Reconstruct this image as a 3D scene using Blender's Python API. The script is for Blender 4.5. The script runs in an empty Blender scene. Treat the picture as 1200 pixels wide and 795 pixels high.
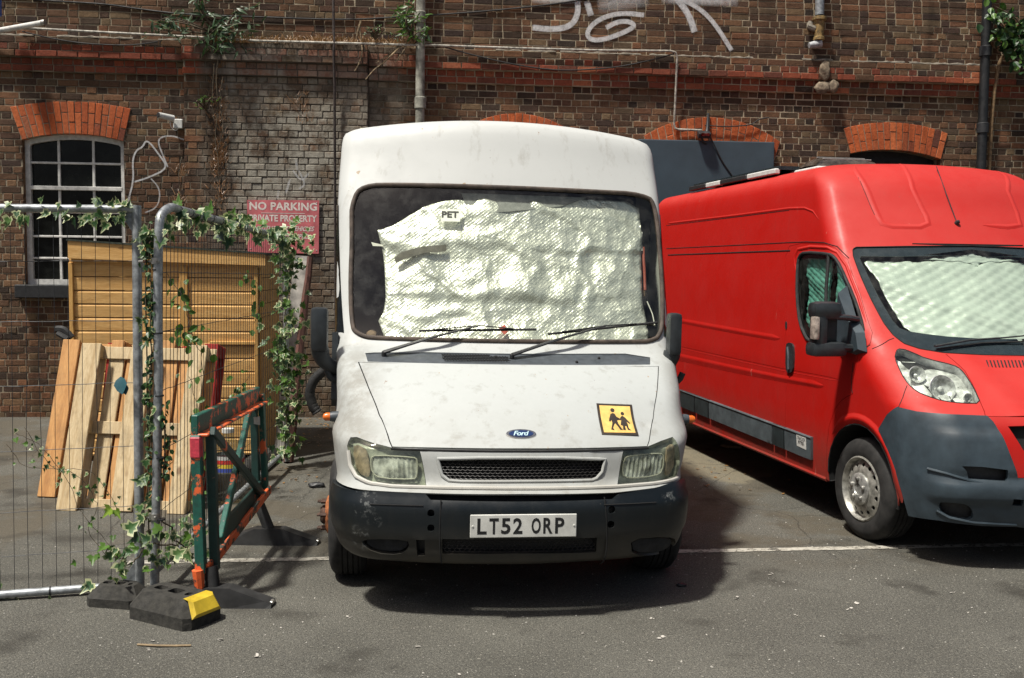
import bpy, bmesh, math, random
import numpy as np
from mathutils import Vector, Matrix, Euler, noise
from mathutils.bvhtree import BVHTree
from mathutils.geometry import delaunay_2d_cdt
random.seed(7)
rnd = random.random
def ru(a, b): return a + (b - a) * random.random()
SC = bpy.context.scene
COL = SC.collection
# ---------------------------------------------------------------- camera
FPX = 1167.0; EYE = 1.75
PITCH = math.atan((397.5 - 315) / FPX); ROLL = .0107
c_f = Vector((0, math.cos(PITCH), -math.sin(PITCH)))
_u = Vector((1, 0, 0)).cross(c_f)
c_r = Vector((1, 0, 0)) * math.cos(ROLL) + _u * math.sin(ROLL)
c_u = c_r.cross(c_f)
cd = bpy.data.cameras.new('camera'); cam = bpy.data.objects.new('camera', cd); COL.objects.link(cam)
cd.lens = FPX * 36 / 1200; cd.sensor_width = 36; cd.clip_start = .05; cd.clip_end = 500
cam.matrix_world = Matrix(((c_r.x, c_u.x, -c_f.x, 0), (c_r.y, c_u.y, -c_f.y, 0), (c_r.z, c_u.z, -c_f.z, EYE), (0, 0, 0, 1)))
SC.camera = cam
C0 = Vector((0, 0, EYE))
# ---------------------------------------------------------------- light
SUN = Vector((.35, .30, -1)).normalized()
w = bpy.data.worlds.new('World'); SC.world = w; w.use_nodes = True
nt = w.node_tree; bg = nt.nodes['Background']
sky = nt.nodes.new('ShaderNodeTexSky'); sky.sky_type = 'NISHITA'; sky.sun_disc = False
sky.sun_elevation = math.asin(-SUN.z); sky.sun_rotation = math.atan2(-SUN.x, -SUN.y)
sky.air_density = .8; sky.dust_density = 5.0; sky.ozone_density = .3
nt.links.new(sky.outputs[0], bg.inputs[0]); bg.inputs[1].default_value = .068
sl = bpy.data.lights.new('sun', 'SUN'); sl.energy = 4.9; sl.angle = math.radians(4.0); sl.color = (1, .965, .885)
so = bpy.data.objects.new('sun', sl); COL.objects.link(so); so.location = (-6, -5, 14)
so.rotation_euler = SUN.to_track_quat('-Z', 'Y').to_euler()
SC.view_settings.view_transform = 'Standard'; SC.view_settings.look = 'None'
SC.view_settings.exposure = .30; SC.view_settings.gamma = 1
SC.cycles.max_bounces = 8; SC.cycles.transparent_max_bounces = 12
# ---------------------------------------------------------------- pixel of the 1200x795 frame -> ray
def ray(px, py): return c_f * FPX + c_r * (px - 600) + c_u * (397.5 - py)
def at_ground(px, py, z=0.):
    d = ray(px, py); return C0 + d * ((z - EYE) / d.z)
def at_plane(px, py, o, n):
    d = ray(px, py); return C0 + d * ((o - C0).dot(n) / d.dot(n))
def at_depth(px, py, Y):
    d = ray(px, py); return C0 + d * (Y / d.y)
def proj(p):
    d = p - C0; z = d.dot(c_f); return 600 + FPX * d.dot(c_r) / z, 397.5 - FPX * d.dot(c_u) / z
# ---------------------------------------------------------------- objects
MW = {}
def tag(o, label=None, cat=None, group=None, kind=None):
    if label: o['label'] = label
    if cat: o['category'] = cat
    if group: o['group'] = group
    if kind: o['kind'] = kind
    return o
def thing(name, label, cat, loc=(0, 0, 0), rot=None, group=None):
    o = bpy.data.objects.new(name, None); COL.objects.link(o); o.empty_display_size = .1
    M = Matrix.Translation(Vector(loc))
    if rot is not None: M = M @ (rot.to_4x4() if isinstance(rot, Matrix) else Euler(rot).to_matrix().to_4x4())
    o.matrix_world = M; MW[o.name] = M
    return tag(o, label, cat, group)
def link(name, me, parent=None, M=None, mat=None):
    """M is the local matrix under the parent"""
    o = bpy.data.objects.new(name, me); COL.objects.link(o)
    if parent: o.parent = parent
    if M is not None: o.matrix_local = M
    MW[o.name] = (MW[parent.name] if parent else Matrix()) @ (M if M is not None else Matrix())
    return o
def mk(name, V, F, mat, parent=None, smooth=False, local=False, attr=None, mats=None, midx=None, sharp=None):
    """mesh from WORLD coordinates (or the parent's own when local), origin at the base when it is a thing"""
    me = bpy.data.meshes.new(name)
    V = [Vector(v) for v in V]; M = None
    if parent is not None:
        if not local:
            inv = MW[parent.name].inverted(); V = [inv @ v for v in V]
    elif not local:
        o_ = Vector((sum(v.x for v in V) / len(V), sum(v.y for v in V) / len(V), min(v.z for v in V)))
        V = [v - o_ for v in V]; M = Matrix.Translation(o_)
    me.from_pydata([tuple(v) for v in V], [], F)
    for m in (mats or [mat]): me.materials.append(m)
    if midx: me.polygons.foreach_set('material_index', midx)
    if smooth: me.polygons.foreach_set('use_smooth', [True] * len(me.polygons))
    if attr:
        for an, dom, vals in attr:
            a = me.attributes.new(an, 'FLOAT', dom); a.data.foreach_set('value', vals)
    me.update()
    if smooth and sharp: me.set_sharp_from_angle(angle=math.radians(sharp))
    return link(name, me, parent, M)
class MB:
    """collects shapes in world coordinates (or through self.M) and links them as ONE mesh"""
    def __init__(s, M=None): s.V = []; s.F = []; s.M = M
    def add(s, V, F):
        n = len(s.V)
        s.V += [(s.M @ Vector(v)) if s.M is not None else Vector(v) for v in V]
        s.F += [[i + n for i in f] for f in F]; return s
    def box(s, c, d, R=None, bev=0.):
        hx, hy, hz = d[0] / 2, d[1] / 2, d[2] / 2
        if bev > 0:
            b = min(bev, hx * .9, hy * .9, hz * .9)
            bm = bmesh.new(); bmesh.ops.create_cube(bm, size=1)
            for v in bm.verts: v.co = Vector((v.co.x * d[0], v.co.y * d[1], v.co.z * d[2]))
            bmesh.ops.bevel(bm, geom=bm.edges[:] + bm.verts[:], offset=b, segments=1 if b < .012 else 2, affect='EDGES', profile=.6)
            bm.verts.index_update()
            V = [v.co.copy() for v in bm.verts]; F = [[v.index for v in f.verts] for f in bm.faces]; bm.free()
        else:
            V = [Vector((x * hx, y * hy, z * hz)) for x in (-1, 1) for y in (-1, 1) for z in (-1, 1)]
            F = [(0, 1, 3, 2), (4, 6, 7, 5), (0, 4, 5, 1), (2, 3, 7, 6), (0, 2, 6, 4), (1, 5, 7, 3)]
        if R is not None: V = [R @ v for v in V]
        return s.add([v + Vector(c) for v in V], F)
    def beam(s, a, b, wd, th, up=Vector((0, 0, 1)), bev=0.):
        a = Vector(a); b = Vector(b); z = (b - a); L = z.length; z.normalize()
        x = Vector(up).cross(z)
        if x.length < 1e-4: x = Vector((1, 0, 0)).cross(z)
        x.normalize(); y = z.cross(x)
        R = Matrix((x, y, z)).transposed()
        return s.box((a + b) / 2, (wd, th, L), R, bev)
    def tube(s, P, r, seg=8, cap=True, flat=1.0):
        P = [Vector(p) for p in P]; n = len(P); V = []; F = []
        rr = r if isinstance(r, (list, tuple)) else [r] * n
        t0 = (P[1] - P[0]).normalized()
        ref = Vector((0, 0, 1)) if abs(t0.z) < .9 else Vector((1, 0, 0))
        x = ref.cross(t0).normalized()
        for i in range(n):
            t = ((P[min(i + 1, n - 1)] - P[max(i - 1, 0)])).normalized()
            x = (x - t * x.dot(t)).normalized(); y = t.cross(x)
            for k in range(seg):
                a = 2 * math.pi * k / seg
                V.append(P[i] + x * (math.cos(a) * rr[i]) + y * (math.sin(a) * rr[i] * flat))
        for i in range(n - 1):
            for k in range(seg):
                k2 = (k + 1) % seg
                F.append((i * seg + k, i * seg + k2, (i + 1) * seg + k2, (i + 1) * seg + k))
        if cap: F.append(tuple(range(seg))[::-1]); F.append(tuple((n - 1) * seg + k for k in range(seg)))
        return s.add(V, F)
    def lathe(s, prof, seg=32, c=(0, 0, 0), ax=Vector((0, 0, 1)), closed=False):
        """prof: (radius, height along ax)"""
        ax = Vector(ax).normalized(); x = (Vector((0, 0, 1)) if abs(ax.z) < .9 else Vector((1, 0, 0))).cross(ax).normalized(); y = ax.cross(x)
        V = []; F = []; n = len(prof)
        for r_, h_ in prof:
            for k in range(seg):
                a = 2 * math.pi * k / seg
                V.append(Vector(c) + ax * h_ + (x * math.cos(a) + y * math.sin(a)) * r_)
        for i in range(n if closed else n - 1):
            j = (i + 1) % n
            for k in range(seg):
                k2 = (k + 1) % seg
                F.append((i * seg + k, i * seg + k2, j * seg + k2, j * seg + k))
        return s.add(V, F)
    def build(s, name, mat, parent=None, smooth=False, sharp=35, attr=None):
        return mk(name, s.V, s.F, mat, parent, smooth, attr=attr, sharp=sharp if smooth else None)
def smooth_path(P, n=6):
    P = [Vector(p) for p in P]; out = []
    for i in range(len(P) - 1):
        p0 = P[max(i - 1, 0)]; p1 = P[i]; p2 = P[i + 1]; p3 = P[min(i + 2, len(P) - 1)]
        for k in range(n):
            t = k / n
            out.append(.5 * ((2 * p1) + (p2 - p0) * t + (2 * p0 - 5 * p1 + 4 * p2 - p3) * t * t + (3 * p1 - p0 - 3 * p2 + p3) * t ** 3))
    out.append(P[-1]); return out
def text_mesh(body, size=1., bold=0., xs=1., spacing=1., shear=0.):
    """flat lettering as (verts, faces), centred, from the built-in font"""
    cu = bpy.data.curves.new('t', 'FONT'); cu.body = body; cu.size = size; cu.align_x = 'CENTER'; cu.align_y = 'CENTER'
    cu.offset = bold; cu.space_character = spacing; cu.shear = shear; cu.resolution_u = 3; cu.space_line = .9
    ob = bpy.data.objects.new('t', cu); COL.objects.link(ob)
    dg = bpy.context.evaluated_depsgraph_get(); dg.update()
    me = bpy.data.meshes.new_from_object(ob.evaluated_get(dg))
    V = [Vector((v.co.x * xs, v.co.y, 0)) for v in me.vertices]; F = [tuple(p.vertices) for p in me.polygons]
    bpy.data.objects.remove(ob); bpy.data.curves.remove(cu); bpy.data.meshes.remove(me)
    if V:
        cx = (min(v.x for v in V) + max(v.x for v in V)) / 2; cy = (min(v.y for v in V) + max(v.y for v in V)) / 2
        V = [v - Vector((cx, cy, 0)) for v in V]
    return V, F
# ---------------------------------------------------------------- materials
def newmat(name):
    m = bpy.data.materials.new(name); m.use_nodes = True
    return m, m.node_tree, m.node_tree.nodes['Principled BSDF']
class NT:
    def __init__(s, t): s.t = t; s.L = t.links.new; s._co = {}
    def n(s, kind, **kw):
        x = s.t.nodes.new('ShaderNode' + kind)
        for k, v in kw.items(): setattr(x, k, v)
        return x
    def co(s, out='Object'):
        if 'c' not in s._co: s._co['c'] = s.n('TexCoord')
        return s._co['c'].outputs[out]
    def noise(s, scale, det=4, rough=.55, vec=None, out=0, dist=0., sc=None):
        x = s.n('TexNoise'); x.inputs['Scale'].default_value = scale; x.inputs['Detail'].default_value = det
        x.inputs['Roughness'].default_value = rough; x.inputs['Distortion'].default_value = dist
        v = vec if vec is not None else s.co()
        if sc:
            mp = s.n('Mapping'); mp.inputs['Scale'].default_value = sc; s.L(v, mp.inputs[0]); v = mp.outputs[0]
        s.L(v, x.inputs['Vector']); return x.outputs[out]
    def vor(s, scale, feat='F1', out=0, vec=None, rand=1.):
        x = s.n('TexVoronoi', feature=feat); x.inputs['Scale'].default_value = scale; x.inputs['Randomness'].default_value = rand
        s.L(vec if vec is not None else s.co(), x.inputs['Vector']); return x.outputs[out]
    def ramp(s, fac, stops, interp='LINEAR'):
        x = s.n('ValToRGB'); cr = x.color_ramp; cr.interpolation = interp
        while len(cr.elements) < len(stops): cr.elements.new(.5)
        for e, (p, c) in zip(cr.elements, stops):
            e.position = p; e.color = (c, c, c, 1) if isinstance(c, (int, float)) else (*c, 1)
        s.L(fac, x.inputs[0]); return x.outputs[0]
    def mix(s, fac, a, b, mode='MIX'):
        x = s.n('Mix', data_type='RGBA', blend_type=mode)
        for sock, v in ((x.inputs[0], fac), (x.inputs[6], a), (x.inputs[7], b)):
            if isinstance(v, (int, float)): sock.default_value = v if sock.type == 'VALUE' else (v, v, v, 1)
            elif isinstance(v, tuple): sock.default_value = (*v, 1) if len(v) == 3 else v
            else: s.L(v, sock)
        return x.outputs[2]
    def math(s, op, a, b=0., clamp=False):
        x = s.n('Math', operation=op); x.use_clamp = clamp
        for sock, v in ((x.inputs[0], a), (x.inputs[1], b)):
            if isinstance(v, (int, float)): sock.default_value = v
            else: s.L(v, sock)
        return x.outputs[0]
    def sep(s, v=None):
        x = s.n('SeparateXYZ'); s.L(v if v is not None else s.co(), x.inputs[0]); return x.outputs
    def bump(s, h, st=.3, dist=.01):
        x = s.n('Bump'); x.inputs['Strength'].default_value = st; x.inputs['Distance'].default_value = dist
        s.L(h, x.inputs['Height']); return x.outputs[0]
    def world(s):
        x = s.n('NewGeometry'); return x.outputs['Position']
def simple(name, col, rough=.6, metal=0., nz=.12, scale=30, bump=.15, spec=.5, coat=0., dist=.003):
    m, t, b = newmat(name); N = NT(t)
    f = N.noise(scale, 5, .6)
    c2 = tuple(max(0, c * (1 - nz * 2.2)) for c in col); c1 = tuple(min(1, c * (1 + nz)) for c in col)
    N.L(N.ramp(f, [(.3, c2), (.7, c1)]), b.inputs['Base Color'])
    N.L(N.ramp(N.noise(scale * .4, 4), [(.3, max(0.03, rough - .12)), (.7, min(1, rough + .12))]), b.inputs['Roughness'])
    b.inputs['Metallic'].default_value = metal; b.inputs['Specular IOR Level'].default_value = spec
    if coat: b.inputs['Coat Weight'].default_value = coat; b.inputs['Coat Roughness'].default_value = .1
    if bump: N.L(N.bump(N.noise(scale * 2, 4), bump, dist), b.inputs['Normal'])
    return m
M = {}
M['black_plastic'] = simple('black_plastic', (.022, .023, .025), .5, nz=.2, scale=40)
M['grey_plastic'] = simple('grey_plastic', (.055, .065, .075), .55, nz=.15, scale=25)
M['rubber'] = simple('rubber', (.018, .018, .018), .75, nz=.3, scale=30, bump=.3)
M['dark'] = simple('dark_void', (.008, .008, .008), .9, nz=.1)
M['galv'] = simple('galvanised_steel', (.36, .38, .39), .48, .55, nz=.25, scale=28, bump=.2)
M['wire'] = simple('wire', (.06, .062, .065), .6, .5, nz=.3)
M['steel'] = simple('steel', (.42, .41, .38), .42, .8, nz=.35, scale=22, bump=.2)
M['conduit'] = simple('conduit', (.42, .39, .33), .7, nz=.35, scale=20)
M['cable'] = simple('cable', (.018, .016, .015), .7, nz=.2)
M['white_frame'] = simple('white_window_paint', (.62, .61, .57), .6, nz=.16, scale=14, bump=.3)
M['orange_lens'] = simple('orange_lens', (.75, .16, .015), .3, nz=.2, scale=15, coat=.5)
M['white_plastic'] = simple('white_plastic', (.6, .6, .57), .5, nz=.1)
M['letter_black'] = simple('letter_black', (.012, .012, .012), .5, nz=.1, bump=0)
M['letter_white'] = simple('letter_white', (.75, .66, .6), .7, nz=.15, scale=50, bump=0)
def glass(name, tint, refl=.9, tr=.8):
    m, t, b = newmat(name); t.nodes.remove(b); N = NT(t)
    tb = N.n('BsdfTransparent'); tb.inputs[0].default_value = (*tint, 1)
    gl = N.n('BsdfGlossy'); gl.inputs['Roughness'].default_value = .03; gl.inputs[0].default_value = (1, 1, 1, 1)
    ge = N.n('NewGeometry'); dt = N.n('VectorMath', operation='DOT_PRODUCT'); N.L(ge.outputs['Normal'], dt.inputs[0]); N.L(ge.outputs['Incoming'], dt.inputs[1])
    k1 = N.math('SUBTRACT', 1., N.math('ABSOLUTE', dt.outputs['Value'])); fres = N.math('ADD', .045, N.math('MULTIPLY', .95, N.math('POWER', k1, 5.)))
    df = N.n('BsdfDiffuse'); df.inputs[0].default_value = (.5, .5, .46, 1)
    m1 = N.n('MixShader'); N.L(N.ramp(N.noise(9, 6, .7), [(.45, .0), (.75, .07)]), m1.inputs[0]); N.L(tb.outputs[0], m1.inputs[1]); N.L(df.outputs[0], m1.inputs[2])
    m2 = N.n('MixShader'); N.L(N.math('MULTIPLY', fres, refl), m2.inputs[0]); N.L(m1.outputs[0], m2.inputs[1]); N.L(gl.outputs[0], m2.inputs[2])
    N.L(m2.outputs[0], t.nodes['Material Output'].inputs[0]); return m
M['glass'] = glass('windscreen_glass', (.94, .96, .88))
M['side_glass'] = glass('side_glass', (.6, .78, .72))
M['lens'] = glass('lamp_lens', (.90, .92, .86), .8)
M['lens_clear'] = glass('clear_lamp_lens', (.93, .95, .92), .8)
# ================================================================ GROUND
def ground_mat():
    m, t, b = newmat('asphalt'); N = NT(t); P = N.world()
    fine = N.noise(170, 3, .7, P); mid = N.noise(26, 4, .6, P); big = N.noise(.9, 5, .6, P)
    base = N.ramp(fine, [(.3, (.038, .037, .035)), (.5, (.115, .111, .102)), (.66, (.25, .24, .22))])
    c = N.mix(N.ramp(big, [(.35, .0), (.65, .55)]), base, (.055, .050, .045), 'MULTIPLY')
    c = N.mix(.62, base, c)
    c = N.mix(N.ramp(mid, [(.56, 0), (.75, .25)]), c, (.20, .18, .15)); c = N.mix(N.ramp(N.noise(75, 2, .5, P), [(.58, 0), (.66, .45)]), c, (.30, .29, .26)); c = N.mix(N.ramp(N.noise(62, 2, .5, P), [(.34, .55), (.42, 0)]), c, (.03, .03, .028))
    sx = N.sep(P)
    # older, dirtier surface beyond the parking line: worn brown concrete patches
    far = N.ramp(N.math('DIVIDE', sx[1], 12), [(.47, 0), (.53, 1)])
    pat = N.ramp(N.noise(1.6, 6, .62, P), [(.46, 0), (.56, 1)])
    rb = N.mix(fine, (.05, .042, .032), (.15, .128, .098))
    c = N.mix(N.math('MULTIPLY', N.math('MULTIPLY', far, pat), .75), c, rb)
    dd = N.n('VectorMath', operation='DISTANCE'); N.L(P, dd.inputs[0]); dd.inputs[1].default_value = (1.85, 9.1, 0)
    pm = N.math('MULTIPLY', N.ramp(N.math('ADD', N.math('DIVIDE', dd.outputs['Value'], 2.2), N.math('MULTIPLY', N.noise(1.8, 4, .6, P), .6)), [(.62, 1), (.68, 0)]), N.ramp(N.noise(7, 5, .75, P), [(.34, 0), (.46, 1)]))
    c = N.mix(N.math('MULTIPLY', pm, .75), c, N.mix(fine, (.11, .095, .065), (.36, .31, .23)))
    spots = N.ramp(N.vor(6.5, vec=P), [(.03, 1), (.045, 0)])
    c = N.mix(N.math('MULTIPLY', spots, .6), c, (.38, .36, .32))
    stone = N.vor(95, vec=P)
    c = N.mix(N.ramp(stone, [(.0, .55), (.26, 0)]), c, (.36, .34, .29))
    # dark drips where engines stood
    c = N.mix(N.ramp(N.noise(2.3, 3, .5, P), [(.58, 0), (.70, .6)]), c, (.03, .027, .023))
    crack = N.ramp(N.vor(1.1, 'DISTANCE_TO_EDGE', vec=N.mix(.12, P, N.noise(3, 5, .7, P, out=1))), [(.0, 1), (.006, 0)])
    c = N.mix(N.math('MULTIPLY', N.math('MULTIPLY', crack, far), .7), c, (.018, .017, .015))
    c = N.mix(1., c, (.80, .80, .745), 'MULTIPLY')
    N.L(c, b.inputs['Base Color'])
    N.L(N.ramp(mid, [(.3, .72), (.7, .95)]), b.inputs['Roughness']); b.inputs['Specular IOR Level'].default_value = .3
    h = N.math('ADD', N.math('MULTIPLY', fine, .5), N.math('MULTIPLY', N.math('MINIMUM', stone, .5), 1.3))
    bp = N.n('Bump'); bp.inputs['Strength'].default_value = .75; bp.inputs['Distance'].default_value = .007; N.L(h, bp.inputs['Height'])
    N.L(bp.outputs[0], b.inputs['Normal']); return m
M['asphalt'] = ground_mat()
mk('ground', [(-90, -70, 0), (90, -70, 0), (90, 90, 0), (-90, 90, 0)], [(0, 1, 2, 3)], M['asphalt'], local=True)
tag(bpy.data.objects['ground'], kind='structure')
# loose grit
def grit():
    V = []; F = []
    for i in range(2600):
        y = 2.6 + 8.5 * rnd() ** 1.4; x = ru(-.55, .58) * y
        r = ru(.0022, .006); n = len(V); a = rnd() * 6.28
        for k in range(4):
            V.append((x + r * math.cos(a + k * 1.57) * ru(.7, 1.4), y + r * math.sin(a + k * 1.57) * ru(.7, 1.4), .0))
        V.append((x, y, r * .9))
        F += [(n, n + 1, n + 4), (n + 1, n + 2, n + 4), (n + 2, n + 3, n + 4), (n + 3, n, n + 4)]
    m, t, b = newmat('grit'); N = NT(t)
    N.L(N.ramp(N.noise(9, 2, vec=N.world()), [(.35, (.04, .038, .035)), (.5, (.2, .19, .17)), (.7, (.45, .43, .38))]), b.inputs['Base Color']); b.inputs['Roughness'].default_value = .9
    o = mk('grit', V, F, m, local=True); tag(o, kind='stuff', label='loose grit and tiny stones scattered over the asphalt', cat='grit')
grit()
# parking line: worn white paint
def paint_mat():
    m, t, b = newmat('worn_road_paint'); N = NT(t); P = N.world()
    f = N.noise(14, 6, .75, P)
    tr = N.n('BsdfTransparent'); mx = N.n('MixShader')
    N.L(N.ramp(N.math('ADD', f, N.math('MULTIPLY', N.noise(90, 3, .7, P), .35)), [(.55, 0), (.66, 1)]), mx.inputs[0])
    N.L(tr.outputs[0], mx.inputs[1]); N.L(b.outputs[0], mx.inputs[2]); N.L(mx.outputs[0], t.nodes['Material Output'].inputs[0])
    N.L(N.ramp(f, [(.4, (.26, .24, .2)), (.7, (.48, .46, .40))]), b.inputs['Base Color']); b.inputs['Roughness'].default_value = .85; return m
M['paint_line'] = paint_mat()
def parking_line():
    a = at_ground(150, 660); b = at_ground(1290, 637); d = (b - a).normalized(); nrm = Vector((-d.y, d.x, 0)); V = []; F = []
    n = 120
    for i in range(n + 1):
        p = a.lerp(b, i / n)
        V += [p - nrm * (.036 + ru(-.006, .006)) + Vector((0, 0, .004)), p + nrm * (.036 + ru(-.006, .006)) + Vector((0, 0, .004))]
    F = [(2 * i, 2 * i + 2, 2 * i + 3, 2 * i + 1) for i in range(n)]
    o = mk('parking_line', V, F, M['paint_line'], local=True); tag(o, kind='structure')
parking_line()
# ================================================================ BRICK WALL
WY = math.radians(5.4)
WO = Vector((-5.637, 11.266, 0)); WX = Vector((math.cos(WY), math.sin(WY), 0)); WN = Vector((math.sin(WY), -math.cos(WY), 0))  # WN points at the camera
def wp(s, z, off=0.): return WO + WX * s + WN * off + Vector((0, 0, z))
def wpx(px, py, off=0.):
    q = at_plane(px, py, WO + WN * off, WN) - WO; return q.dot(WX), q.z
def wat(px, py, off=0.):
    s, z = wpx(px, py, off); return wp(s, z, off)
WR = Matrix((WX, -WN, Vector((0, 0, 1)))).transposed()          # local axes: along the wall, into the wall, up
WM = Matrix.Translation(WO) @ WR.to_4x4()
def wloc(s, z, off=0.): return Vector((s, -off, z))
def brick_mat(name, stops, soot=True):
    m, t, b = newmat(name); N = NT(t); P = N.world()
    at = N.n('Attribute', attribute_name='tint'); oi = N.n('ObjectInfo')
    v = N.math('FRACT', N.math('ADD', at.outputs['Fac'], oi.outputs['Random']))
    base = N.ramp(v, stops)
    g = N.noise(38, 5, .65, P); c = N.mix(N.ramp(g, [(.3, .55), (.62, 0)]), base, (.3, .28, .26), 'MULTIPLY')
    c = N.mix(N.ramp(N.noise(70, 3, .6, P), [(.62, 0), (.8, .35)]), c, (.30, .22, .14))
    sx = N.sep(P)
    if soot:
        # the buttress between window and drainpipe is grey with lime and soot
        z1 = N.math('MULTIPLY', N.ramp(N.math('MULTIPLY_ADD', sx[0], 1 / 12), [(0, 0)]), 0)
        px = N.math('ADD', N.math('DIVIDE', sx[0], 16), .5)
        zone = N.ramp(px, [(.275, 0), (.285, 1), (.415, 1), (.425, 0)])
        low = N.ramp(N.math('DIVIDE', sx[2], 6), [(.70, 1), (.715, 0)])
        zz = N.math('MULTIPLY', zone, low)
        c = N.mix(N.math('MULTIPLY', zz, .45), c, N.mix(g, (.065, .050, .036), (.19, .155, .115)))
        lime = N.ramp(N.noise(1.3, 7, .75, P), [(.50, 0), (.62, .8)])
        c = N.mix(N.math('MULTIPLY', zz, lime), c, (.24, .225, .2))
        dd = N.n('VectorMath', operation='DISTANCE'); N.L(P, dd.inputs[0]); dd.inputs[1].default_value = (-2.35, 11.4, 2.85)
        wk = N.math('MULTIPLY', N.ramp(N.math('DIVIDE', dd.outputs['Value'], 2.2), [(.2, 1), (.75, 0)]), N.ramp(N.noise(3.2, 7, .75, P), [(.42, 0), (.56, .9)]))
        c = N.mix(N.math('MULTIPLY', zz, wk), c, N.mix(g, (.20, .185, .16), (.38, .36, .32)))
        stz = N.math('MULTIPLY', N.math('MULTIPLY', N.ramp(px, [(.2765, 0), (.284, 1), (.292, 1), (.2995, 0)]), N.ramp(N.math('DIVIDE', sx[2], 6), [(.30, 0), (.40, 1)])), N.ramp(N.noise(6, 5, .7, P, sc=(2, 2, .5)), [(.3, .3), (.55, 1)]))
        c = N.mix(N.math('MULTIPLY', stz, .85), c, (.035, .020, .012))
    big = N.noise(.65, 5, .6, P, sc=(1, 1, .6))
    c = N.mix(N.ramp(big, [(.42, .0), (.64, .45)]), c, (.45, .43, .40), 'MULTIPLY'); c = N.mix(1., c, (1.14, 1.13, 1.06), 'MULTIPLY')
    st = N.noise(2.2, 5, .7, P, sc=(1.8, 1.8, .22))                # water streaks run down
    c = N.mix(N.ramp(st, [(.55, .0), (.7, .55)]), c, (.22, .20, .18), 'MULTIPLY')
    sm = N.ramp(N.noise(5, 6, .8, P), [(.60, 0), (.72, .5)])
    c = N.mix(N.math('MULTIPLY', sm, .5), c, (.30, .27, .23))
    N.L(c, b.inputs['Base Color']); b.inputs['Roughness'].default_value = .88; b.inputs['Specular IOR Level'].default_value = .25
    N.L(N.bump(N.math('ADD', N.noise(120, 4, .7, P), N.noise(30, 3, .6, P)), .55, .006), b.inputs['Normal']); return m
M['brick'] = brick_mat('brown_brick', [(0, (.035, .025, .020)), (.22, (.095, .053, .033)), (.45, (.15, .080, .046)), (.56, (.045, .03, .026)), (.72, (.19, .088, .048)), (.86, (.16, .11, .065)), (1, (.05, .034, .028))])
M['brick_red'] = brick_mat('red_brick', [(0, (.16, .045, .028)), (.3, (.24, .062, .034)), (.5, (.12, .045, .032)), (.7, (.30, .075, .038)), (.85, (.18, .055, .034)), (1, (.36, .12, .06))], True)
M['brick_arch'] = brick_mat('orange_rubbed_brick', [(0, (.42, .095, .032)), (.25, (.52, .125, .042)), (.5, (.34, .075, .03)), (.75, (.56, .15, .055)), (1, (.28, .07, .035))], False)
def mortar_mat():
    m, t, b = newmat('mortar'); N = NT(t); P = N.world(); sx = N.sep(P)
    g = N.noise(45, 5, .7, P)
    c = N.mix(g, (.22, .18, .115), (.64, .54, .38))
    px = N.math('ADD', N.math('DIVIDE', sx[0], 16), .5)
    zone = N.ramp(px, [(.02, .35), (.27, .6), (.29, .92), (.41, .85), (.44, .25), (.7, 0), (.95, .15)])
    low = N.ramp(N.math('DIVIDE', sx[2], 6), [(.70, 1), (.72, .12)])
    c = N.mix(N.math('MULTIPLY', zone, low), c, (.075, .062, .05))
    c = N.mix(N.ramp(N.noise(1.1, 6, .7, P), [(.45, 0), (.62, .75)]), c, (.20, .16, .13), 'MULTIPLY')
    c = N.mix(N.ramp(N.noise(8, 5, .8, P), [(.5, 0), (.68, .5)]), c, (.05, .045, .04))
    N.L(c, b.inputs['Base Color']); b.inputs['Roughness'].default_value = .95
    N.L(N.bump(N.noise(90, 4, .7, P), .6, .005), b.inputs['Normal']); return m
M['mortar'] = mortar_mat()
wall = thing('brick_wall', 'long dark Victorian brick wall with red string course behind the two vans', 'wall', (0, 0, 0))
MW[wall.name] = Matrix(); wall.matrix_world = WM; MW[wall.name] = WM
S0, S1 = -2.6, 15.5
sPA = wpx(216, 170, .1)[0]; sPB = wpx(431, 150, .1)[0]
# opening geometry: arcs through three pixels of the photograph
def circ3(a, b, c):
    ax, ay = a; bx, by = b; cx, cy = c; d = 2 * (ax * (by - cy) + bx * (cy - ay) + cx * (ay - by))
    ux = ((ax * ax + ay * ay) * (by - cy) + (bx * bx + by * by) * (cy - ay) + (cx * cx + cy * cy) * (ay - by)) / d
    uy = ((ax * ax + ay * ay) * (cx - bx) + (bx * bx + by * by) * (ax - cx) + (cx * cx + cy * cy) * (bx - ax)) / d
    return ux, uy, math.hypot(ax - ux, ay - uy)
ARCH = []
for name, exL, exC, exR, inL, inC, inR, zb, n in (
        ('window', (12, 126), (83, 119.5), (154, 128), (26, 164), (84, 157), (145, 166), 334, 17),
        ('bricked', (538, 155), (607, 133.5), (676, 160), (553, 188), (608, 172), (662, 192), 420, 17),
        ('boarded', (754, 160), (836, 138), (914, 167), (765, 198), (838, 176), (902, 203), 420, 19),
        ('dark', (988, 151), (1048, 144), (1110, 157), (996, 180), (1048, 176), (1102, 187), 420, 16)):
    ex = [wpx(*p) for p in (exL, exC, exR)]; iN = [wpx(*p) for p in (inL, inC, inR)]
    ARCH.append(dict(name=name, ex=ex, inn=iN, ce=circ3(*ex), ci=circ3(*iN), z0=wpx(exC[0], zb)[1], n=n))
def arc_pt(c, a, b, t):
    t0 = math.atan2(a[1] - c[1], a[0] - c[0]); t1 = math.atan2(b[1] - c[1], b[0] - c[0]); q = t0 + (t1 - t0) * t
    return c[0] + c[2] * math.cos(q), c[1] + c[2] * math.sin(q)
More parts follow.
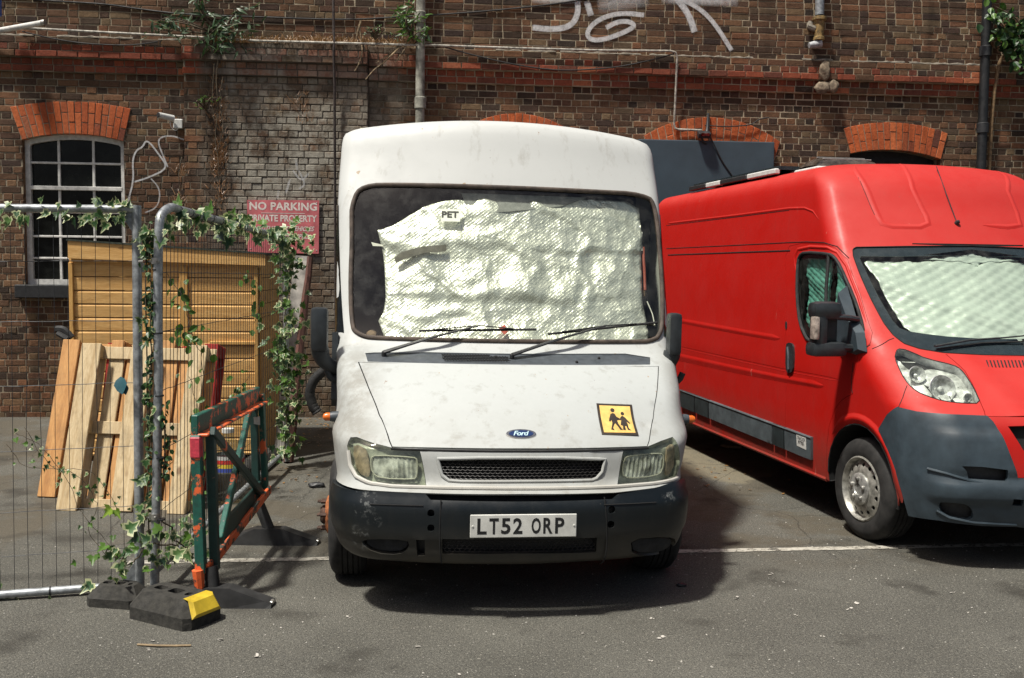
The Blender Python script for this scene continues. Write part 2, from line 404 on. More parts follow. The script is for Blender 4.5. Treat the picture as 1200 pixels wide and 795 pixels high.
def cut_interval(z_lo, z_hi):
    """stretches of a course that the openings take away"""
    out = []
    for A in ARCH:
        l, c, r = A['inn']; zl = max(l[1], r[1])
        if z_hi > A['z0'] and z_lo < c[1]:
            zz = max(z_lo, A['z0'])
            if zz < min(l[1], r[1]): out.append((l[0], r[0], A))
            else:
                cx, cy, R = A['ci']; q = R * R - (zz - cy) ** 2
                if q > 0: out.append((cx - math.sqrt(q), cx + math.sqrt(q), A))
    return out
def brick_geo(L, H, D, j=.0):
    """front at y=0 (towards the camera is -y), chamfered arrises; 17 tris"""
    b = .0045; q = lambda: ru(-j, j)
    V = [(q(), 0 + b, q()), (L + q(), b, q()), (L + q(), b, H + q()), (q(), b, H + q()),
         (b * 1.3 + q(), q() * .5, b + q()), (L - b * 1.3 + q(), q() * .5, b + q()), (L - b * 1.3 + q(), q() * .5, H - b + q()), (b * 1.3 + q(), q() * .5, H - b + q()),
         (0, D, 0), (L, D, 0), (L, D, H), (0, D, H)]
    F = [(4, 5, 6, 7), (0, 1, 5, 4), (1, 2, 6, 5), (2, 3, 7, 6), (3, 0, 4, 7), (0, 8, 9, 1), (1, 9, 10, 2), (2, 10, 11, 3), (3, 11, 8, 0)]
    return V, F
BR = []   # (s, z, off, len, kind)
SL, HL, J, RH = .215, .1025, .010, .075
i = 0
while True:
    z = -.015 + RH * i
    if z > 6.6: break
    off = 0.; kind = 'b'; lower = i < 52
    if lower: pat = 'S' if i % 2 == 0 else 'H'
    elif i == 52: pat, off, kind = 'S', .045, 'r'
    elif i == 53: pat, off, kind = 'H', .032, 'r'
    elif i == 54: pat, off, kind = 'S', .095, 'r'
    elif i == 55: pat, off, kind = 'H', .085, 'm'
    elif i == 56: pat, off, kind = 'S', .085, 'b'
    else: pat, off = 'F', .045
    s = S0 + (0 if (i % 2 == 0) else -.056) + (ru(-.02, .02)) - (.05 if pat == 'F' and i % 2 else 0)
    k = 0
    cuts = cut_interval(z, z + RH)
    if i < 57:
        cuts_p = [sPA, sPB]
    else: cuts_p = []
    while s < S1:
        L = SL if (pat == 'S' or (pat == 'F' and (k + (i % 2)) % 2 == 0)) else HL
        L2 = L + ru(-.004, .004); a, b_ = s, s + L2
        segs = [(a, b_)]
        for c0, c1, A in cuts:
            ns = []
            for (p, q) in segs:
                if q <= c0 or p >= c1: ns.append((p, q)); continue
                if p < c0: ns.append((p, c0))
                if q > c1: ns.append((c1, q))
            segs = ns
        for cp in cuts_p:
            ns = []
            for (p, q) in segs:
                if p < cp < q: ns += [(p, cp - (J if cp == sPA else 0)), (cp + (J if cp == sPB else 0), q)]
                else: ns.append((p, q))
            segs = ns
        for p, q in segs:
            if q - p < .02: continue
            mid = (p + q) / 2; po = .10 if (i < 57 and sPA < mid < sPB) else 0.
            jamb = any(abs(mid - c0) < .16 or abs(mid - c1) < .16 for c0, c1, A in cuts if A['name'] == 'window')
            BR.append((p, z + J / 2 + ru(-.0015, .0015), off + po + max(-.0008, .0022 + random.gauss(0, .0022)), q - p, kind, jamb))
        s += L2 + J; k += 1
    i += 1
def in_view(b):
    c = wp(b[0] + b[3] / 2, b[1] + .03, b[2]); x, y = proj(c)
    if not (4 < x < 1196 and 4 < y < 480): return None
    if 395 < x < 790 and y > 150: return None
    if 780 < x and y > 180: return None
    if 80 < x < 345 and y > 270: return None
    if x < 165 and 225 < y: return None
    return (proj(wp(b[0] + b[3], b[1], b[2]))[0] - proj(wp(b[0], b[1], b[2]))[0])
sized = sorted(((in_view(b) or 0) + .0001 * n % .3, n) for n, b in enumerate(BR))
big = set(n for v, n in sized[-300:])
bm_S = {}
def brick_piece(nm, M_, L, mat, base):
    key = (mat.name, round(L / .004), random.randrange(4))
    if key not in bm_S:
        me = bpy.data.meshes.new('brick'); V, F = brick_geo(round(L / .004) * .004, RH - J, .09, .0022); me.from_pydata(V, [], F); me.materials.append(mat); bm_S[key] = me
    o = bpy.data.objects.new(nm, bm_S[key]); COL.objects.link(o); o.parent = base; o.matrix_local = M_; MW[o.name] = MW[base.name] @ M_
    return o
stuff = {'b': ([], [], []), 'r': ([], [], [])}
for n, (s, z, off, L, kind, jamb) in enumerate(BR):
    k = kind if kind != 'm' else ('r' if (s < 4.3 or rnd() < .35) else 'b')
    if k == 'r' and rnd() < .10: k = 'b'
    mat = M['brick_red'] if k == 'r' else M['brick']
    if n in big:
        brick_piece('brick', Matrix.Translation((s, -off, z)) @ Euler((ru(-.01, .01), ru(-.006, .006), ru(-.008, .008))).to_matrix().to_4x4(), L, mat, wall)
    else:
        V, F = brick_geo(L, RH - J, .09, .0028); st = stuff[k]; m0 = len(st[0])
        tilt = ru(-.012, .012)
        st[0].extend((s + v[0], -off + v[1] + (v[0] - L / 2) * tilt, z + v[2]) for v in V)
        st[1].extend(tuple(q + m0 for q in f) for f in F)
        tv = rnd() if not jamb else random.choice([.01, .02, .62, .99, .3])
        st[2].extend([tv] * len(F))
for k, mt in (('b', M['brick']), ('r', M['brick_red'])):
    V, F, A = stuff[k]
    o = mk('brickwork', V, F, mt, wall, local=True, attr=[('tint', 'FACE', A)]); tag(o, kind='stuff')
# mortar bed behind the bricks, with the openings left out
def holed_plane(name, s0, s1, z0, z1, off, holes, mat, parent, depth=.0):
    pts = [(s0, z0), (s1, z0), (s1, z1), (s0, z1)]; edges = [(0, 1), (1, 2), (2, 3), (3, 0)]
    for h in holes:
        n = len(pts); pts += h; edges += [(n + i, n + (i + 1) % len(h)) for i in range(len(h))]
    vo, ed, fa, *_ = delaunay_2d_cdt([Vector(p) for p in pts], edges, [], 0, 1e-5)
    def inside(p, poly):
        c = False
        for i in range(len(poly)):
            x1, y1 = poly[i]; x2, y2 = poly[i - 1]
            if (y1 > p[1]) != (y2 > p[1]) and p[0] < (x2 - x1) * (p[1] - y1) / (y2 - y1) + x1: c = not c
        return c
    F = []
    for f in fa:
        c = (sum(vo[i].x for i in f) / 3, sum(vo[i].y for i in f) / 3)
        if any(inside(c, h) for h in holes): continue
        F.append(tuple(f))
    return mk(name, [(v.x, -off, v.y) for v in vo], F, mat, parent, local=True)
holes = []
for A in ARCH:
    l, c, r = A['inn']
    holes.append([(l[0], A['z0']), (r[0], A['z0'])] + [arc_pt(A['ci'], l, r, 1 - t / 14) for t in range(15)])
holed_plane('mortar_bed', S0, S1, -.1, 3.885, -.0035, holes, M['mortar'], wall)
mb = MB(WM)
for s0, s1, z0, z1, off in ((S0, S1, 3.884, 3.96, .041), (S0, S1, 3.96, 4.035, .028), (S0, S1, 4.035, 4.262, .081), (S0, S1, 4.262, 6.6, .0415),
                            (sPA + .006, sPB - .006, -.1, 3.888, .0965), (sPA + .006, sPB - .006, 3.884, 3.96, .141), (sPA + .006, sPB - .006, 3.96, 4.035, .130), (sPA + .006, sPB - .006, 4.035, 4.268, .183)):
    mb.add([(s0, -off, z0), (s1, -off, z0), (s1, -off, z1), (s0, -off, z1), (s0, .05, z0), (s1, .05, z0), (s1, .05, z1), (s0, .05, z1)],
           [(0, 1, 2, 3), (3, 2, 6, 7), (0, 4, 5, 1), (0, 3, 7, 4), (1, 5, 6, 2)])
mb.build('mortar_joints', M['mortar'], wall)
# wall body behind, closing it against light
mb = MB(WM); mb.add([(S0, .35, -.1), (S1, .35, -.1), (S1, .35, 6.6), (S0, .35, 6.6), (S0, .0, 6.6), (S1, .0, 6.6)], [(0, 1, 2, 3), (3, 2, 5, 4)])
mb.build('inner_wall', M['dark'], wall)
# weathered cement flashing on the ledge, broken into lengths
M['cement'] = simple('cement_flashing', (.20, .175, .14), .95, nz=.35, scale=14, bump=.6, dist=.01)
s = S0; mb = MB(WM)
while s < S1:
    L = ru(.25, 1.3)
    if rnd() < .72 and not (sPA - .1 < s < sPB):
        n = max(3, int(L / .05)); V = []; F = []
        for k in range(n + 1):
            x = s + L * k / n; h = ru(.004, .02); dd = ru(.080, .092)
            V += [(x, -dd, 4.262), (x, -dd + .006, 4.262 + h), (x, -.04, 4.275 + h)]
        for k in range(n):
            F += [(3 * k, 3 * k + 3, 3 * k + 4, 3 * k + 1), (3 * k + 1, 3 * k + 4, 3 * k + 5, 3 * k + 2)]
        mb.add(V, F)
    s += L + ru(0, .3)
mb.build('cement_flashing', M['cement'], wall)
# arches: each brick of the arch on its own
def voussoirs(A):
    arch = mk('window_arch', [wloc(A['ci'][0] + .3 * k, A['inn'][1][1] + .1, -.004) for k in (-1, 0, 1)] + [wloc(A['ci'][0], A['inn'][1][1] + .2, -.004)], [(0, 1, 3), (1, 2, 3)], M['mortar'], wall, local=True)
    # mortar backing of the arch
    n = 24; V = []; F = []
    for k in range(n + 1):
        a = arc_pt(A['ci'], A['inn'][0], A['inn'][2], k / n); b = arc_pt(A['ce'], A['ex'][0], A['ex'][2], k / n)
        V += [(a[0], -.010, a[1]), (b[0], -.010, b[1]), (a[0], .2, a[1])]
    for k in range(n): F += [(3 * k, 3 * k + 3, 3 * k + 4, 3 * k + 1), (3 * k, 3 * k + 2, 3 * k + 5, 3 * k + 3)]
    old = arch.data; me = bpy.data.meshes.new('window_arch'); me.from_pydata(V, [], F); me.materials.append(M['mortar']); arch.data = me; bpy.data.meshes.remove(old)
    n = A['n']
    for k in range(n):
        g = .055
        t0 = (k + g) / n; t1 = (k + 1 - g) / n
        a0 = arc_pt(A['ci'], A['inn'][0], A['inn'][2], t0); a1 = arc_pt(A['ci'], A['inn'][0], A['inn'][2], t1)
        b0 = arc_pt(A['ce'], A['ex'][0], A['ex'][2], t0); b1 = arc_pt(A['ce'], A['ex'][0], A['ex'][2], t1)
        cutp = .36 if k % 2 == 0 else .66
        for (u0, u1) in ((0, cutp - .012), (cutp + .012, 1)):
            lp = lambda p, q, t: (p[0] + (q[0] - p[0]) * t, p[1] + (q[1] - p[1]) * t)
            P4 = [lp(a0, b0, u0), lp(a1, b1, u0), lp(a1, b1, u1), lp(a0, b0, u1)]
            o_ = .016 + ru(-.003, .003); cx = sum(p[0] for p in P4) / 4; cz = sum(p[1] for p in P4) / 4
            j = lambda: ru(-.0015, .0015)
            V = [((p[0] - cx) + j(), .005, (p[1] - cz) + j()) for p in P4] + [((p[0] - cx) * .93 + j(), 0, (p[1] - cz) * .965 + j()) for p in P4] + [((p[0] - cx), .09, (p[1] - cz)) for p in P4]
            F = [(4, 5, 6, 7), (0, 1, 5, 4), (1, 2, 6, 5), (2, 3, 7, 6), (3, 0, 4, 7), (0, 8, 9, 1), (1, 9, 10, 2), (2, 10, 11, 3), (3, 11, 8, 0)]
            me = bpy.data.meshes.new('brick'); me.from_pydata(V, [], F); me.materials.append(M['brick_arch'] if rnd() > .06 else M['brick_red'])
            link('brick', me, arch, Matrix.Translation((cx, -o_, cz)))
for A in ARCH: voussoirs(A)
# near-black sheets standing for the darkness inside the arch openings
M['void'] = simple('near_black', (.012, .013, .015), .8, nz=.3)
for A in ARCH[1:]:
    l, c, r = A['inn']; m_ = M['void']
    pts = [(l[0], A['z0']), (r[0], A['z0'])] + [arc_pt(A['ci'], l, r, 1 - t / 10) for t in range(11)]
    mk('dark_backing', [(p[0], .16, p[1]) for p in pts], [tuple(range(len(pts)))], m_, wall, local=True)
    for q0, q1 in ((0, 1), (1, 2), (len(pts) - 1, 0)):
        a, b_ = pts[q0], pts[q1]
        mk('reveal', [(a[0], .0, a[1]), (b_[0], .0, b_[1]), (b_[0], .16, b_[1]), (a[0], .16, a[1])], [(0, 1, 2, 3)], M['mortar'], wall, local=True)
# ---------------------------------------------------------------- the sash window
A = ARCH[0]; l, c, r = A['inn']; wz0 = A['z0']
win = mk('window', [wloc(*q) for q in [(0, 0), (1, 0), (1, 1)]], [(0, 1, 2)], M['white_frame'], wall, local=True)
def win_geo():
    mb = MB()
    dpt = .10
    # outer frame following the arch
    inner = lambda p, cx: p
    ring_o = [(l[0], wz0), (l[0], l[1])] + [arc_pt(A['ci'], l, r, t / 14) for t in range(1, 14)] + [(r[0], r[1]), (r[0], wz0)]
    cx = (l[0] + r[0]) / 2; fw = .055
    ring_i = []
    for p in ring_o:
        dx = fw if p[0] < cx - .5 * (r[0] - l[0]) + .01 else (-fw if p[0] > cx + .5 * (r[0] - l[0]) - .01 else 0)
        x = max(l[0] + fw, min(r[0] - fw, p[0])); z = p[1] + (0 if p[1] == wz0 else -fw)
        ring_i.append((x, z))
    n = len(ring_o); V = []; F = []
    for p, q in zip(ring_o, ring_i):
        V += [(p[0], dpt - .03, p[1]), (q[0], dpt - .03, q[1]), (q[0], dpt + .05, q[1]), (p[0], -0.0 + dpt + .05, p[1])]
    for k in range(n - 1): F += [(4 * k + 1, 4 * k, 4 * k + 4, 4 * k + 5), (4 * k + 2, 4 * k + 1, 4 * k + 5, 4 * k + 6)]
    mb.add(V, F)
    mb.box(((l[0] + r[0]) / 2, dpt + .015, wz0 + .03), (r[0] - l[0] - .002, .085, .06))
    return mb
mb = win_geo(); me = bpy.data.meshes.new('window'); me.from_pydata([tuple(v) for v in mb.V], [], mb.F); me.materials.append(M['white_frame']); win.data = me
def bar(name, a, b, wd, th, dp, mat=M['white_frame']):
    mb = MB(WM); mb.beam((a[0], dp, a[1]), (b[0], dp, b[1]), wd, th, up=Vector((0, 1, 0)), bev=.004); return mb.build(name, mat, win)
xs = [wpx(v, 230, -.1)[0] for v in (70, 110.5)]; zs = [wpx(80, v, -.1)[1] for v in (191.5, 221, 249, 277.5, 303)]
def top_at(x):
    cx, cy, R = A['ci']; return cy + math.sqrt(max(0, R * R - (x - cx) ** 2)) - .05
for x in xs: bar('glazing_bar', (x, wz0 + .05), (x, top_at(x)), .028, .03, .108)
for k, z in enumerate(zs): bar('glazing_bar' if k != 1 else 'meeting_rail', (l[0] + .045, z), (r[0] - .045, z), .024 if k != 1 else .045, .03 if k != 1 else .06, .105 if k != 1 else .095)
M['pane'] = simple('dark_pane', (.008, .009, .008), .2, nz=.4, scale=5, bump=.12, spec=.25)
xe = [l[0] + .05] + xs + [r[0] - .05]; ze = [wz0 + .06] + zs[::-1]
for a in range(3):
    for b_ in range(6):
        x0, x1 = xe[a] + .012, xe[a + 1] - .012; z0 = ze[b_] + .012
        if b_ < 5: P4 = [(x0, z0), (x1, z0), (x1, ze[b_ + 1] - .012), (x0, ze[b_ + 1] - .012)]
        else: P4 = [(x0, z0), (x1, z0), (x1, top_at(x1)), ((x0 + x1) / 2, top_at((x0 + x1) / 2)), (x0, top_at(x0))]
        t_ = ru(-.004, .004)
        n4 = len(P4)
        mk('pane', [(p[0], .118 + t_ * (p[0] - x0) * 3, p[1]) for p in P4] + [(p[0], .124 + t_ * (p[0] - x0) * 3, p[1]) for p in P4], [tuple(range(n4)), tuple(range(n4, 2 * n4))[::-1]], M['pane'], win, local=False if False else True)
# panes were given in wall coordinates: window's own frame is the wall's
mk('sill', *(lambda b: ([tuple(v) for v in b.V], b.F))(MB().box(((l[0] + r[0]) / 2, -.015, wz0 - .075), (r[0] - l[0] + .16, .21, .15), bev=.01)), M['void'], wall, local=True)
mk('reveal', [(l[0], 0, wz0), (l[0], .14, wz0), (l[0], .14, l[1]), (l[0], 0, l[1])], [(0, 1, 2, 3)], M['brick'], wall, local=True)
mk('reveal', [(r[0], 0, wz0), (r[0], .14, wz0), (r[0], .14, r[1]), (r[0], 0, r[1])], [(3, 2, 1, 0)], M['brick'], wall, local=True)
# ================================================================ body surfaces for the vans
def pchip(xs, ys, x):
    n = len(xs)
    if x <= xs[0]: return ys[0]
    if x >= xs[-1]: return ys[-1]
    i = 0
    while x > xs[i + 1]: i += 1
    h = [xs[k + 1] - xs[k] for k in range(n - 1)]; d = [(ys[k + 1] - ys[k]) / h[k] for k in range(n - 1)]
    def m(k):
        if k == 0: return d[0]
        if k == n - 1: return d[-1]
        if d[k - 1] * d[k] <= 0: return 0.
        w1 = 2 * h[k] + h[k - 1]; w2 = h[k] + 2 * h[k - 1]; return (w1 + w2) / (w1 / d[k - 1] + w2 / d[k])
    t = (x - xs[i]) / h[i]; m0, m1 = m(i) * h[i], m(i + 1) * h[i]
    return (2 * t ** 3 - 3 * t * t + 1) * ys[i] + (t ** 3 - 2 * t * t + t) * m0 + (-2 * t ** 3 + 3 * t * t) * ys[i + 1] + (t ** 3 - t * t) * m1
class Surf:
    """a van's skin: a plan outline (front, rounded corner, side) swept up a list of levels.
    u runs in metres from the nose centre round to the rear, v in metres up the centre profile"""
    def __init__(s, rows, L, uf, uc, W, fexp=2., crown=(9, 10, 0., 1.)):
        s.cr = crown
        s.R = rows; s.L = L; s.uf = uf; s.uc = uc; s.W = W; s.fexp = fexp
        v = [0.]
        for a, b in zip(rows, rows[1:]): v.append(v[-1] + math.hypot(b[0] - a[0], b[1] - a[1]))
        s.v = v; s.vmax = v[-1]; s.umax = uf + uc + L
        s.tab = []; s.nt = 900
        for k in range(s.nt + 1):
            x = s.vmax * k / s.nt; s.tab.append([pchip(v, [r[c] for r in rows], x) for c in range(7)])
        s.inv = W.inverted()
        us = []; u = -s.umax
        while u < -uf - uc: us.append(u); u += .12
        u = -uf - uc
        while u < uf + uc: us.append(u); u += .02
        u = uf + uc
        while u <= s.umax: us.append(u); u += .12
        us.append(s.umax)
        nv = int(s.vmax / .02); vs = [s.vmax * k / nv for k in range(nv + 1)]
        V = [s(a, b) for b in vs for a in us]; F = []
        n = len(us)
        for j in range(len(vs) - 1):
            for i in range(n - 1):
                F.append((j * n + i, j * n + i + 1, (j + 1) * n + i + 1)); F.append((j * n + i, (j + 1) * n + i + 1, (j + 1) * n + i))
        s.gu, s.gv, s.bv, s.gV, s.gF, s.gn = us, vs, BVHTree.FromPolygons(V, F), V, F, n
    def row(s, v):
        k = max(0., min(1., v / s.vmax)) * s.nt; i = min(int(k), s.nt - 1); t = k - i
        return [a + (b - a) * t for a, b in zip(s.tab[i], s.tab[i + 1])]
    def __call__(s, u, v, off=0.):
        z, yc, hw, bow, rc, ry, cx = s.row(v)
        sg = 1 if u >= 0 else -1; a = abs(u); fx = hw - rc
        if a <= s.uf:
            t = a / s.uf; x = fx * t; y = yc + bow * t ** s.fexp
        elif a <= s.uf + s.uc:
            q = (a - s.uf) / s.uc; m = s.fexp * bow / max(fx, .05)      # tangent carried into the corner
            th = q * math.pi / 2; x = fx + rc * math.sin(th); y = yc + bow + ry * (1 - math.cos(th)) + m * rc * math.sin(th) * (1 - q) * .8
        else:
            q = (a - s.uf - s.uc) / s.L; y0 = yc + bow + ry; x = hw; y = y0 + (s.L - y0) * q
        z0, z1, ca, HW = s.cr
        if z > z0: z += ca * min(1, (z - z0) / (z1 - z0)) * max(0, 1 - (x / HW) ** 2)
        p = Vector((sg * x + cx, y, z))
        if off: p = p + s.nrm(u, v) * off
        return p
    def nrm(s, u, v):
        e = .012
        du = s(u + e, v) - s(u - e, v); dv = s(u, min(v + e, s.vmax)) - s(u, max(v - e, 0))
        n = du.cross(dv)
        if n.length < 1e-9: return Vector((0, 0, 1))
        return n.normalized()
    def uv(s, px, py):
        o = s.inv @ C0; d = (s.inv.to_3x3() @ ray(px, py)).normalized()
        loc, nn, idx, dist = s.bv.ray_cast(o, d)
        if loc is None:
            loc, nn, idx, dist = s.bv.find_nearest(o + d * ((s.W.translation - C0).length + .5))
            # slide along the ray to the closest approach of the skin
            best = None
            for k in range(60):
                q = o + d * (4 + k * .08); l2, n2, i2, d2 = s.bv.find_nearest(q)
                if best is None or d2 < best[0]: best = (d2, l2, i2)
            loc, idx = best[1], best[2]
        q = idx // 2; j, i = divmod(q, s.gn - 1)
        f = s.gF[idx]; A, B, Cc = (s.gV[k] for k in f)
        v0 = B - A; v1 = Cc - A; v2 = loc - A
        d00 = v0.dot(v0); d01 = v0.dot(v1); d11 = v1.dot(v1); d20 = v2.dot(v0); d21 = v2.dot(v1); den = d00 * d11 - d01 * d01
        b = (d11 * d20 - d01 * d21) / den; c = (d00 * d21 - d01 * d20) / den; a = 1 - b - c
        U = lambda k: s.gu[k % s.gn]; Vv = lambda k: s.gv[k // s.gn]
        return (a * U(f[0]) + b * U(f[1]) + c * U(f[2]), a * Vv(f[0]) + b * Vv(f[1]) + c * Vv(f[2]))
    def px(s, pts): return [s.uv(*p) for p in pts]
    def vz(s, z):
        lo, hi = 0, s.nt
        while hi - lo > 1:
            m = (lo + hi) // 2
            if s.tab[m][0] < z: lo = m
            else: hi = m
        return s.vmax * lo / s.nt
    def side(s, y, z, sg=-1):
        v = s.vz(z); r = s.row(v); y0 = r[1] + r[3] + r[5]
        if y >= y0: return (sg * (s.uf + s.uc + s.L * (y - y0) / (s.L - y0)), v)
        lo, hi = 0, s.uf + s.uc
        for _ in range(24):
            m = (lo + hi) / 2
            if s(m, v).y < y: lo = m
            else: hi = m
        return (sg * lo, v)
def pip(px, py, poly):
    """vectorised point-in-polygon"""
    c = np.zeros(len(px), bool); n = len(poly); j = n - 1
    for i in range(n):
        xi, yi = poly[i]; xj, yj = poly[j]
        if yi != yj:
            hit = ((yi > py) != (yj > py)) & (px < (xj - xi) * (py - yi) / (yj - yi) + xi); c ^= hit
        j = i
    return c
def segdist(px, py, poly):
    d = np.full(len(px), 1e9); n = len(poly)
    for i in range(n):
        x1, y1 = poly[i]; x2, y2 = poly[(i + 1) % n]; dx, dy = x2 - x1, y2 - y1; L = dx * dx + dy * dy or 1e-12
        t = np.clip(((px - x1) * dx + (py - y1) * dy) / L, 0, 1); d = np.minimum(d, np.hypot(px - x1 - t * dx, py - y1 - t * dy))
    return d
def subdiv(poly, step):
    out = []
    for i in range(len(poly)):
        a = poly[i]; b = poly[(i + 1) % len(poly)]; n = max(1, int(math.ceil(math.hypot(b[0] - a[0], b[1] - a[1]) / step)))
        for k in range(n): out.append((a[0] + (b[0] - a[0]) * k / n, a[1] + (b[1] - a[1]) * k / n))
    return out
def chaikin(poly, it=1, closed=True):
    for _ in range(it):
        out = []; n = len(poly)
        rng = range(n) if closed else range(n - 1)
        if not closed: out.append(poly[0])
        for i in rng:
            a = poly[i]; b = poly[(i + 1) % n]
            out += [(a[0] * .75 + b[0] * .25, a[1] * .75 + b[1] * .25), (a[0] * .25 + b[0] * .75, a[1] * .25 + b[1] * .75)]
        if not closed: out.append(poly[-1])
        poly = out
    return poly
def shrink(poly, d):
    """moves a closed outline inwards by d (outwards when negative)"""
    n = len(poly); A = sum(poly[i - 1][0] * poly[i][1] - poly[i][0] * poly[i - 1][1] for i in range(n)); sg = 1 if A > 0 else -1; out = []
    for i in range(n):
        p0, p1, p2 = poly[i - 1], poly[i], poly[(i + 1) % n]
        e1 = Vector((p1[0] - p0[0], p1[1] - p0[1])); e2 = Vector((p2[0] - p1[0], p2[1] - p1[1]))
        if e1.length < 1e-9 or e2.length < 1e-9: out.append(p1); continue
        e1.normalize(); e2.normalize()
        nn = Vector((-e1.y - e2.y, e1.x + e2.x))
        if nn.length < 1e-6: out.append(p1); continue
        nn.normalize(); c = max(.35, nn.dot(Vector((-e1.y, e1.x)))); out.append((p1[0] + nn.x * sg * d / c, p1[1] + nn.y * sg * d / c))
    return out
def mirror(half):
    """closes a left-hand outline (first and last point on u=0) with its right-hand twin"""
    return half + [(-u, v) for u, v in reversed(half) if abs(u) > 1e-6]
def flip(poly): return [(-u, v) for u, v in poly]
def cdt_fill(outer, holes, step, seed=0):
    outer = subdiv(outer, step); holes = [subdiv(h, step) for h in holes]
    pts = list(outer); edges = [(i, (i + 1) % len(outer)) for i in range(len(outer))]
    for h in holes:
        n = len(pts); pts += h; edges += [(n + i, n + (i + 1) % len(h)) for i in range(len(h))]
    x0 = min(p[0] for p in outer); x1 = max(p[0] for p in outer); y0 = min(p[1] for p in outer); y1 = max(p[1] for p in outer)
    nx, ny = int((x1 - x0) / step) + 1, int((y1 - y0) / step) + 1
    gx, gy = np.meshgrid(x0 + (np.arange(nx) + .5) * step, y0 + (np.arange(ny) + .5) * step); gx = gx.ravel(); gy = gy.ravel()
    ok = pip(gx, gy, outer) & (segdist(gx, gy, outer) > step * .45)
    for h in holes: ok &= ~pip(gx, gy, h) & (segdist(gx, gy, h) > step * .45)
    pts += list(zip(gx[ok].tolist(), gy[ok].tolist()))
    vo, ed, fa, *_ = delaunay_2d_cdt([Vector(p) for p in pts], edges, [], 0, 1e-6)
    P = np.array([(v.x, v.y) for v in vo]); Fa = np.array([f for f in fa if len(f) == 3])
    c = P[Fa].mean(1); ok = pip(c[:, 0], c[:, 1], outer)
    for h in holes: ok &= ~pip(c[:, 0], c[:, 1], h)
    Fa = Fa[ok]
    a, b, d = P[Fa[:, 0]], P[Fa[:, 1]], P[Fa[:, 2]]
    ar = (b[:, 0] - a[:, 0]) * (d[:, 1] - a[:, 1]) - (d[:, 0] - a[:, 0]) * (b[:, 1] - a[:, 1])
    Fa = [tuple(f if q > 0 else f[::-1]) for f, q in zip(Fa.tolist(), ar)]
    return P, Fa
def panel(S, name, parent, mat, outer, holes=(), step=.045, off=0., th=.004, disp=None, lip=0., smooth=True, sharp=40, back=True):
    """a shaped sheet that lies on the skin S: outline and holes in (u, v); th = thickness inwards"""
    P, F = cdt_fill(outer, list(holes), step); V = []; nn = []
    for (u, v) in P:
        o = off + (disp(u, v) if disp else 0.); V.append(S(u, v, o) if o else S(u, v))
        nn.append((u, v, o))
    n = len(V); F = [tuple(f) for f in F]
    if th:
        V += [S(u, v, o - th) for u, v, o in nn]
        cnt = {}
        for f in F:
            for i in range(3):
                e = (f[i], f[(i + 1) % 3]); cnt[e] = 1
        rim = [e for e in cnt if (e[1], e[0]) not in cnt]
        if back: F = F + [tuple(i + n for i in f[::-1]) for f in F]
        F = F + [(b, a, a + n, b + n) for a, b in rim]
    W = S.W
    return mk(name, [W @ v for v in V], F, mat, parent, smooth=smooth, sharp=sharp)
def path_tube(S, name, parent, mat, pts, r, off=0., closed=False, seg=8, step=.03, flat=1.):
    if closed: pts = subdiv(pts, step) + [pts[0]]
    else:
        out = []
        for a, b in zip(pts, pts[1:]):
            n = max(1, int(math.ceil(math.hypot(b[0] - a[0], b[1] - a[1]) / step))); out += [(a[0] + (b[0] - a[0]) * k / n, a[1] + (b[1] - a[1]) * k / n) for k in range(n)]
        pts = out + [pts[-1]]
    mb = MB(); mb.tube([S.W @ S(u, v, off) for u, v in pts], r, seg, not closed, flat); return mb.build(name, mat, parent, smooth=True)
def on_skin(S, name, parent, mat, V2, F, centre, ex, ey, off, th=0.):
    """flat lettering or decal: local 2D points laid on the skin round `centre` (u,v); ex, ey = world axes per unit"""
    o = S.W @ S(*centre, off); n = (S.W.to_3x3() @ S.nrm(*centre)).normalized()
    return mk(name, [o + ex * v[0] + ey * v[1] + n * (v[2] if len(v) > 2 else 0) for v in V2], F, mat, parent)
def van_frame(o, yaw, roll):
    a = yaw; X = Vector((math.cos(a), math.sin(a), 0)); Y = Vector((-math.sin(a), math.cos(a), 0)); Z = Vector((0, 0, 1))
    X2 = X * math.cos(roll) - Z * math.sin(roll); Z2 = Z * math.cos(roll) + X * math.sin(roll)
    return Matrix(((X2.x, Y.x, Z2.x, o[0]), (X2.y, Y.y, Z2.y, o[1]), (X2.z, Y.z, Z2.z, o[2]), (0, 0, 0, 1)))
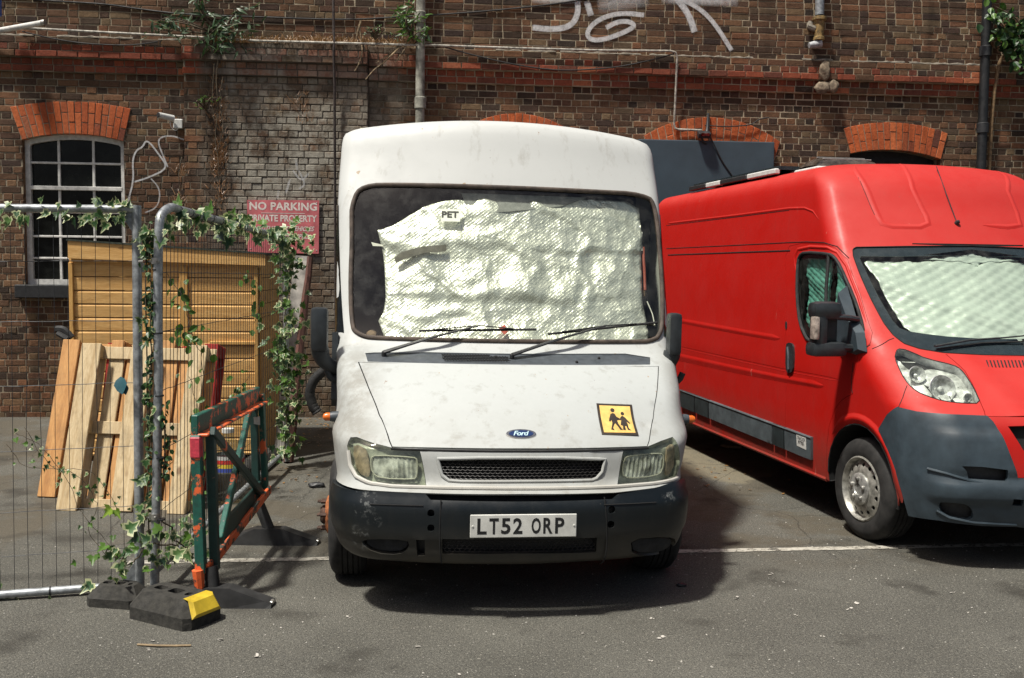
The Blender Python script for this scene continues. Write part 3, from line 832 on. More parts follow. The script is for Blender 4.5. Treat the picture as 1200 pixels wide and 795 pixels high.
# ---------------------------------------------------------------- paints
def paint(name, col, dirt, rough=.32, rust=.0, grime_z=1.0, metal=0.0, streak=.3):
    m, t, b = newmat(name); N = NT(t); P = N.world(); sx = N.sep(P)
    d1 = N.noise(3.2, 7, .7, P); d2 = N.noise(40, 4, .7, P); d3 = N.noise(5, 6, .7, P, sc=(2.5, 2.5, .35))
    c = N.mix(N.ramp(d1, [(.35, 0), (.7, .35)]), col, tuple(q * .86 for q in col))
    low = N.ramp(N.math('DIVIDE', sx[2], 2.5), [(0.1, .85), (grime_z / 2.5, .0)])
    c = N.mix(N.math('MULTIPLY', low, N.ramp(d1, [(.3, .2), (.62, 1)])), c, dirt)
    c = N.mix(N.ramp(d3, [(.55, 0), (.72, streak)]), c, dirt)
    sp = N.ramp(N.vor(16, vec=P), [(.03, 1), (.05, 0)]); gate = N.ramp(N.noise(2.7, 3, .6, P), [(.55, 0), (.6, 1)])
    c = N.mix(N.math('MULTIPLY', N.math('MULTIPLY', sp, gate), .8), c, (.10, .085, .06))
    if rust: c = N.mix(N.math('MULTIPLY', N.ramp(N.noise(7, 7, .75, P), [(.68, 0), (.72, 1)]), rust), c, (.22, .10, .035))
    N.L(c, b.inputs['Base Color'])
    N.L(N.ramp(N.math('ADD', d1, N.math('MULTIPLY', d2, .3)), [(.4, rough - .06), (.9, rough + .28)]), b.inputs['Roughness'])
    b.inputs['Specular IOR Level'].default_value = .4; b.inputs['Metallic'].default_value = metal
    N.L(N.bump(N.math('ADD', N.math('MULTIPLY', N.noise(2.0, 3, .5, P), 1.), N.math('MULTIPLY', d2, .06)), .12, .02), b.inputs['Normal']); return m
# ================================================================ WHITE VAN
W_WM = van_frame((.0545, 4.837, -.0006), math.radians(7.5), .011)
M['van_white'] = paint('faded_white_van_paint', (.49, .50, .482), (.20, .175, .13), .42, rust=.9, grime_z=1.1, streak=.38)
M['van_silver'] = paint('dull_silver_panel', (.50, .49, .45), (.20, .18, .13), .38, grime_z=.9)
M['bumper'] = paint('scuffed_dark_bumper', (.006, .009, .011), (.075, .065, .048), .30, grime_z=.5, streak=.10)
def scuffs():
    t = M['bumper'].node_tree; N = NT(t); b = t.nodes['Principled BSDF']; src = b.inputs['Base Color'].links[0].from_socket; P = N.co()
    c = src
    for q, r_ in (((-.80, .08, .60), .10), ((-.73, .05, .50), .05), ((-.80, .1, .40), .08), ((.77, .1, .60), .05)):
        d = N.n('VectorMath', operation='DISTANCE'); N.L(P, d.inputs[0]); d.inputs[1].default_value = q
        f = N.math('MULTIPLY', N.ramp(N.math('DIVIDE', d.outputs['Value'], r_), [(.35, 1), (1., 0)]), N.ramp(N.noise(22, 5, .75), [(.52, 0), (.62, 1)]))
        c = N.mix(N.math('MULTIPLY', f, .6), c, (.26, .27, .26))
    c = N.mix(N.ramp(N.noise(14, 6, .8, sc=(.25, 1, 2.5)), [(.66, 0), (.72, .35)]), c, (.14, .15, .15)); N.L(c, b.inputs['Base Color'])
    t = M['van_white'].node_tree; N = NT(t); b = t.nodes['Principled BSDF']; src = b.inputs['Base Color'].links[0].from_socket; P = N.co(); x = N.sep(P)
    side = N.math('MULTIPLY', N.ramp(N.math('MULTIPLY', x[0], -1), [(.66, 0), (.80, 1)]), N.ramp(N.math('DIVIDE', x[2], 2), [(.34, 0), (.40, 1), (.60, 1), (.68, 0)]))
    side2 = N.math('MULTIPLY', N.ramp(x[0], [(.86, 0), (.95, 1)]), N.ramp(N.math('DIVIDE', x[2], 2), [(.34, 0), (.40, 1), (.60, 1), (.68, 0)]))
    f = N.math('MULTIPLY', N.math('ADD', side, N.math('MULTIPLY', side2, .6)), N.ramp(N.noise(7, 6, .75), [(.36, .12), (.56, .8)]), True)
    src = N.mix(N.ramp(N.math('DIVIDE', x[2], 3), [(.425, 1), (.445, 0)]), src, N.mix(1., src, (.84, .86, .87), 'MULTIPLY'))
    c = N.mix(f, src, (.23, .225, .20))
    c = N.mix(N.math('MULTIPLY', N.ramp(N.noise(30, 5, .8), [(.66, 0), (.70, .8)]), side), c, (.40, .28, .17))
    c = N.mix(N.ramp(N.noise(24, 3, .5), [(.735, 0), (.75, .8)]), c, (.30, .20, .10))
    chip = N.ramp(N.noise(11, 6, .8, sc=(1, 1, .5)), [(.72, 0), (.74, 1)]); top = N.ramp(N.math('DIVIDE', x[2], 3), [(.80, 0), (.84, 1)])
    c = N.mix(N.math('MULTIPLY', N.math('MULTIPLY', chip, top), .8), c, (.34, .29, .20))
    N.L(c, b.inputs['Base Color'])
scuffs()
white_van = thing('white_van', 'dirty white high-roof van with crumpled foil behind its windscreen', 'van')
white_van.matrix_world = W_WM; MW[white_van.name] = W_WM
#        z,    yc,   hw,  bow,  rc,  ry,  cx
WR_ = [(.285, .10, .79, .10, .16, .26, .0),
       (.30, .03, .87, .11, .17, .30, .0),
       (.40, .0, .915, .12, .18, .32, .0),
       (.55, -.01, .925, .12, .18, .32, .0),
       (.635, .005, .925, .12, .18, .32, .0),
       (.665, .06, .92, .11, .18, .32, .0),
       (.70, .075, .935, .11, .19, .34, .005),
       (.835, .095, .965, .12, .20, .36, .015),
       (.870, .135, .975, .12, .20, .36, .02),
       (.95, .25, .97, .13, .19, .34, .03),
       (1.10, .49, .985, .12, .15, .26, .04),
       (1.235, .77, 1.0, .10, .12, .18, .045),
       (1.29, .90, 1.005, .10, .11, .14, .045),
       (1.36, .955, 1.012, .10, .11, .13, .045),
       (1.80, 1.14, 1.02, .11, .11, .13, .045),
       (2.21, 1.32, 1.018, .11, .08, .09, .045),
       (2.42, 1.43, 1.010, .10, .08, .09, .045),
       (2.52, 1.48, 1.004, .09, .08, .09, .045),
       (2.575, 1.52, .992, .08, .10, .11, .045),
       (2.598, 1.57, .960, .06, .11, .11, .045),
       (2.602, 1.68, .80, .03, .14, .12, .045),
       (2.606, 1.90, .60, .01, .14, .1, .045),
       (2.610, 2.2, .36, .0, .1, .1, .045),
       (2.612, 2.6, .03, .0, .01, .01, .045)]
WS = Surf(WR_, 5.6, .78, .30, W_WM, crown=(2.25, 2.56, .085, .98))
px = WS.px
o_ws = chaikin(px([(411.5, 236), (424, 216.5), (470, 215.5), (600, 219), (700, 224), (752, 226.5), (768, 243), (774, 300), (777.5, 380), (768, 401.5), (735, 402), (600, 401.5), (450, 398), (422, 396), (411, 380), (410.5, 300)]), 2)
o_bon = px([(421, 425), (445, 486), (460, 523.5), (500, 525), (611, 526.5), (700, 525.5), (758, 523), (765, 490), (771, 430), (700, 429.5), (600, 429), (500, 427)])
o_cowl = px([(428, 414), (438, 413.2), (499, 412.8), (600, 414.6), (700, 414.5), (733, 414.5), (762, 419), (762, 427.5), (600, 427.6), (499, 425.8), (431, 424)])
o_hl = px([(407, 523), (411, 513), (418, 512.5), (437, 519.5), (458, 524.8), (491, 527), (496, 548), (499, 569.5), (460, 568.5), (435, 565), (418, 557), (411, 545)])
o_hr = px([(731, 527), (756, 525), (775, 517), (788, 512.5), (795, 524), (797, 540), (793, 558), (780, 562.5), (766, 565), (724, 567.5), (727, 547)])
o_gr = px([(512.5, 538), (560, 537), (611, 536.8), (660, 537), (709, 538.5), (706, 553), (699, 561), (694, 563), (611, 564.5), (540, 564.5), (526, 563.5), (518, 557)])
uC = WS.uf + WS.uc
vb = WS.vz(.648)          # top of the bumper
arch_c = WS.side(.88, .34)
def side_circle(S, yc, zc, r, n, sg=-1, a0=-25, a1=205, zmin=None):
    out = []
    for k in range(n + 1):
        a = math.radians(a0 + (a1 - a0) * k / n); z = zc + r * math.sin(a); y = yc + r * math.cos(a)
        out.append(S.side(y, max(z, zmin if zmin else .28), sg))
    return out
# body outline: the bottom edge rises over the wheel arch
def body_outline(S, yc, zc, r, zb, zs, ytop, sgn):
    pass
mouth = px([(499.5, 574.8), (560, 575.5), (611, 576), (680, 575.2), (721, 574)])
low_edge = px([(391, 560), (398, 566), (413, 572), (450, 575.8), (499, 578), (611, 579), (721, 577.5), (766, 572), (785, 567), (797, 561), (803, 556)])
L_low = list(low_edge)
vs_sill = WS.vz(.36)
left_arch = [q for q in side_circle(WS, .88, .34, .43, 14, -1, 195, -10, .345)]     # from behind to the front
body = []
body += L_low
uR = lambda y, z: WS.side(y, z, 1)
ar_r = side_circle(WS, .88, .34, .43, 14, 1, -10, 195, .345)[::-1]
body += [uR(.52, .55)] + ar_r[1:-1] + [WS.side(1.35, .36, 1), WS.side(5.5, .36, 1)]
body += [(uC + WS.L * .98, WS.vmax - .02), (-uC - WS.L * .98, WS.vmax - .02)]
body += [WS.side(5.5, .36, -1), WS.side(1.35, .36, -1)] + [(-a, b) for a, b in ar_r[1:-1][::-1]] + [WS.side(.52, .55, -1)]
vent_l = None
panel(WS, 'body', white_van, M['van_white'], body, [shrink(o_ws, -.004), shrink(o_bon, -.006), o_cowl, shrink(o_hl, -.002), shrink(o_hr, -.002), o_gr], step=.045, th=.01, back=False)
panel(WS, 'bonnet', white_van, M['van_white'], o_bon, (), step=.04, off=.001, th=.012, disp=lambda u, v: .006 * max(0, 1 - (abs(u) / .62) ** 4), back=False)
# dark inner skin under the gaps
panel(WS, 'inner_shell', white_van, M['dark'], [(-.9, WS.vz(.60)), (.9, WS.vz(.60)), (.9, WS.vz(1.33)), (-.9, WS.vz(1.33))], (), step=.09, off=-.05, th=0)
mb = MB(W_WM); mb.box((0.045, 1.95, 1.5), (1.95, .04, 2.0)); mb.box((.03, 2.4, .5), (1.5, 2.6, .3)); mb.box((.03, 1.45, 1.2), (1.7, .9, .04))
mb.build('bulkhead', M['dark'], white_van)
M['dash'] = simple('sun_bleached_dashboard', (.05, .048, .042), .8, nz=.3)
# bumper
bl = px([(389, 562), (388.5, 590), (393, 612), (401, 632), (411, 645), (430, 653), (470, 657.5), (526, 659.5), (600, 660), (701, 659.5), (745, 657), (772, 652), (789, 636), (797, 620), (803, 595), (804, 563)])
bt = px([(797, 563.5), (785, 569), (766, 574), (724, 579.5), (718, 585), (505, 586), (499, 580), (450, 578), (413, 574.5), (398, 568.5)])
fog_l = chaikin(px([(424, 633), (437, 629), (479, 630), (481, 640), (470, 648), (440, 646)]), 1)
fog_r = chaikin(px([(736, 630), (778, 627), (789, 631), (782, 642), (770, 647), (738, 648)]), 1)
slot = px([(519, 629), (600, 629), (697, 627.5), (697, 645), (600, 646.5), (519, 647)])
tow_l = px([(489, 630), (499, 630), (499, 649), (490, 649)]); 
holes_ = [chaikin(px([(a - 4, b - 4), (a + 4, b - 4), (a + 4, b + 4), (a - 4, b + 4)]), 2) for a, b in ((506, 600), (506, 616.5), (714, 596), (713, 612.5))]
def bump_disp(u, v):
    z = WS.row(v)[0]; s_ = lambda a, b, x: max(0, min(1, (x - a) / (b - a)))
    return .012 * s_(.39, .42, z) * (1 - s_(.585, .60, z)) - .006 * (1 - s_(.30, .33, z))
panel(WS, 'bumper', white_van, M['bumper'], bl + bt, [fog_l, fog_r, slot, tow_l] + holes_, step=.022, off=.02, th=.03, disp=bump_disp, sharp=28)
panel(WS, 'bumper_recess', white_van, M['black_plastic'], px([(415, 590), (790, 588), (780, 648), (425, 652)]), (), step=.06, off=-.03, th=0)
for f_ in (fog_l, fog_r):
    c_ = (sum(p[0] for p in f_) / len(f_), sum(p[1] for p in f_) / len(f_))
    panel(WS, 'fog_lamp', white_van, M['void'], [(c_[0] + (p[0] - c_[0]) * .9, c_[1] + (p[1] - c_[1]) * .8) for p in f_], (), step=.03, off=.002, th=.01)
# end-cap joints and the step line of the bumper
for xa, ya, xb, yb in ((517.5, 586, 518.5, 655), (705.5, 583, 703, 655)):
    path_tube(WS, 'joint', white_van, M['dark'], px([(xa, ya), (xb, yb)]), .0035, .031, seg=6)
path_tube(WS, 'joint', white_van, M['dark'], px([(436, 590), (497, 592)]), .003, .032, seg=6)
path_tube(WS, 'joint', white_van, M['dark'], px([(705, 591), (765, 588)]), .003, .032, seg=6)
# grille: recess, frame, mesh of small hexagons joined in one sheet
M['grille'] = simple('grille_black', (.02, .018, .016), .45, nz=.3, scale=60)
panel(WS, 'grille_backing', white_van, M['dark'], shrink(o_gr, -.02), (), step=.06, off=-.045, th=0)
def mesh_grille(outline, name, parent, S, off, cw, ch, mat, wr):
    us = [p[0] for p in outline]; vs = [p[1] for p in outline]; mb = MB(); 
    v = min(vs); row = 0
    while v < max(vs):
        u = min(us) - (row % 2) * cw / 2
        while u < max(us):
            cu, cv = np.array([u + cw / 2]), np.array([v])
            if pip(cu, cv, outline)[0]:
                a = S.W @ S(u, v + ch * .18, off); b = S.W @ S(u + cw / 2, v - ch * .18, off + .004); c = S.W @ S(u + cw, v + ch * .18, off)
                d = S.W @ S(u, v + ch * .82, off); 
                mb.tube([a, b, c], wr, 4, False); mb.tube([a, d], wr, 4, False)
            u += cw
        v += ch; row += 1
    return mb.build(name, mat, parent)
mesh_grille(o_gr, 'grille_mesh', white_van, WS, -.012, .026, .0135, M['grille'], .0022)
mesh_grille(slot, 'lower_grille_mesh', white_van, WS, .012, .026, .0135, M['grille'], .002)
# moulded lips round the grille opening
path_tube(WS, 'grille_surround', white_van, M['van_white'], o_gr, .009, .000, closed=True)
path_tube(WS, 'trim_strip', white_van, M['van_silver'], px([(409, 528), (411, 545), (418, 558.5), (435, 567), (460, 570.8), (499, 572), (560, 573), (611, 573.5), (680, 572.6), (724, 571), (766, 567.5), (782, 564.5), (793, 560.5)]), .011, .004)
path_tube(WS, 'bonnet_gap', white_van, M['dark'], px([(458, 526.2), (500, 527.6), (611, 529), (700, 528), (760, 525.2)]), .006, -.002)
# headlamps
M['reflector'] = simple('lamp_reflector', (.80, .82, .76), .3, .25, nz=.4, scale=18)
M['bowl'] = simple('lamp_bowl', (.42, .43, .385), .3, .1, nz=.4, scale=12)
M['amber'] = simple('faded_amber_lens', (.36, .28, .21), .35, nz=.3)
def headlamp(o, inner, ind, nm='headlight'):
    h = panel(WS, nm, white_van, M['bowl'], o, (), step=.03, off=-.034, th=.01)
    panel(WS, 'lens', h, M['lens'], o, (), step=.03, off=.001, th=.004)
    panel(WS, 'reflector', h, M['reflector'], inner, (), step=.012, off=-.016, th=.010, disp=lambda u, v: .004 * math.sin(u * 260) + .012 * math.exp(-(((u - sum(p[0] for p in inner) / len(inner)) / .05) ** 2 + ((v - sum(p[1] for p in inner) / len(inner)) / .03) ** 2)))
    path_tube(WS, 'lens_rim', h, M['van_silver'], shrink(inner, -.004), .004, -.012, closed=True, seg=6)
    panel(WS, 'indicator', h, M['amber'], ind, (), step=.02, off=-.014, th=.01, disp=lambda u, v: .0025 * math.sin(v * 330))
    # side walls of the bowl
    P_ = subdiv(o, .03); V = [W_WM @ WS(a, b, -.003) for a, b in P_] + [W_WM @ WS(a, b, -.036) for a, b in P_]; n = len(P_)
    mk('bowl_wall', V, [(i, (i + 1) % n, (i + 1) % n + n, i + n) for i in range(n)], M['bowl'], h)
headlamp(o_hl, chaikin(px([(434, 538), (440, 534.5), (484, 537), (488, 540), (487.5, 558), (484, 561), (445, 559.5), (436, 554)]), 1),
         chaikin(px([(411, 524), (418, 519), (427, 526), (432, 543), (433, 556), (428, 560), (418, 554), (413, 543)]), 1))
headlamp(o_hr, chaikin(px([(733, 538), (740, 535), (775, 532), (779, 536), (777, 552), (770, 557), (737, 560), (731, 555)]), 1),
         chaikin(px([(783, 521), (789, 518), (794, 528), (793, 545), (788, 556), (782, 558), (783, 540)]), 1))
# cowl panel with air-intake mesh
cw = panel(WS, 'cowl_grille', white_van, M['grey_plastic'], shrink(o_cowl, .002), (), step=.03, off=-.006, th=.01)
mesh_grille(px([(518, 416), (596, 418), (597, 425.5), (520, 424)]), 'intake_mesh', cw, WS, .002, .014, .02, M['dark'], .003)
for q in ((556, 413.5, 'a'), ): pass
for a, b in ((676, 424), (702, 419.5), (581, 418)):
    u_, v_ = WS.uv(a, b); mb = MB(); mb.lathe([(0, .009), (.006, .008), (.009, 0)], 10, W_WM @ WS(u_, v_, -.004), W_WM.to_3x3() @ WS.nrm(u_, v_)); mb.build('washer_jet', M['dark'], cw, True)
# windscreen: glass, rubber seal, what is behind it
panel(WS, 'windscreen', white_van, M['glass'], shrink(o_ws, .004), (), step=.05, off=-.004, th=0)
path_tube(WS, 'windscreen_seal', white_van, simple('brown_windscreen_seal', (.075, .055, .042), .75, nz=.3, scale=20, bump=.4), shrink(o_ws, .006), .0135, .002, closed=True, seg=10, step=.025)
def foil_mat(name, ca, cb, cell, metal, rough):
    m, t, b = newmat(name); N = NT(t); P = N.co()
    N.L(N.mix(N.noise(3, 5, .6), ca, cb), b.inputs['Base Color']); b.inputs['Metallic'].default_value = metal
    N.L(N.ramp(N.noise(6, 4), [(.3, rough - .08), (.7, rough + .12)]), b.inputs['Roughness'])
    mp = N.n('Mapping'); mp.inputs['Rotation'].default_value = (0, math.radians(38), 0); N.L(P, mp.inputs[0])
    wv = N.vor(cell, 'DISTANCE_TO_EDGE', vec=mp.outputs[0], rand=.12)
    wp_ = N.mix(.06, P, N.noise(4, 4, .6, P, out=1))
    h = N.math('ADD', N.math('MULTIPLY', N.vor(5.5, vec=wp_), 1.0), N.math('MULTIPLY', N.vor(15, vec=wp_), .42))
    h = N.math('ADD', h, N.math('ADD', N.math('MULTIPLY', N.vor(38, vec=wp_), .14), N.math('MULTIPLY', N.math('MINIMUM', wv, .25), .26)))
    N.L(N.bump(h, .6, .030), b.inputs['Normal']); return m
M['foil'] = foil_mat('crumpled_bubble_foil', (.78, .80, .75), (.62, .64, .58), 62, .62, .36)
def crumple(u, v):
    N_ = noise.noise
    a = N_(Vector((u * 2.2, v * 1.6, 3.1))); b = N_(Vector((u * 7 + 3, v * 5, 9.)))
    w1, w2 = u + .10 * b, v + .08 * N_(Vector((u * 5, v * 5, 22.)))
    r = 1 - abs(N_(Vector((w1 * 3.0 + w2 * 2.2, w2 * 2.6 - w1 * 1.2, 5.5)))) * 4.5
    q = 1 - abs(N_(Vector((w1 * 7.5 - w2 * 4, w2 * 6.4 + w1 * 4.0, 15.5)))) * 4.5
    p = 1 - abs(N_(Vector((w1 * 15, w2 * 17, 35.5)))) * 4.
    vz_ = WS.row(v)[0]
    f = .008 * math.sin(u * 24 + 2.5 * b) * math.exp(-((vz_ - 1.74) / .13) ** 2)      # upright folds of the middle band
    st = .008 * math.tanh((vz_ - 1.60 - .03 * a) / .018) + .007 * math.tanh((vz_ - 1.90 - .05 * b) / .014)   # two cross creases
    return .016 * a + .005 * b + .014 * max(0, r) + .003 * max(0, q) + f + st
o_foil = px([(450, 398), (447, 386), (441, 371), (447, 362), (450, 345), (449, 320), (447, 295), (441, 267), (460, 260), (483, 246), (505, 235), (512, 234), (530, 231), (560, 228), (590, 233), (630, 232), (680, 229), (738, 232), (753, 240), (756, 270), (757, 300), (758, 340), (761, 360), (764, 374), (766, 392), (740, 400), (600, 399)])
panel(WS, 'foil_screen', white_van, M['foil'], o_foil, (), step=.017, off=-.066, th=.006, disp=crumple, sharp=180)
fs = [o for o in bpy.data.objects if o.name == 'foil_screen'][0]
panel(WS, 'tape', fs, simple('brown_tape', (.075, .07, .055), .6, nz=.2), px([(461, 300), (470, 293), (495, 286.5), (523, 284.5), (523, 292), (498, 294), (474, 301), (463, 306)]), (), step=.03, off=-.030, th=.003)
# grey strip put in as the glass reflection along the top, dashboard clutter
panel(WS, 'reflection_strip', white_van, simple('grey_reflection', (.24, .25, .25), .8, nz=.15), px([(541, 222), (600, 224), (690, 227.5), (660, 238), (600, 244), (549, 247)]), (), step=.04, off=-.045, th=.01)
mb = MB(W_WM)
for a, b, r_, hh in ((432, 385, .035, .03), (761, 338, .03, .012), (757, 365, .04, .02)):
    u_, v_ = WS.uv(a, b); c_ = WS(u_, v_, -.10); mb.lathe([(0, hh), (r_ * .7, hh * .9), (r_, 0), (r_ * .8, -hh), (0, -hh * 1.1)], 14, c_, Vector((0, -1, .3)))
mb.build('dashboard_clutter', simple('dusty_brown_knob', (.20, .13, .08), .7, nz=.4), white_van, True)
u_, v_ = WS.uv(757, 300)
path_tube(WS, 'seat_belt', white_van, simple('red_brown_strap', (.25, .05, .03), .7), px([(760, 285), (761, 310), (762, 336)]), .009, -.07)
path_tube(WS, 'cord', white_van, M['white_plastic'], px([(757, 268), (756, 280), (757, 290)]), .007, -.06)
path_tube(WS, 'cord', white_van, M['white_plastic'], px([(760, 352), (766, 366), (769, 380)]), .0035, -.02)
M['red_tag'] = simple('red_tag', (.45, .08, .06), .5)
panel(WS, 'tag', white_van, M['red_tag'], px([(585, 383), (592, 378), (596, 386), (592, 390)]), (), step=.03, off=-.03, th=.003)
panel(WS, 'tag', white_van, M['white_plastic'], px([(433, 280), (446, 283), (448, 285), (435, 284.5)]), (), step=.03, off=-.05, th=.003)
# PET card
V2, F2 = text_mesh('PET', 1, .03, 1.0)
sx_ = W_WM.to_3x3() @ Vector((1, 0, 0)); 
def skin_axes(S, u, v):
    n = (S.W.to_3x3() @ S.nrm(u, v)).normalized(); X = S.W.to_3x3() @ Vector((1, 0, 0)); X = (X - n * X.dot(n)).normalized(); return X, n.cross(X), n
def decal(S, name, parent, mat, a, b, V2, F2, wd, off, ht=None, rot=0.):
    u, v = S.uv(a, b); X, Y, n = skin_axes(S, u, v)
    if Y.z < 0: Y = -Y
    X, Y = X * math.cos(rot) + Y * math.sin(rot), Y * math.cos(rot) - X * math.sin(rot)
    w0 = max(p[0] for p in V2) - min(p[0] for p in V2); h0 = max(p[1] for p in V2) - min(p[1] for p in V2)
    sx = wd / w0; sy = sx if ht is None else ht / h0
    return on_skin(S, name, parent, mat, V2, F2, (u, v), X * sx, Y * sy, off)
cardf = ([(-.5, -.5), (.5, -.5), (.58, .5), (-.5, .5)], [(0, 1, 2, 3)])
M['card'] = simple('white_card', (.85, .86, .84), .6, nz=.04, bump=0)
pc = decal(WS, 'pet_card', white_van, M['card'], 528, 251.5, *cardf, .125, -.012, .083, rot=-.03)
decal(WS, 'lettering', pc, M['letter_black'], 527.5, 250.5, V2, F2, .102, -.009, .042, rot=-.03)
# wipers
def wiper(base, tip, blade0, blade1, knob):
    w0 = WS.uv(*base); w1 = WS.uv(*tip); b0 = WS.uv(*blade0); b1 = WS.uv(*blade1)
    p0 = W_WM @ WS(*w0, .016); p1 = W_WM @ WS(*w1, .028); q0 = W_WM @ WS(*b0, .014); q1 = W_WM @ WS(*b1, .014); mid = p0.lerp(p1, .5) + (W_WM.to_3x3() @ WS.nrm(*w1)) * .02
    mb = MB(); mb.tube(smooth_path([p0, mid, p1], 5), [.019, .018, .017, .016, .015, .013, .012, .011, .010, .009, .009], 8, True, .6)
    mb.lathe([(0, .008), (.010, .006), (.014, .0), (.015, -.03)], 14, p0, W_WM.to_3x3() @ WS.nrm(*w0))
    o = mb.build('wiper', M['black_plastic'], white_van, True)
    mb = MB(); n = 8; mb.tube([q0.lerp(q1, k / n) for k in range(n + 1)], .008, 6)
    mb.tube([q0.lerp(q1, .12) + Vector((0, -.008, .006)), p1, q0.lerp(q1, .8) + Vector((0, -.008, .006))], .004, 6)
    mb.build('wiper_blade', M['rubber'], o, True)
wiper((450, 416), (562, 384), (491, 389), (628, 387.5), 0)
wiper((600, 419), (708, 384), (642, 393), (769, 379), 0)
# badge: blue oval with chrome rim and pale script
def oval(rx, ry, n=36): return [(rx * math.cos(2 * math.pi * k / n), ry * math.sin(2 * math.pi * k / n), 0) for k in range(n)]
ov = oval(.5, .5); fo = [tuple(range(36))]
chrome = simple('chrome', (.6, .6, .58), .2, 1, nz=.1)
bd = decal(WS, 'badge', white_van, chrome, 610.5, 510.3, ov, fo, .150, .012, .062)
decal(WS, 'badge_field', bd, simple('badge_blue', (.012, .03, .10), .25, nz=.1, bump=0, coat=.5), 610.5, 510.3, ov, fo, .126, .0135, .046)
V2, F2 = text_mesh('Ford', 1, .012, 1., .88, .35)
decal(WS, 'badge_script', bd, simple('badge_silver', (.50, .68, .72), .3, nz=.1, bump=0), 610.5, 510.2, V2, F2, .082, .0145, .033)
u_, v_ = WS.uv(610.5, 510.3); X_, Y_, n_ = skin_axes(WS, u_, v_)
mb = MB(); c_ = W_WM @ WS(u_, v_, .006); mb.tube([c_ + X_ * .0735 * math.cos(k * math.pi / 20) + Y_ * .0300 * math.sin(k * math.pi / 20) for k in range(41)], .006, 6, False); mb.build('badge_rim', chrome, bd, True)
# school-transport sticker: amber square, black border, two walking figures
M['sticker_black'] = simple('sticker_black', (.035, .025, .018), .5, nz=.2, bump=0); M['sticker_amber'] = simple('sticker_amber', (.72, .46, .13), .55, nz=.12, scale=20, bump=0)
stq = px([(698.5, 474), (740, 475.5), (748, 511.5), (705, 510.8)])
stk = panel(WS, 'sticker', white_van, M['sticker_black'], stq, (), step=.04, off=.0075, th=.0005)
def bil(a, b):   # 0..1 inside the sticker, origin bottom left
    (u0, v0), (u1, v1), (u2, v2), (u3, v3) = stq[3], stq[2], stq[1], stq[0]
    return ((u0 * (1 - a) + u1 * a) * (1 - b) + (u3 * (1 - a) + u2 * a) * b, (v0 * (1 - a) + v1 * a) * (1 - b) + (v3 * (1 - a) + v2 * a) * b)
panel(WS, 'sticker_field', stk, M['sticker_amber'], [bil(.07, .07), bil(.93, .07), bil(.93, .93), bil(.07, .93)], (), step=.03, off=.0085, th=.0005)
figA = [(.40, .70), (.33, .66), (.27, .50), (.25, .42), (.29, .40), (.33, .46), (.34, .36), (.29, .22), (.26, .14), (.36, .12), (.33, .20), (.40, .33), (.43, .35), (.50, .22), (.53, .14), (.62, .13), (.58, .19), (.52, .33), (.50, .45), (.60, .47), (.62, .50), (.50, .58), (.46, .68)]
figB = [(.68, .62), (.62, .56), (.58, .47), (.60, .45), (.63, .48), (.58, .30), (.64, .27), (.62, .14), (.70, .13), (.70, .26), (.74, .27), (.76, .14), (.86, .12), (.80, .20), (.80, .31), (.78, .42), (.86, .34), (.89, .36), (.76, .56)]
def head(c, r): return [(c[0] + r * math.cos(a * .5236), c[1] + r * 1.1 * math.sin(a * .5236)) for a in range(12)]
for f_ in (figA, figB, head((.41, .80), .065), head((.70, .69), .055)):
    panel(WS, 'sticker_figure', stk, M['sticker_black'], [bil(.04 + a * .92, .02 + b * .95) for a, b in f_], (), step=.04, off=.0093, th=.0004, smooth=False)
# number plate
X_, Y_, Z_ = (W_WM.to_3x3() @ Vector(v) for v in ((1, 0, 0), (0, 1, 0), (0, 0, 1)))
pl_o = W_WM @ Vector((0, -.052, .499)); Rp = W_WM.to_3x3()
plate_m = simple('plate_white', (.62, .62, .57), .4, nz=.12, scale=10, bump=0)
mb = MB(Matrix.Translation(pl_o) @ Rp.to_4x4()); mb.box((0, 0, 0), (.525, .008, .114), bev=.003); npl = mb.build('number_plate', plate_m, white_van)
mb = MB(Matrix.Translation(pl_o) @ Rp.to_4x4()); mb.box((0, .016, 0), (.50, .024, .09)); mb.build('plate_backing', M['black_plastic'], white_van)
adv = .0605; x0 = -.2275
chars = 'LT52 ORP'
xw = -.205
V = []; F = []
for ch in chars:
    if ch == ' ': xw += .032; continue
    V2, F2 = text_mesh(ch, 1, .026)
    w0 = max(p[0] for p in V2) - min(p[0] for p in V2); h0 = max(p[1] for p in V2) - min(p[1] for p in V2)
    n = len(V); V += [pl_o + X_ * (xw + p[0] / w0 * .046) + Z_ * (p[1] / h0 * .079) - Y_ * .0048 for p in V2]; F += [tuple(i + n for i in f) for f in F2]; xw += .0585
mk('lettering', V, F, M['letter_black'], npl)
for a in (-.25, .25):
    mb = MB(Matrix.Translation(pl_o) @ Rp.to_4x4()); mb.lathe([(0, .003), (.005, .002), (.006, 0)], 10, (a, -.004, .0), Vector((0, -1, 0))); mb.build('screw', plate_m, npl, True)
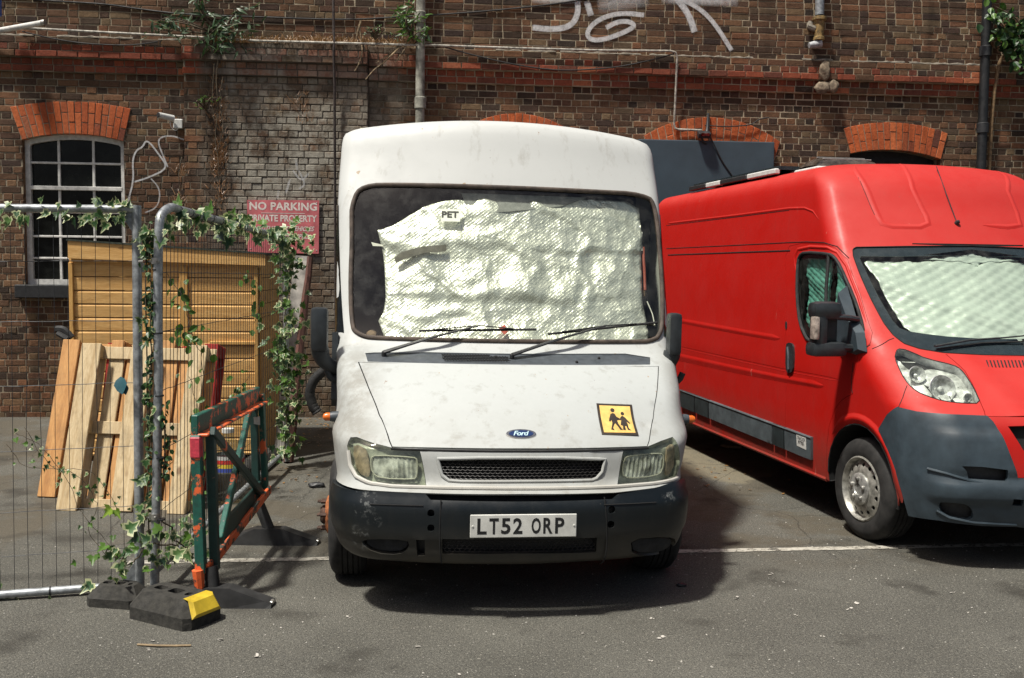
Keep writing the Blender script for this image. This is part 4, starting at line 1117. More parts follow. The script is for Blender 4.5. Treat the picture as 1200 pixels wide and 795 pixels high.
# side marker lamps, mirrors, roof lamps
def marker(a, b, sgn, z=1.02):
    u_, v_ = WS.side(.62, z, sgn); p = WS(u_, v_)
    mb = MB(W_WM); mb.lathe([(.03, -.03), (.028, .02), (.023, .035)], 14, p, Vector((sgn, -.12, 0))); o = mb.build('side_marker', M['grey_plastic'], white_van, True)
    mb = MB(W_WM); mb.lathe([(.022, .035), (.022, .055), (.015, .068), (0, .073)], 14, p, Vector((sgn, -.12, 0))); mb.build('marker_lens', M['orange_lens'], o, True)
marker(0, 0, -1, .935); marker(0, 0, 1, .925)
M['mirror_black'] = simple('mirror_plastic', (.026, .031, .034), .45, nz=.25, scale=12)
def mirror_w(sg):
    xb = .045 + sg * 1.005
    k = .35 if sg > 0 else 1.
    xc = xb + sg * .088 if sg < 0 else xb - .03
    mb = MB(W_WM)
    mb.box((xc, .93, 1.385), (.098 if sg < 0 else .08, .10, .25), bev=.026)
    o = mb.build('wing_mirror', M['mirror_black'], white_van, True, 50)
    mb = MB(W_WM); mb.tube(smooth_path([(xc - sg * .0, .95, 1.28), (xc - sg * .015, .95, 1.22), (xc - sg * .06, .97, 1.175), (xb - sg * .03, 1.0, 1.15)], 4), [.05, .052, .052, .048, .046, .044, .042, .04, .038, .036, .034, .032, .03], 12)
    mb.tube(smooth_path([(xb + sg * .045, .97, 1.15), (xb + sg * .02, .98, 1.10), (xb - sg * .03, 1.0, 1.10)], 3), .02, 8)
    mb.build('mirror_arm', M['mirror_black'], o, True)
    mb = MB(W_WM); x_ = xb - sg * .012
    T = [(1.08, 1.36), (1.16, 1.32), (1.15, 1.0), (1.06, .93), (1.0, .98), (1.01, 1.12), (1.05, 1.2)]; n = len(T)
    mb.add([(x_, a, b) for a, b in T] + [(x_ + sg * .035, a, b) for a, b in T], [tuple(range(n)), tuple(range(n, 2 * n))] + [(i, (i + 1) % n, (i + 1) % n + n, i + n) for i in range(n)])
    mb.build('mirror_foot', M['mirror_black'], o)
mirror_w(-1); mirror_w(1)
for a, b in ((422, 150.5), (754.5, 162)):
    sg = -1 if a < 600 else 1; p = Vector((sg * .865 + .045, 1.74, 2.56))
    mb = MB(W_WM); mb.box(p + Vector((0, 0, .02)), (.085, .09, .055), bev=.01); o = mb.build('roof_lamp', M['black_plastic'], white_van)
    mb = MB(W_WM); mb.box(p + Vector((0, -.015, .052)), (.07, .07, .025), bev=.008); mb.build('lamp_lens', simple('yellowed_lens', (.45, .42, .25), .4), o)
# the wider coachbuilt body behind the cab shows as a dark strip on the left: side door glass and rain gutter
M['gutter'] = simple('brown_gutter', (.09, .06, .045), .7, nz=.3)
for sg in (-1, 1):
    mb = MB(W_WM); mb.tube([(sg * .975 + .04, 1.62, 2.43), (sg * .985 + .04, 2.0, 2.45), (sg * .985 + .04, 5.3, 2.45)], .02, 6); mb.build('rain_gutter', M['gutter'], white_van)
    for (y0, y1) in ((1.75, 2.55), (2.75, 4.1), (4.2, 5.3)):
        q = [WS.side(y0, 1.45, sg), WS.side(y1, 1.45, sg), WS.side(y1, 2.15, sg), WS.side(y0, 2.15, sg)]
        panel(WS, 'side_window', white_van, M['pane'], q if sg < 0 else q, (), step=.3, off=.004, th=.003)
    q = [WS.side(1.08, 1.36, sg), WS.side(1.6, 1.36, sg), WS.side(1.6, 2.12, sg), WS.side(1.45, 2.12, sg)]
    panel(WS, 'door_window', white_van, M['pane'], q, (), step=.1, off=.004, th=.003)
    path_tube(WS, 'door_gap', white_van, M['dark'], [WS.side(1.66, .5, sg), WS.side(1.68, 2.2, sg)], .005, 0, step=.1, seg=5)
mb = MB(W_WM); mb.add([(-.9, 5.59, .36), (1.0, 5.59, .36), (1.0, 5.59, 2.5), (.04, 5.59, 2.63), (-.9, 5.59, 2.5)], [(0, 1, 2, 3, 4)]); mb.build('rear_panel', M['van_white'], white_van)
mb = MB(W_WM); mb.box((.02, 3.0, .36), (1.5, 5.0, .12)); mb.box((.02, .9, .33), (1.35, .12, .1)); mb.build('chassis', M['dark'], white_van)
# ---------------------------------------------------------------- wheels
def tyre_mesh(W_, c, ax, R, r, w, mat, parent, name='tyre'):
    """ax points outwards; c = centre of the outer face"""
    prof = [(r * .98, -.015), (r, -.004), (r + .02, .004), (r + (R - r) * .5, .008), (R - .03, -.004), (R - .008, -.022), (R, -.038)]
    n = 4
    for k in range(n):
        a = -.045 - (w - .09) * k / n; b = a - (w - .09) / n * .72
        prof += [(R, a), (R, b), (R - .009, b - .001), (R - .009, a - (w - .09) / n + .001)]
    prof += [(R, -w + .038), (R - .02, -w + .01), (r + .02, -w), (r, -w + .02)]
    mb = MB(W_); mb.lathe(prof, 56, c, ax, closed=False)
    # tread blocks: shallow cross grooves on the shoulders
    return mb.build(name, mat, parent, True, 30)
def wheel_matrix(c, ax):
    ax = ax.normalized(); z = Vector((0, 0, 1)); x = z.cross(ax).normalized(); y = ax.cross(x)
    return Matrix(((x.x, y.x, ax.x, c.x), (x.y, y.y, ax.y, c.y), (x.z, y.z, ax.z, c.z), (0, 0, 0, 1)))
def rim_disc(W_, c, ax, R, holes_n, hr, hrad, prof, mat, parent, name='rim', hole_len=1.):
    """pressed-steel disc with real holes; prof(r) -> height along ax"""
    Wm = W_ @ wheel_matrix(c, ax)
    outer = [(R * math.cos(2 * math.pi * k / 48), R * math.sin(2 * math.pi * k / 48)) for k in range(48)]
    hs = []
    for k in range(holes_n):
        a = 2 * math.pi * (k + .5) / holes_n; cx, cy = hrad * math.cos(a), hrad * math.sin(a); er = Vector((math.cos(a), math.sin(a))); et = Vector((-er.y, er.x))
        hs.append([(cx + er.x * hr * math.cos(t) + et.x * hr * hole_len * math.sin(t), cy + er.y * hr * math.cos(t) + et.y * hr * hole_len * math.sin(t)) for t in [2 * math.pi * q / 10 for q in range(10)]])
    P, F = cdt_fill(outer, hs, .014)
    V = [(p[0], p[1], prof(math.hypot(*p))) for p in P]; n = len(V); V += [(v[0], v[1], v[2] - .008) for v in V]
    cnt = {}
    for f in F:
        for i in range(3): cnt[(f[i], f[(i + 1) % 3])] = 1
    rim = [e for e in cnt if (e[1], e[0]) not in cnt]
    F = F + [(b, a, a + n, b + n) for a, b in rim]
    return mk(name, [Wm @ Vector(v) for v in V], F, mat, parent, True, sharp=45)
M['tyre'] = simple('tyre_rubber', (.020, .019, .018), .85, nz=.35, scale=14, bump=.3)
M['rust_rim'] = simple('rusty_orange_rim', (.36, .12, .04), .75, nz=.5, scale=18, bump=.4)
def white_wheel(sg, y, steer):
    R = .335; ax = Vector((sg * math.cos(steer), -math.sin(steer) * 1., 0)); c = Vector((sg * .985 + .02, y, R))
    wh = MB(W_WM); wh.lathe([(.215, -.02), (.212, .0), (.20, .004), (.19, -.01), (.185, -.12), (.21, -.19)], 40, c, ax); o = wh.build('wheel', M['rust_rim'], white_van, True)
    tyre_mesh(W_WM, c, ax, R, .205, .205, M['tyre'], o)
    rim_disc(W_WM, c + ax * -.02, ax, .19, 10, .016, .15, lambda r: .055 * max(0, 1 - max(0, r - .09) / .07) - .04 * max(0, min(1, (r - .16) / .02)), M['rust_rim'], o)
    x_ = Vector((0, 0, 1)).cross(ax).normalized()
    mb = MB(W_WM); mb.lathe([(.055, .03), (.055, .07), (.04, .085), (0, .086)], 20, c - ax * .02, ax)
    for k in range(6):
        a = k * math.pi / 3 + .2; q = c + ax * .03 + (x_ * math.cos(a) + Vector((0, 0, 1)) * math.sin(a)) * .085
        mb.lathe([(.014, 0), (.014, .03), (.008, .032), (.008, .05), (0, .05)], 6, q, ax)
    mb.build('hub_nuts', simple('rusty_nuts', (.09, .05, .035), .7, .3, nz=.4), o, True)
for sg in (-1, 1): white_wheel(sg, .88, sg * .0); white_wheel(sg, 4.2, 0)
for sg in (-1, 1):
    q = side_circle(WS, .88, .34, .43, 16, sg, -20, 200, .30)
    V = [WS(a, b, -.002) for a, b in q] + [WS(a, b, -.30) for a, b in q]; n = len(q)
    mk('wheel_arch_liner', [W_WM @ v for v in V] , [(i, i + 1, i + 1 + n, i + n) for i in range(n - 1)], M['dark'], white_van)
    mb = MB(W_WM); mb.box((sg * .62, .88, .62), (.04, .9, .6)); mb.build('inner_arch', M['dark'], white_van)
# ================================================================ RED VAN
R_WM = van_frame((3.4518, 5.7543, 0), math.radians(10.9), 0.)
def red_paint():
    m = paint('sun_faded_red_paint', (.41, .006, .003), (.16, .045, .03), .50, grime_z=.75, streak=.10); t = m.node_tree; N = NT(t); b = t.nodes['Principled BSDF']
    P = N.world(); src = b.inputs['Base Color'].links[0].from_socket
    # pale drips of bird lime and resin running down the panel
    d = N.noise(3.4, 4, .6, P, sc=(9, 9, .55)); e = N.ramp(N.noise(1.9, 3, .6, P), [(.52, 0), (.6, 1)])
    f = N.math('MULTIPLY', N.ramp(d, [(.70, 0), (.735, 1)]), e)
    c = N.mix(N.math('MULTIPLY', f, .55), src, (.62, .36, .28))
    # upward-facing panels are a paler red
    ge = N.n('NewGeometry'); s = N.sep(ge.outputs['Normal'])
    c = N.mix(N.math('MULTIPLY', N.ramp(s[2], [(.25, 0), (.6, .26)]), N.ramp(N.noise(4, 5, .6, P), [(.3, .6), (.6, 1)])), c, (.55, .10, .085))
    N.L(c, b.inputs['Base Color']); b.inputs['Specular IOR Level'].default_value = .3; b.inputs['Coat Weight'].default_value = .08; b.inputs['Coat Roughness'].default_value = .3; return m
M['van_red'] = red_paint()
M['bumper_grey'] = simple('textured_grey_bumper', (.034, .050, .062), .5, nz=.18, scale=8, bump=.12)
red_van = thing('red_van', 'red high-roof panel van with grey bumper and silver sun screens inside its glass', 'van')
red_van.matrix_world = R_WM; MW[red_van.name] = R_WM
RR_ = [(.235, .10, .95, .10, .22, .34, 0),
       (.26, .05, .99, .12, .24, .36, 0),
       (.35, .01, 1.005, .13, .25, .38, 0),
       (.52, .0, 1.02, .13, .25, .38, 0),
       (.70, .02, 1.025, .13, .25, .38, 0),
       (.86, .06, 1.025, .13, .25, .38, 0),
       (.925, .105, 1.025, .13, .24, .38, 0),
       (.96, .17, 1.025, .13, .24, .38, 0),
       (1.03, .27, 1.025, .14, .24, .36, 0),
       (1.15, .46, 1.02, .14, .22, .30, 0),
       (1.25, .64, 1.015, .13, .18, .24, 0),
       (1.31, .72, 1.01, .13, .15, .20, 0),
       (1.60, .98, .99, .14, .13, .18, 0),
       (1.94, 1.27, .955, .13, .12, .16, 0),
       (2.20, 1.46, .925, .12, .12, .15, 0),
       (2.40, 1.62, .895, .10, .12, .14, 0),
       (2.465, 1.72, .865, .08, .12, .13, 0),
       (2.515, 1.84, .80, .06, .14, .12, 0),
       (2.54, 2.0, .66, .03, .14, .1, 0),
       (2.56, 2.3, .42, .0, .1, .1, 0),
       (2.565, 2.7, .03, .0, .01, .01, 0)]
RS = Surf(RR_, 5.4, .76, .38, R_WM, crown=(2.2, 2.5, .04, .93))
px = RS.px
def mid(v): return (0., v)
vw0 = RS.uv(1198, 417)[1]; vw1 = RS.uv(1198, 288)[1]
h_ws = [mid(vw0)] + px([(1200, 417), (1150, 416), (1105, 413.5), (1078, 409), (1060, 403), (1047, 393), (1036, 379), (1020, 349), (1008, 322), (1000, 300), (999.5, 293), (1003, 290), (1060, 289), (1130, 288.5), (1198, 288)]) + [mid(vw1)]
o_rws = mirror(h_ws)
vb1 = RS.vz(.935)
# bonnet: left edge follows the lamp, mirrored
h_bon = [mid(RS.vz(.935))] + px([(1198, 488.5), (1155, 488), (1152, 478), (1144, 459), (1131, 435), (1118, 423), (1109, 415.5)]) + px([(1150, 417.8), (1198, 418.6)]) + [mid(vw0 - .01)]
o_rbon = mirror(h_bon)
o_lamp = px([(1048, 420), (1050, 411), (1056, 408.5), (1070, 413.5), (1085, 420.5), (1117, 428), (1126, 433), (1133, 442), (1143, 459), (1149.5, 473), (1128, 473), (1104, 470), (1088, 465), (1074, 459), (1064, 450), (1056, 438)])
o_lamp = chaikin(o_lamp, 1)
h_bump = px([(1190, 616), (1150, 615), (1100, 609), (1066, 604), (1062, 590), (1058, 575), (1051, 553), (1045, 535), (1036, 514), (1031, 503), (1040, 488), (1053, 477.5), (1075, 483), (1110, 486.5), (1156, 488.5), (1163, 495), (1174, 515), (1184, 540), (1191.5, 560.5)]) 
h_bump = [mid(RS.vz(.24))] + h_bump + [mid(RS.uv(1198, 561)[1])]
o_bump = mirror(h_bump)
rec1 = px([(1126, 546), (1150, 547), (1178.5, 550.5), (1180, 560), (1177, 563.5), (1150, 562), (1134, 561), (1131, 552)])
rec2 = chaikin(px([(1099, 588), (1115, 587.5), (1133, 590.5), (1140, 599), (1138, 609), (1120, 607.5), (1104, 603)]), 1)
tow = px([(1184, 582.6), (1195.6, 583.6), (1195.6, 592), (1184, 591)])
h_gr = [mid(RS.uv(1198, 530)[1] - .14)] + [(RS.uv(1199, 530)[0] * .8, RS.uv(1198, 530)[1] - .10)] + px([(1198, 527), (1190, 514), (1180.5, 500)]) + [(RS.uv(1200, 498)[0] * .9, RS.uv(1198, 499)[1])] + [mid(RS.uv(1198, 499)[1])]
o_rgr = mirror(h_gr)
uC = RS.uf + RS.uc
side_w = [RS.side(y, z) for y, z in ()]
o_win = chaikin(px([(934, 312), (936, 299), (943, 294.5), (971, 296.5), (978, 300), (986, 312), (1001, 346), (1010, 372), (1014, 392), (1005, 402), (975, 405), (952, 402), (944, 397), (937, 380), (933.5, 350)]), 1)
arc = lambda sg: side_circle(RS, .90, .335, .425, 18, sg, -20, 200, .30)
door = px([(919, 540), (921, 460), (921, 380), (921, 300), (925, 289), (940, 285.5), (965, 286.5), (978, 290), (993, 304), (1008, 345), (1016, 373), (1022, 390), (1020, 402), (1006, 414), (1003, 430), (999, 462), (985, 470), (978, 480), (972, 497), (969, 520), (968.5, 545), (969, 562)])
door = door
body = [RS.side(.50, .95, 1), RS.side(.47, .78, 1)]
a_r = arc(1)[::-1]
body = [(0, RS.vz(.90)), RS.side(.45, .90, 1)] + a_r[1:-1] + [RS.side(1.36, .30, 1), RS.side(5.6, .30, 1), (uC + RS.L * .98, RS.vmax - .02), (-uC - RS.L * .98, RS.vmax - .02), RS.side(5.6, .30, -1), RS.side(1.36, .30, -1)] + [(-u, v) for u, v in a_r[1:-1][::-1]] + [RS.side(.45, .90, -1)]
side_hole_door = door
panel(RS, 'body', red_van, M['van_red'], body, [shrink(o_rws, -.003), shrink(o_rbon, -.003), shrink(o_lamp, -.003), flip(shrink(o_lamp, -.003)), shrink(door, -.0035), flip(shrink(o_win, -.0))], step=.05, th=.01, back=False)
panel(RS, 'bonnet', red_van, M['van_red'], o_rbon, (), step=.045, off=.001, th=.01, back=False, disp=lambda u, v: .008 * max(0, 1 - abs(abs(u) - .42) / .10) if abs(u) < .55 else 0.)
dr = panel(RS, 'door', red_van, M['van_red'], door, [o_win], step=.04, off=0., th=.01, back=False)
# swaging pressed into the side: grooves and a raised waist line
def ridge(name, pts, w_, h_, sg=1):
    """a soft-edged raised (or sunk) strip of the same paint"""
    P_ = []
    for a, b in zip(pts, pts[1:]):
        n = max(1, int(math.hypot(b[0] - a[0], b[1] - a[1]) / .06)); P_ += [(a[0] + (b[0] - a[0]) * k / n, a[1] + (b[1] - a[1]) * k / n) for k in range(n)]
    P_.append(pts[-1]); V = []; F = []
    prof = [(-1, -.002), (-.75, .15), (-.3, .9), (0, 1), (.3, .9), (.75, .15), (1, -.002)]
    n = len(P_)
    for i, (u, v) in enumerate(P_):
        a = P_[max(i - 1, 0)]; b = P_[min(i + 1, n - 1)]; tx, ty = b[0] - a[0], b[1] - a[1]; L = math.hypot(tx, ty) or 1; nx, ny = -ty / L, tx / L
        e = min(1, min(i, n - 1 - i) / 2 + .15)
        for q, h in prof: V.append(RS.W @ RS(u + nx * q * w_ * e, v + ny * q * w_ * e, h * h_ * e + .0012))
    m_ = len(prof)
    for i in range(n - 1):
        for k in range(m_ - 1): F.append((i * m_ + k, (i + 1) * m_ + k, (i + 1) * m_ + k + 1, i * m_ + k + 1))
    return mk(name, V, F, M['van_red'], red_van, True)
ridge('swage_line', px([(782, 373), (830, 382), (880, 391), (914, 396.5)]), .045, .005)
ridge('swage_line', px([(790, 405.5), (860, 421), (916, 433), (960, 441), (985, 446)]), .016, -.004)
ridge('swage_line', px([(788, 416), (860, 431.5), (916, 443), (965, 452)]), .05, .006)
ridge('wheel_arch_flare', [RS.side(.90 + .465 * math.cos(a), .335 + .465 * math.sin(a), -1) for a in [math.radians(q) for q in range(178, 34, -8)]], .035, .014)
ridge('roof_swage', px([(783, 262), (863, 252.5), (925, 244.5), (943, 244), (953, 248), (960, 258)]), .014, .004)
ridge('door_frame_bead', px([(935, 330), (930.5, 302), (935, 292.5), (950, 289.5), (970, 290.5), (981, 296), (992, 312), (1006, 348), (1015, 378)]), .018, .006)
seam = M['dark']
def gap(name, pts, r=.0035, off=.0): return path_tube(RS, name, red_van, seam, pts, r, off, seg=5, step=.05)
gap('roof_seam', px([(781, 291.5), (863, 287.5), (921, 284.5), (945, 283.5), (966, 284.5), (981, 289), (995, 303)]))
gap('door_rail', px([(783, 299), (863, 296), (926, 293.8)]), .006, -.001)
gap('roof_crease', px([(781, 264.5), (863, 254.5), (925, 246.5)]), .0025)
gap('body_joint', px([(1022, 409), (1047.5, 396.5)]), .003); gap('body_joint', px([(1000, 425), (999, 461)]), .003)
gap('wing_joint', px([(1053, 477.5), (1058, 466), (1063, 452)]), .003)
gap('arch_lip', arc(-1)[2:-1], .007, -.004)
path_tube(RS, 'body_joint', red_van, seam, px([(1020, 404), (1004, 416)]), .003, 0, seg=5)
# roof pressings over the cab
for pts in ([(1002, 195), (1018, 226), (1030, 255), (1034, 262), (1046, 265.5), (1078, 266), (1088, 262), (1086, 254), (1070, 222), (1053, 192)],
            [(1152, 264), (1180, 266), (1196, 264), (1192, 250), (1181, 224), (1166, 198)]):
    ridge('roof_pressing', px(pts), .022, .005)
gap('roof_crease', px([(1004, 205), (1012, 222), (1025, 252)]), .0028, -.0005)
# inner shells
panel(RS, 'inner_shell', red_van, M['dark'], [(-1.0, RS.vz(.5)), (1.0, RS.vz(.5)), (1.0, RS.vz(1.29)), (-1.0, RS.vz(1.29))], (), step=.09, off=-.06, th=0)
mb = MB(R_WM); mb.box((0, 2.1, 1.35), (1.72, .04, 1.9)); mb.box((0, 1.35, 1.1), (1.9, 1.2, .04)); mb.box((0, 3.2, .40), (1.7, 4.2, .14)); mb.build('bulkhead', M['dark'], red_van)
# grey corners of the bumper with their recesses
def rb_disp(u, v):
    z = RS.row(v)[0]; s_ = lambda a, b, x: max(0, min(1, (x - a) / (b - a)))
    a = abs(u)
    ledge = .030 * (1 - s_(.52, .56, z)) * s_(.40, .44, z) * s_(.30, .45, a) * (1 - s_(.86, 1.0, a))
    top = .018 * s_(.56, .60, z) * (1 - s_(.80, .84, z)) * s_(.40, .50, a) * (1 - s_(.80, .95, a))
    return ledge + top
panel(RS, 'bumper', red_van, M['bumper_grey'], o_bump, [rec1, rec2, tow, flip(rec1), flip(rec2), flip(tow)], step=.024, off=.012, th=.03, disp=rb_disp, sharp=50)
panel(RS, 'bumper_recess', red_van, M['black_plastic'], mirror([mid(RS.vz(.30))] + px([(1190, 606), (1095, 612), (1070, 560), (1100, 540), (1185, 545)]) + [mid(RS.vz(.56))]), (), step=.08, off=-.04, th=0)
path_tube(RS, 'bumper_lip', red_van, M['bumper_grey'], px([(1088, 549), (1110, 555), (1135, 563), (1160, 567), (1183, 568)]), .009, .018)
path_tube(RS, 'bumper_lip', red_van, M['bumper_grey'], px([(1098, 598), (1112, 606), (1140, 611.5), (1190, 614)]), .010, .010)
# red nose piece and grille
h_v = px([(1192, 560), (1184.5, 540), (1174.5, 515), (1163.5, 495), (1157, 489.2), (1180, 489.5), (1198, 489.6)])
vt = RS.uv(1198, 489.6)[1]
h_v = [mid(RS.uv(1198, 559.5)[1])] + h_v + [mid(vt)]
panel(RS, 'nose_panel', red_van, M['van_red'], mirror(h_v), [o_rgr], step=.03, off=.006, th=.02)
panel(RS, 'grille_backing', red_van, M['dark'], shrink(o_rgr, -.01), (), step=.08, off=-.04, th=0)
for k in range(4):
    v_ = RS.uv(1198, 499)[1] - .022 - .042 * k; path_tube(RS, 'grille_bar', red_van, M['bumper_grey'], [(-.30 + .03 * k, v_), (.30 - .03 * k, v_)], .011, -.004, seg=6)
# headlamps
def r_lamp(o, sg):
    h = panel(RS, 'headlight', red_van, M['bowl'], o, (), step=.03, off=-.06, th=.01)
    panel(RS, 'lens', h, M['lens_clear'], o, (), step=.025, off=.004, th=.004)
    P_ = subdiv(o, .03); V = [R_WM @ RS(a, b, -.003) for a, b in P_] + [R_WM @ RS(a, b, -.062) for a, b in P_]; n = len(P_)
    mk('bowl_wall', V, [(i, (i + 1) % n, (i + 1) % n + n, i + n) for i in range(n)], M['bowl'], h)
    path_tube(RS, 'lens_rim', h, M['dark'], o, .003, .001, closed=True, seg=5)
    for (a, b), r_ in (((1104, 452), .085), ((1074, 436), .055), ((1134, 463), .028)):
        u, v = RS.uv(a, b); u *= sg
        n_ = (R_WM.to_3x3() @ (RS.nrm(u, v) * .6 + Vector((0, -1, 0)))).normalized(); c = R_WM @ RS(u, v, -.028)
        mb = MB(); mb.lathe([(r_, .018), (r_ * .96, .022), (r_ * .9, .01), (r_ * .6, -.012), (r_ * .25, -.022), (0, -.022)], 24, c, n_)
        mb.lathe([(r_ * .22, -.02), (r_ * .22, .0), (0, .008)], 12, c, n_)
        mb.build('reflector', M['reflector'], h, True)
M['bowl'] = simple('bright_lamp_bowl', (.85, .85, .78), .35, .0, nz=.4, scale=12)
r_lamp(o_lamp, -1 * -1); r_lamp(flip(o_lamp), -1)
# glass and quilted sun screens
M['ws_band'] = simple('windscreen_black_band', (.022, .032, .036), .25, nz=.1, bump=0)
o_in = mirror([mid(vw0 + .10)] + px([(1198, 397), (1150, 396.5), (1110, 394), (1085, 391), (1065, 388), (1054, 384), (1046, 375), (1030, 348), (1016, 320), (1008, 303), (1009, 300), (1050, 300.5), (1100, 299.5), (1150, 301), (1198, 300)]) + [mid(vw1 - .04)])
panel(RS, 'windscreen_band', red_van, M['ws_band'], o_rws, [o_in], step=.05, off=-.004, th=.003)
panel(RS, 'windscreen', red_van, M['glass'], shrink(o_in, -.003), (), step=.06, off=-.003, th=0)
def quilt(name, ca, cb):
    m, t, b = newmat(name); N = NT(t); P = N.co()
    N.L(N.mix(N.noise(3, 5, .6), ca, cb), b.inputs['Base Color']); b.inputs['Metallic'].default_value = .25; b.inputs['Roughness'].default_value = .42
    N.L(N.bump(N.noise(16, 5, .65), .25, .01), b.inputs['Normal']); return m
M['quilt'] = quilt('quilted_silver_screen', (.52, .60, .57), (.42, .50, .475))
M['quilt_shade'] = quilt('quilted_screen_green', (.34, .56, .50), (.22, .42, .36))
def quilt_disp(cell, amp, big_):
    def f(u, v):
        a = (u * .62 + v) / cell; b = (u * .62 - v) / cell
        q = (abs(math.sin(a * math.pi)) * abs(math.sin(b * math.pi))) ** .5
        fold = 1 - min(1, abs((v - RS.vz(1.62)) - (u + .45) * -.55) / .10)
        return amp * q + big_ * noise.noise(Vector((u * 2.3, v * 3, 2.2))) + .022 * max(0, fold) + .01 * noise.noise(Vector((u * 9, v * 9, 7)))
    return f
o_q = mirror([mid(vw0 + .115)] + px([(1198, 396), (1140, 396), (1100, 393), (1085, 390), (1074, 388), (1062, 378), (1050, 360), (1030, 328), (1014, 304), (1018, 301.5), (1060, 303), (1100, 302.5), (1140, 304), (1147, 308), (1160, 304), (1198, 302)]) + [mid(vw1 - .055)])
panel(RS, 'sun_screen', red_van, M['quilt'], o_q, (), step=.0135, off=-.05, th=.005, disp=quilt_disp(.070, .011, .018), sharp=180)
panel(RS, 'door_glass', dr, M['side_glass'], shrink(o_win, .018), (), step=.06, off=-.008, th=0)
path_tube(RS, 'window_seal', dr, M['rubber'], shrink(o_win, .010), .012, .001, closed=True)
path_tube(RS, 'window_divider', dr, M['rubber'], px([(971, 298), (968, 340), (966, 402)]), .013, -.001)
o_q2 = px([(940, 302), (968, 303), (965, 397), (945, 396), (940, 375)])
panel(RS, 'sun_screen', red_van, M['quilt_shade'], o_q2, (), step=.0135, off=-.05, th=.005, disp=quilt_disp(.070, .010, .02), sharp=180)
o_q3 = px([(974, 308), (981, 316), (983, 326), (990, 345), (996, 368), (998, 396), (972, 397)])
panel(RS, 'sun_screen', red_van, M['quilt_shade'], o_q3, (), step=.0135, off=-.045, th=.005, disp=quilt_disp(.085, .006, .02), sharp=180)
path_tube(RS, 'windscreen_seal', red_van, M['dark'], o_rws, .004, .001, closed=True, seg=5)
# wiper
w0 = RS.uv(1094, 410); w1 = RS.uv(1175, 399)
p0 = R_WM @ RS(*w0, .03); p1 = R_WM @ RS(*w1, .025); p2 = R_WM @ RS(RS.uv(1199, 395)[0] + .06, RS.uv(1199, 395)[1], .02)
mb = MB(); mb.tube([p0, p0.lerp(p1, .5) + Vector((0, 0, .012)), p1, p2], [.013, .012, .009, .008], 8, True, .6); o = mb.build('wiper', M['black_plastic'], red_van, True)
mb = MB(); mb.tube([R_WM @ RS(*RS.uv(1097, 411), .012), R_WM @ RS(*RS.uv(1150, 403.5), .012), R_WM @ RS(*RS.uv(1199, 402), .012)], .006, 6); mb.build('wiper_blade', M['rubber'], o, True)
# bonnet slots
for k in range(12):
    a = 1156 + k * 4.2; path_tube(RS, 'vent_slot', red_van, M['dark'], px([(a, 423), (a + 2.6, 431)]), .005, .001, seg=5)
# aerial
u_, v_ = RS.uv(1121, 262); p = R_WM @ RS(u_, v_); q = R_WM @ RS(*RS.uv(1107, 228), .018); q2 = R_WM @ RS(*RS.uv(1096, 199), .025)
mb = MB(); mb.lathe([(.018, 0), (.016, .018), (.008, .03), (0, .032)], 12, p, R_WM.to_3x3() @ RS.nrm(u_, v_)); mb.tube([p + Vector((0, 0, .01)), q, q2], .0032, 6); mb.build('aerial', M['black_plastic'], red_van, True)
# side moulding in four pieces with the sticker
def moulding(a, b, mat, off, nm='side_moulding'):
    t0 = lambda x: 456.7 + (x - 799) * (512.5 - 456.7) / (953 - 799); b0 = lambda x: 477.5 + (x - 802) * (538.5 - 477.5) / (952 - 802)
    pts = px([(a, t0(a)), ((a + b) / 2, t0((a + b) / 2)), (b, t0(b)), (b, b0(b)), ((a + b) / 2, b0((a + b) / 2)), (a + .5, b0(a))])
    return panel(RS, nm, red_van, mat, pts, (), step=.05, off=off, th=.02)
M['moulding_grey'] = simple('side_moulding_grey', (.085, .105, .115), .5, nz=.2, scale=9)
M['moulding_dark'] = simple('side_moulding_dark', (.025, .035, .038), .5, nz=.2, scale=9)
for a, b, m_ in ((799, 815.5, 'moulding_dark'), (816.5, 832, 'moulding_dark'), (833, 907, 'moulding_grey'), (908, 921, 'moulding_dark'), (922, 953, 'moulding_grey')): moulding(a, b, M[m_], .02)
path_tube(RS, 'moulding_edge', red_van, M['moulding_grey'], px([(799, 457.5), (876, 485.5), (953, 513.3)]), .006, .02)
q = px([(936.2, 507), (947.6, 511.4), (947.9, 527.2), (936.8, 522)])
st2 = panel(RS, 'sticker', red_van, M['white_plastic'], q, (), step=.05, off=.0215, th=.0008)
V2, F2 = text_mesh('TRACKER\nFITTED', 1, .01)
c_ = RS.uv(942, 516.5); X_, Y_, n_ = skin_axes(RS, *c_); ln = abs((R_WM @ RS(*q[0]) - R_WM @ RS(*q[1])).length)
w0_ = max(p[0] for p in V2) - min(p[0] for p in V2); h0_ = max(p[1] for p in V2) - min(p[1] for p in V2)
ex = (R_WM @ RS(*q[1]) - R_WM @ RS(*q[0])).normalized() * (ln * .82 / w0_); ey = Vector((0, 0, 1)) * (.052 / h0_)
on_skin(RS, 'lettering', st2, M['letter_black'], V2, F2, c_, ex, ey, .0228)
# handle, lock, marks
o_h = chaikin(px([(922.5, 404), (926, 401.5), (930, 403), (931.5, 408), (931.5, 430), (929.5, 436.5), (925, 437.5), (922.5, 433)]), 1)
panel(RS, 'door_handle', dr, M['black_plastic'], o_h, (), step=.02, off=.014, th=.014)
path_tube(RS, 'handle_grip', dr, M['grey_plastic'], px([(926, 407), (927, 420), (927, 433)]), .010, .022)
o_k = chaikin(px([(920.5, 377), (922.5, 377), (922.5, 386), (920.5, 386)]), 1); panel(RS, 'door_lock', dr, M['black_plastic'], o_k, (), step=.02, off=.004, th=.004)
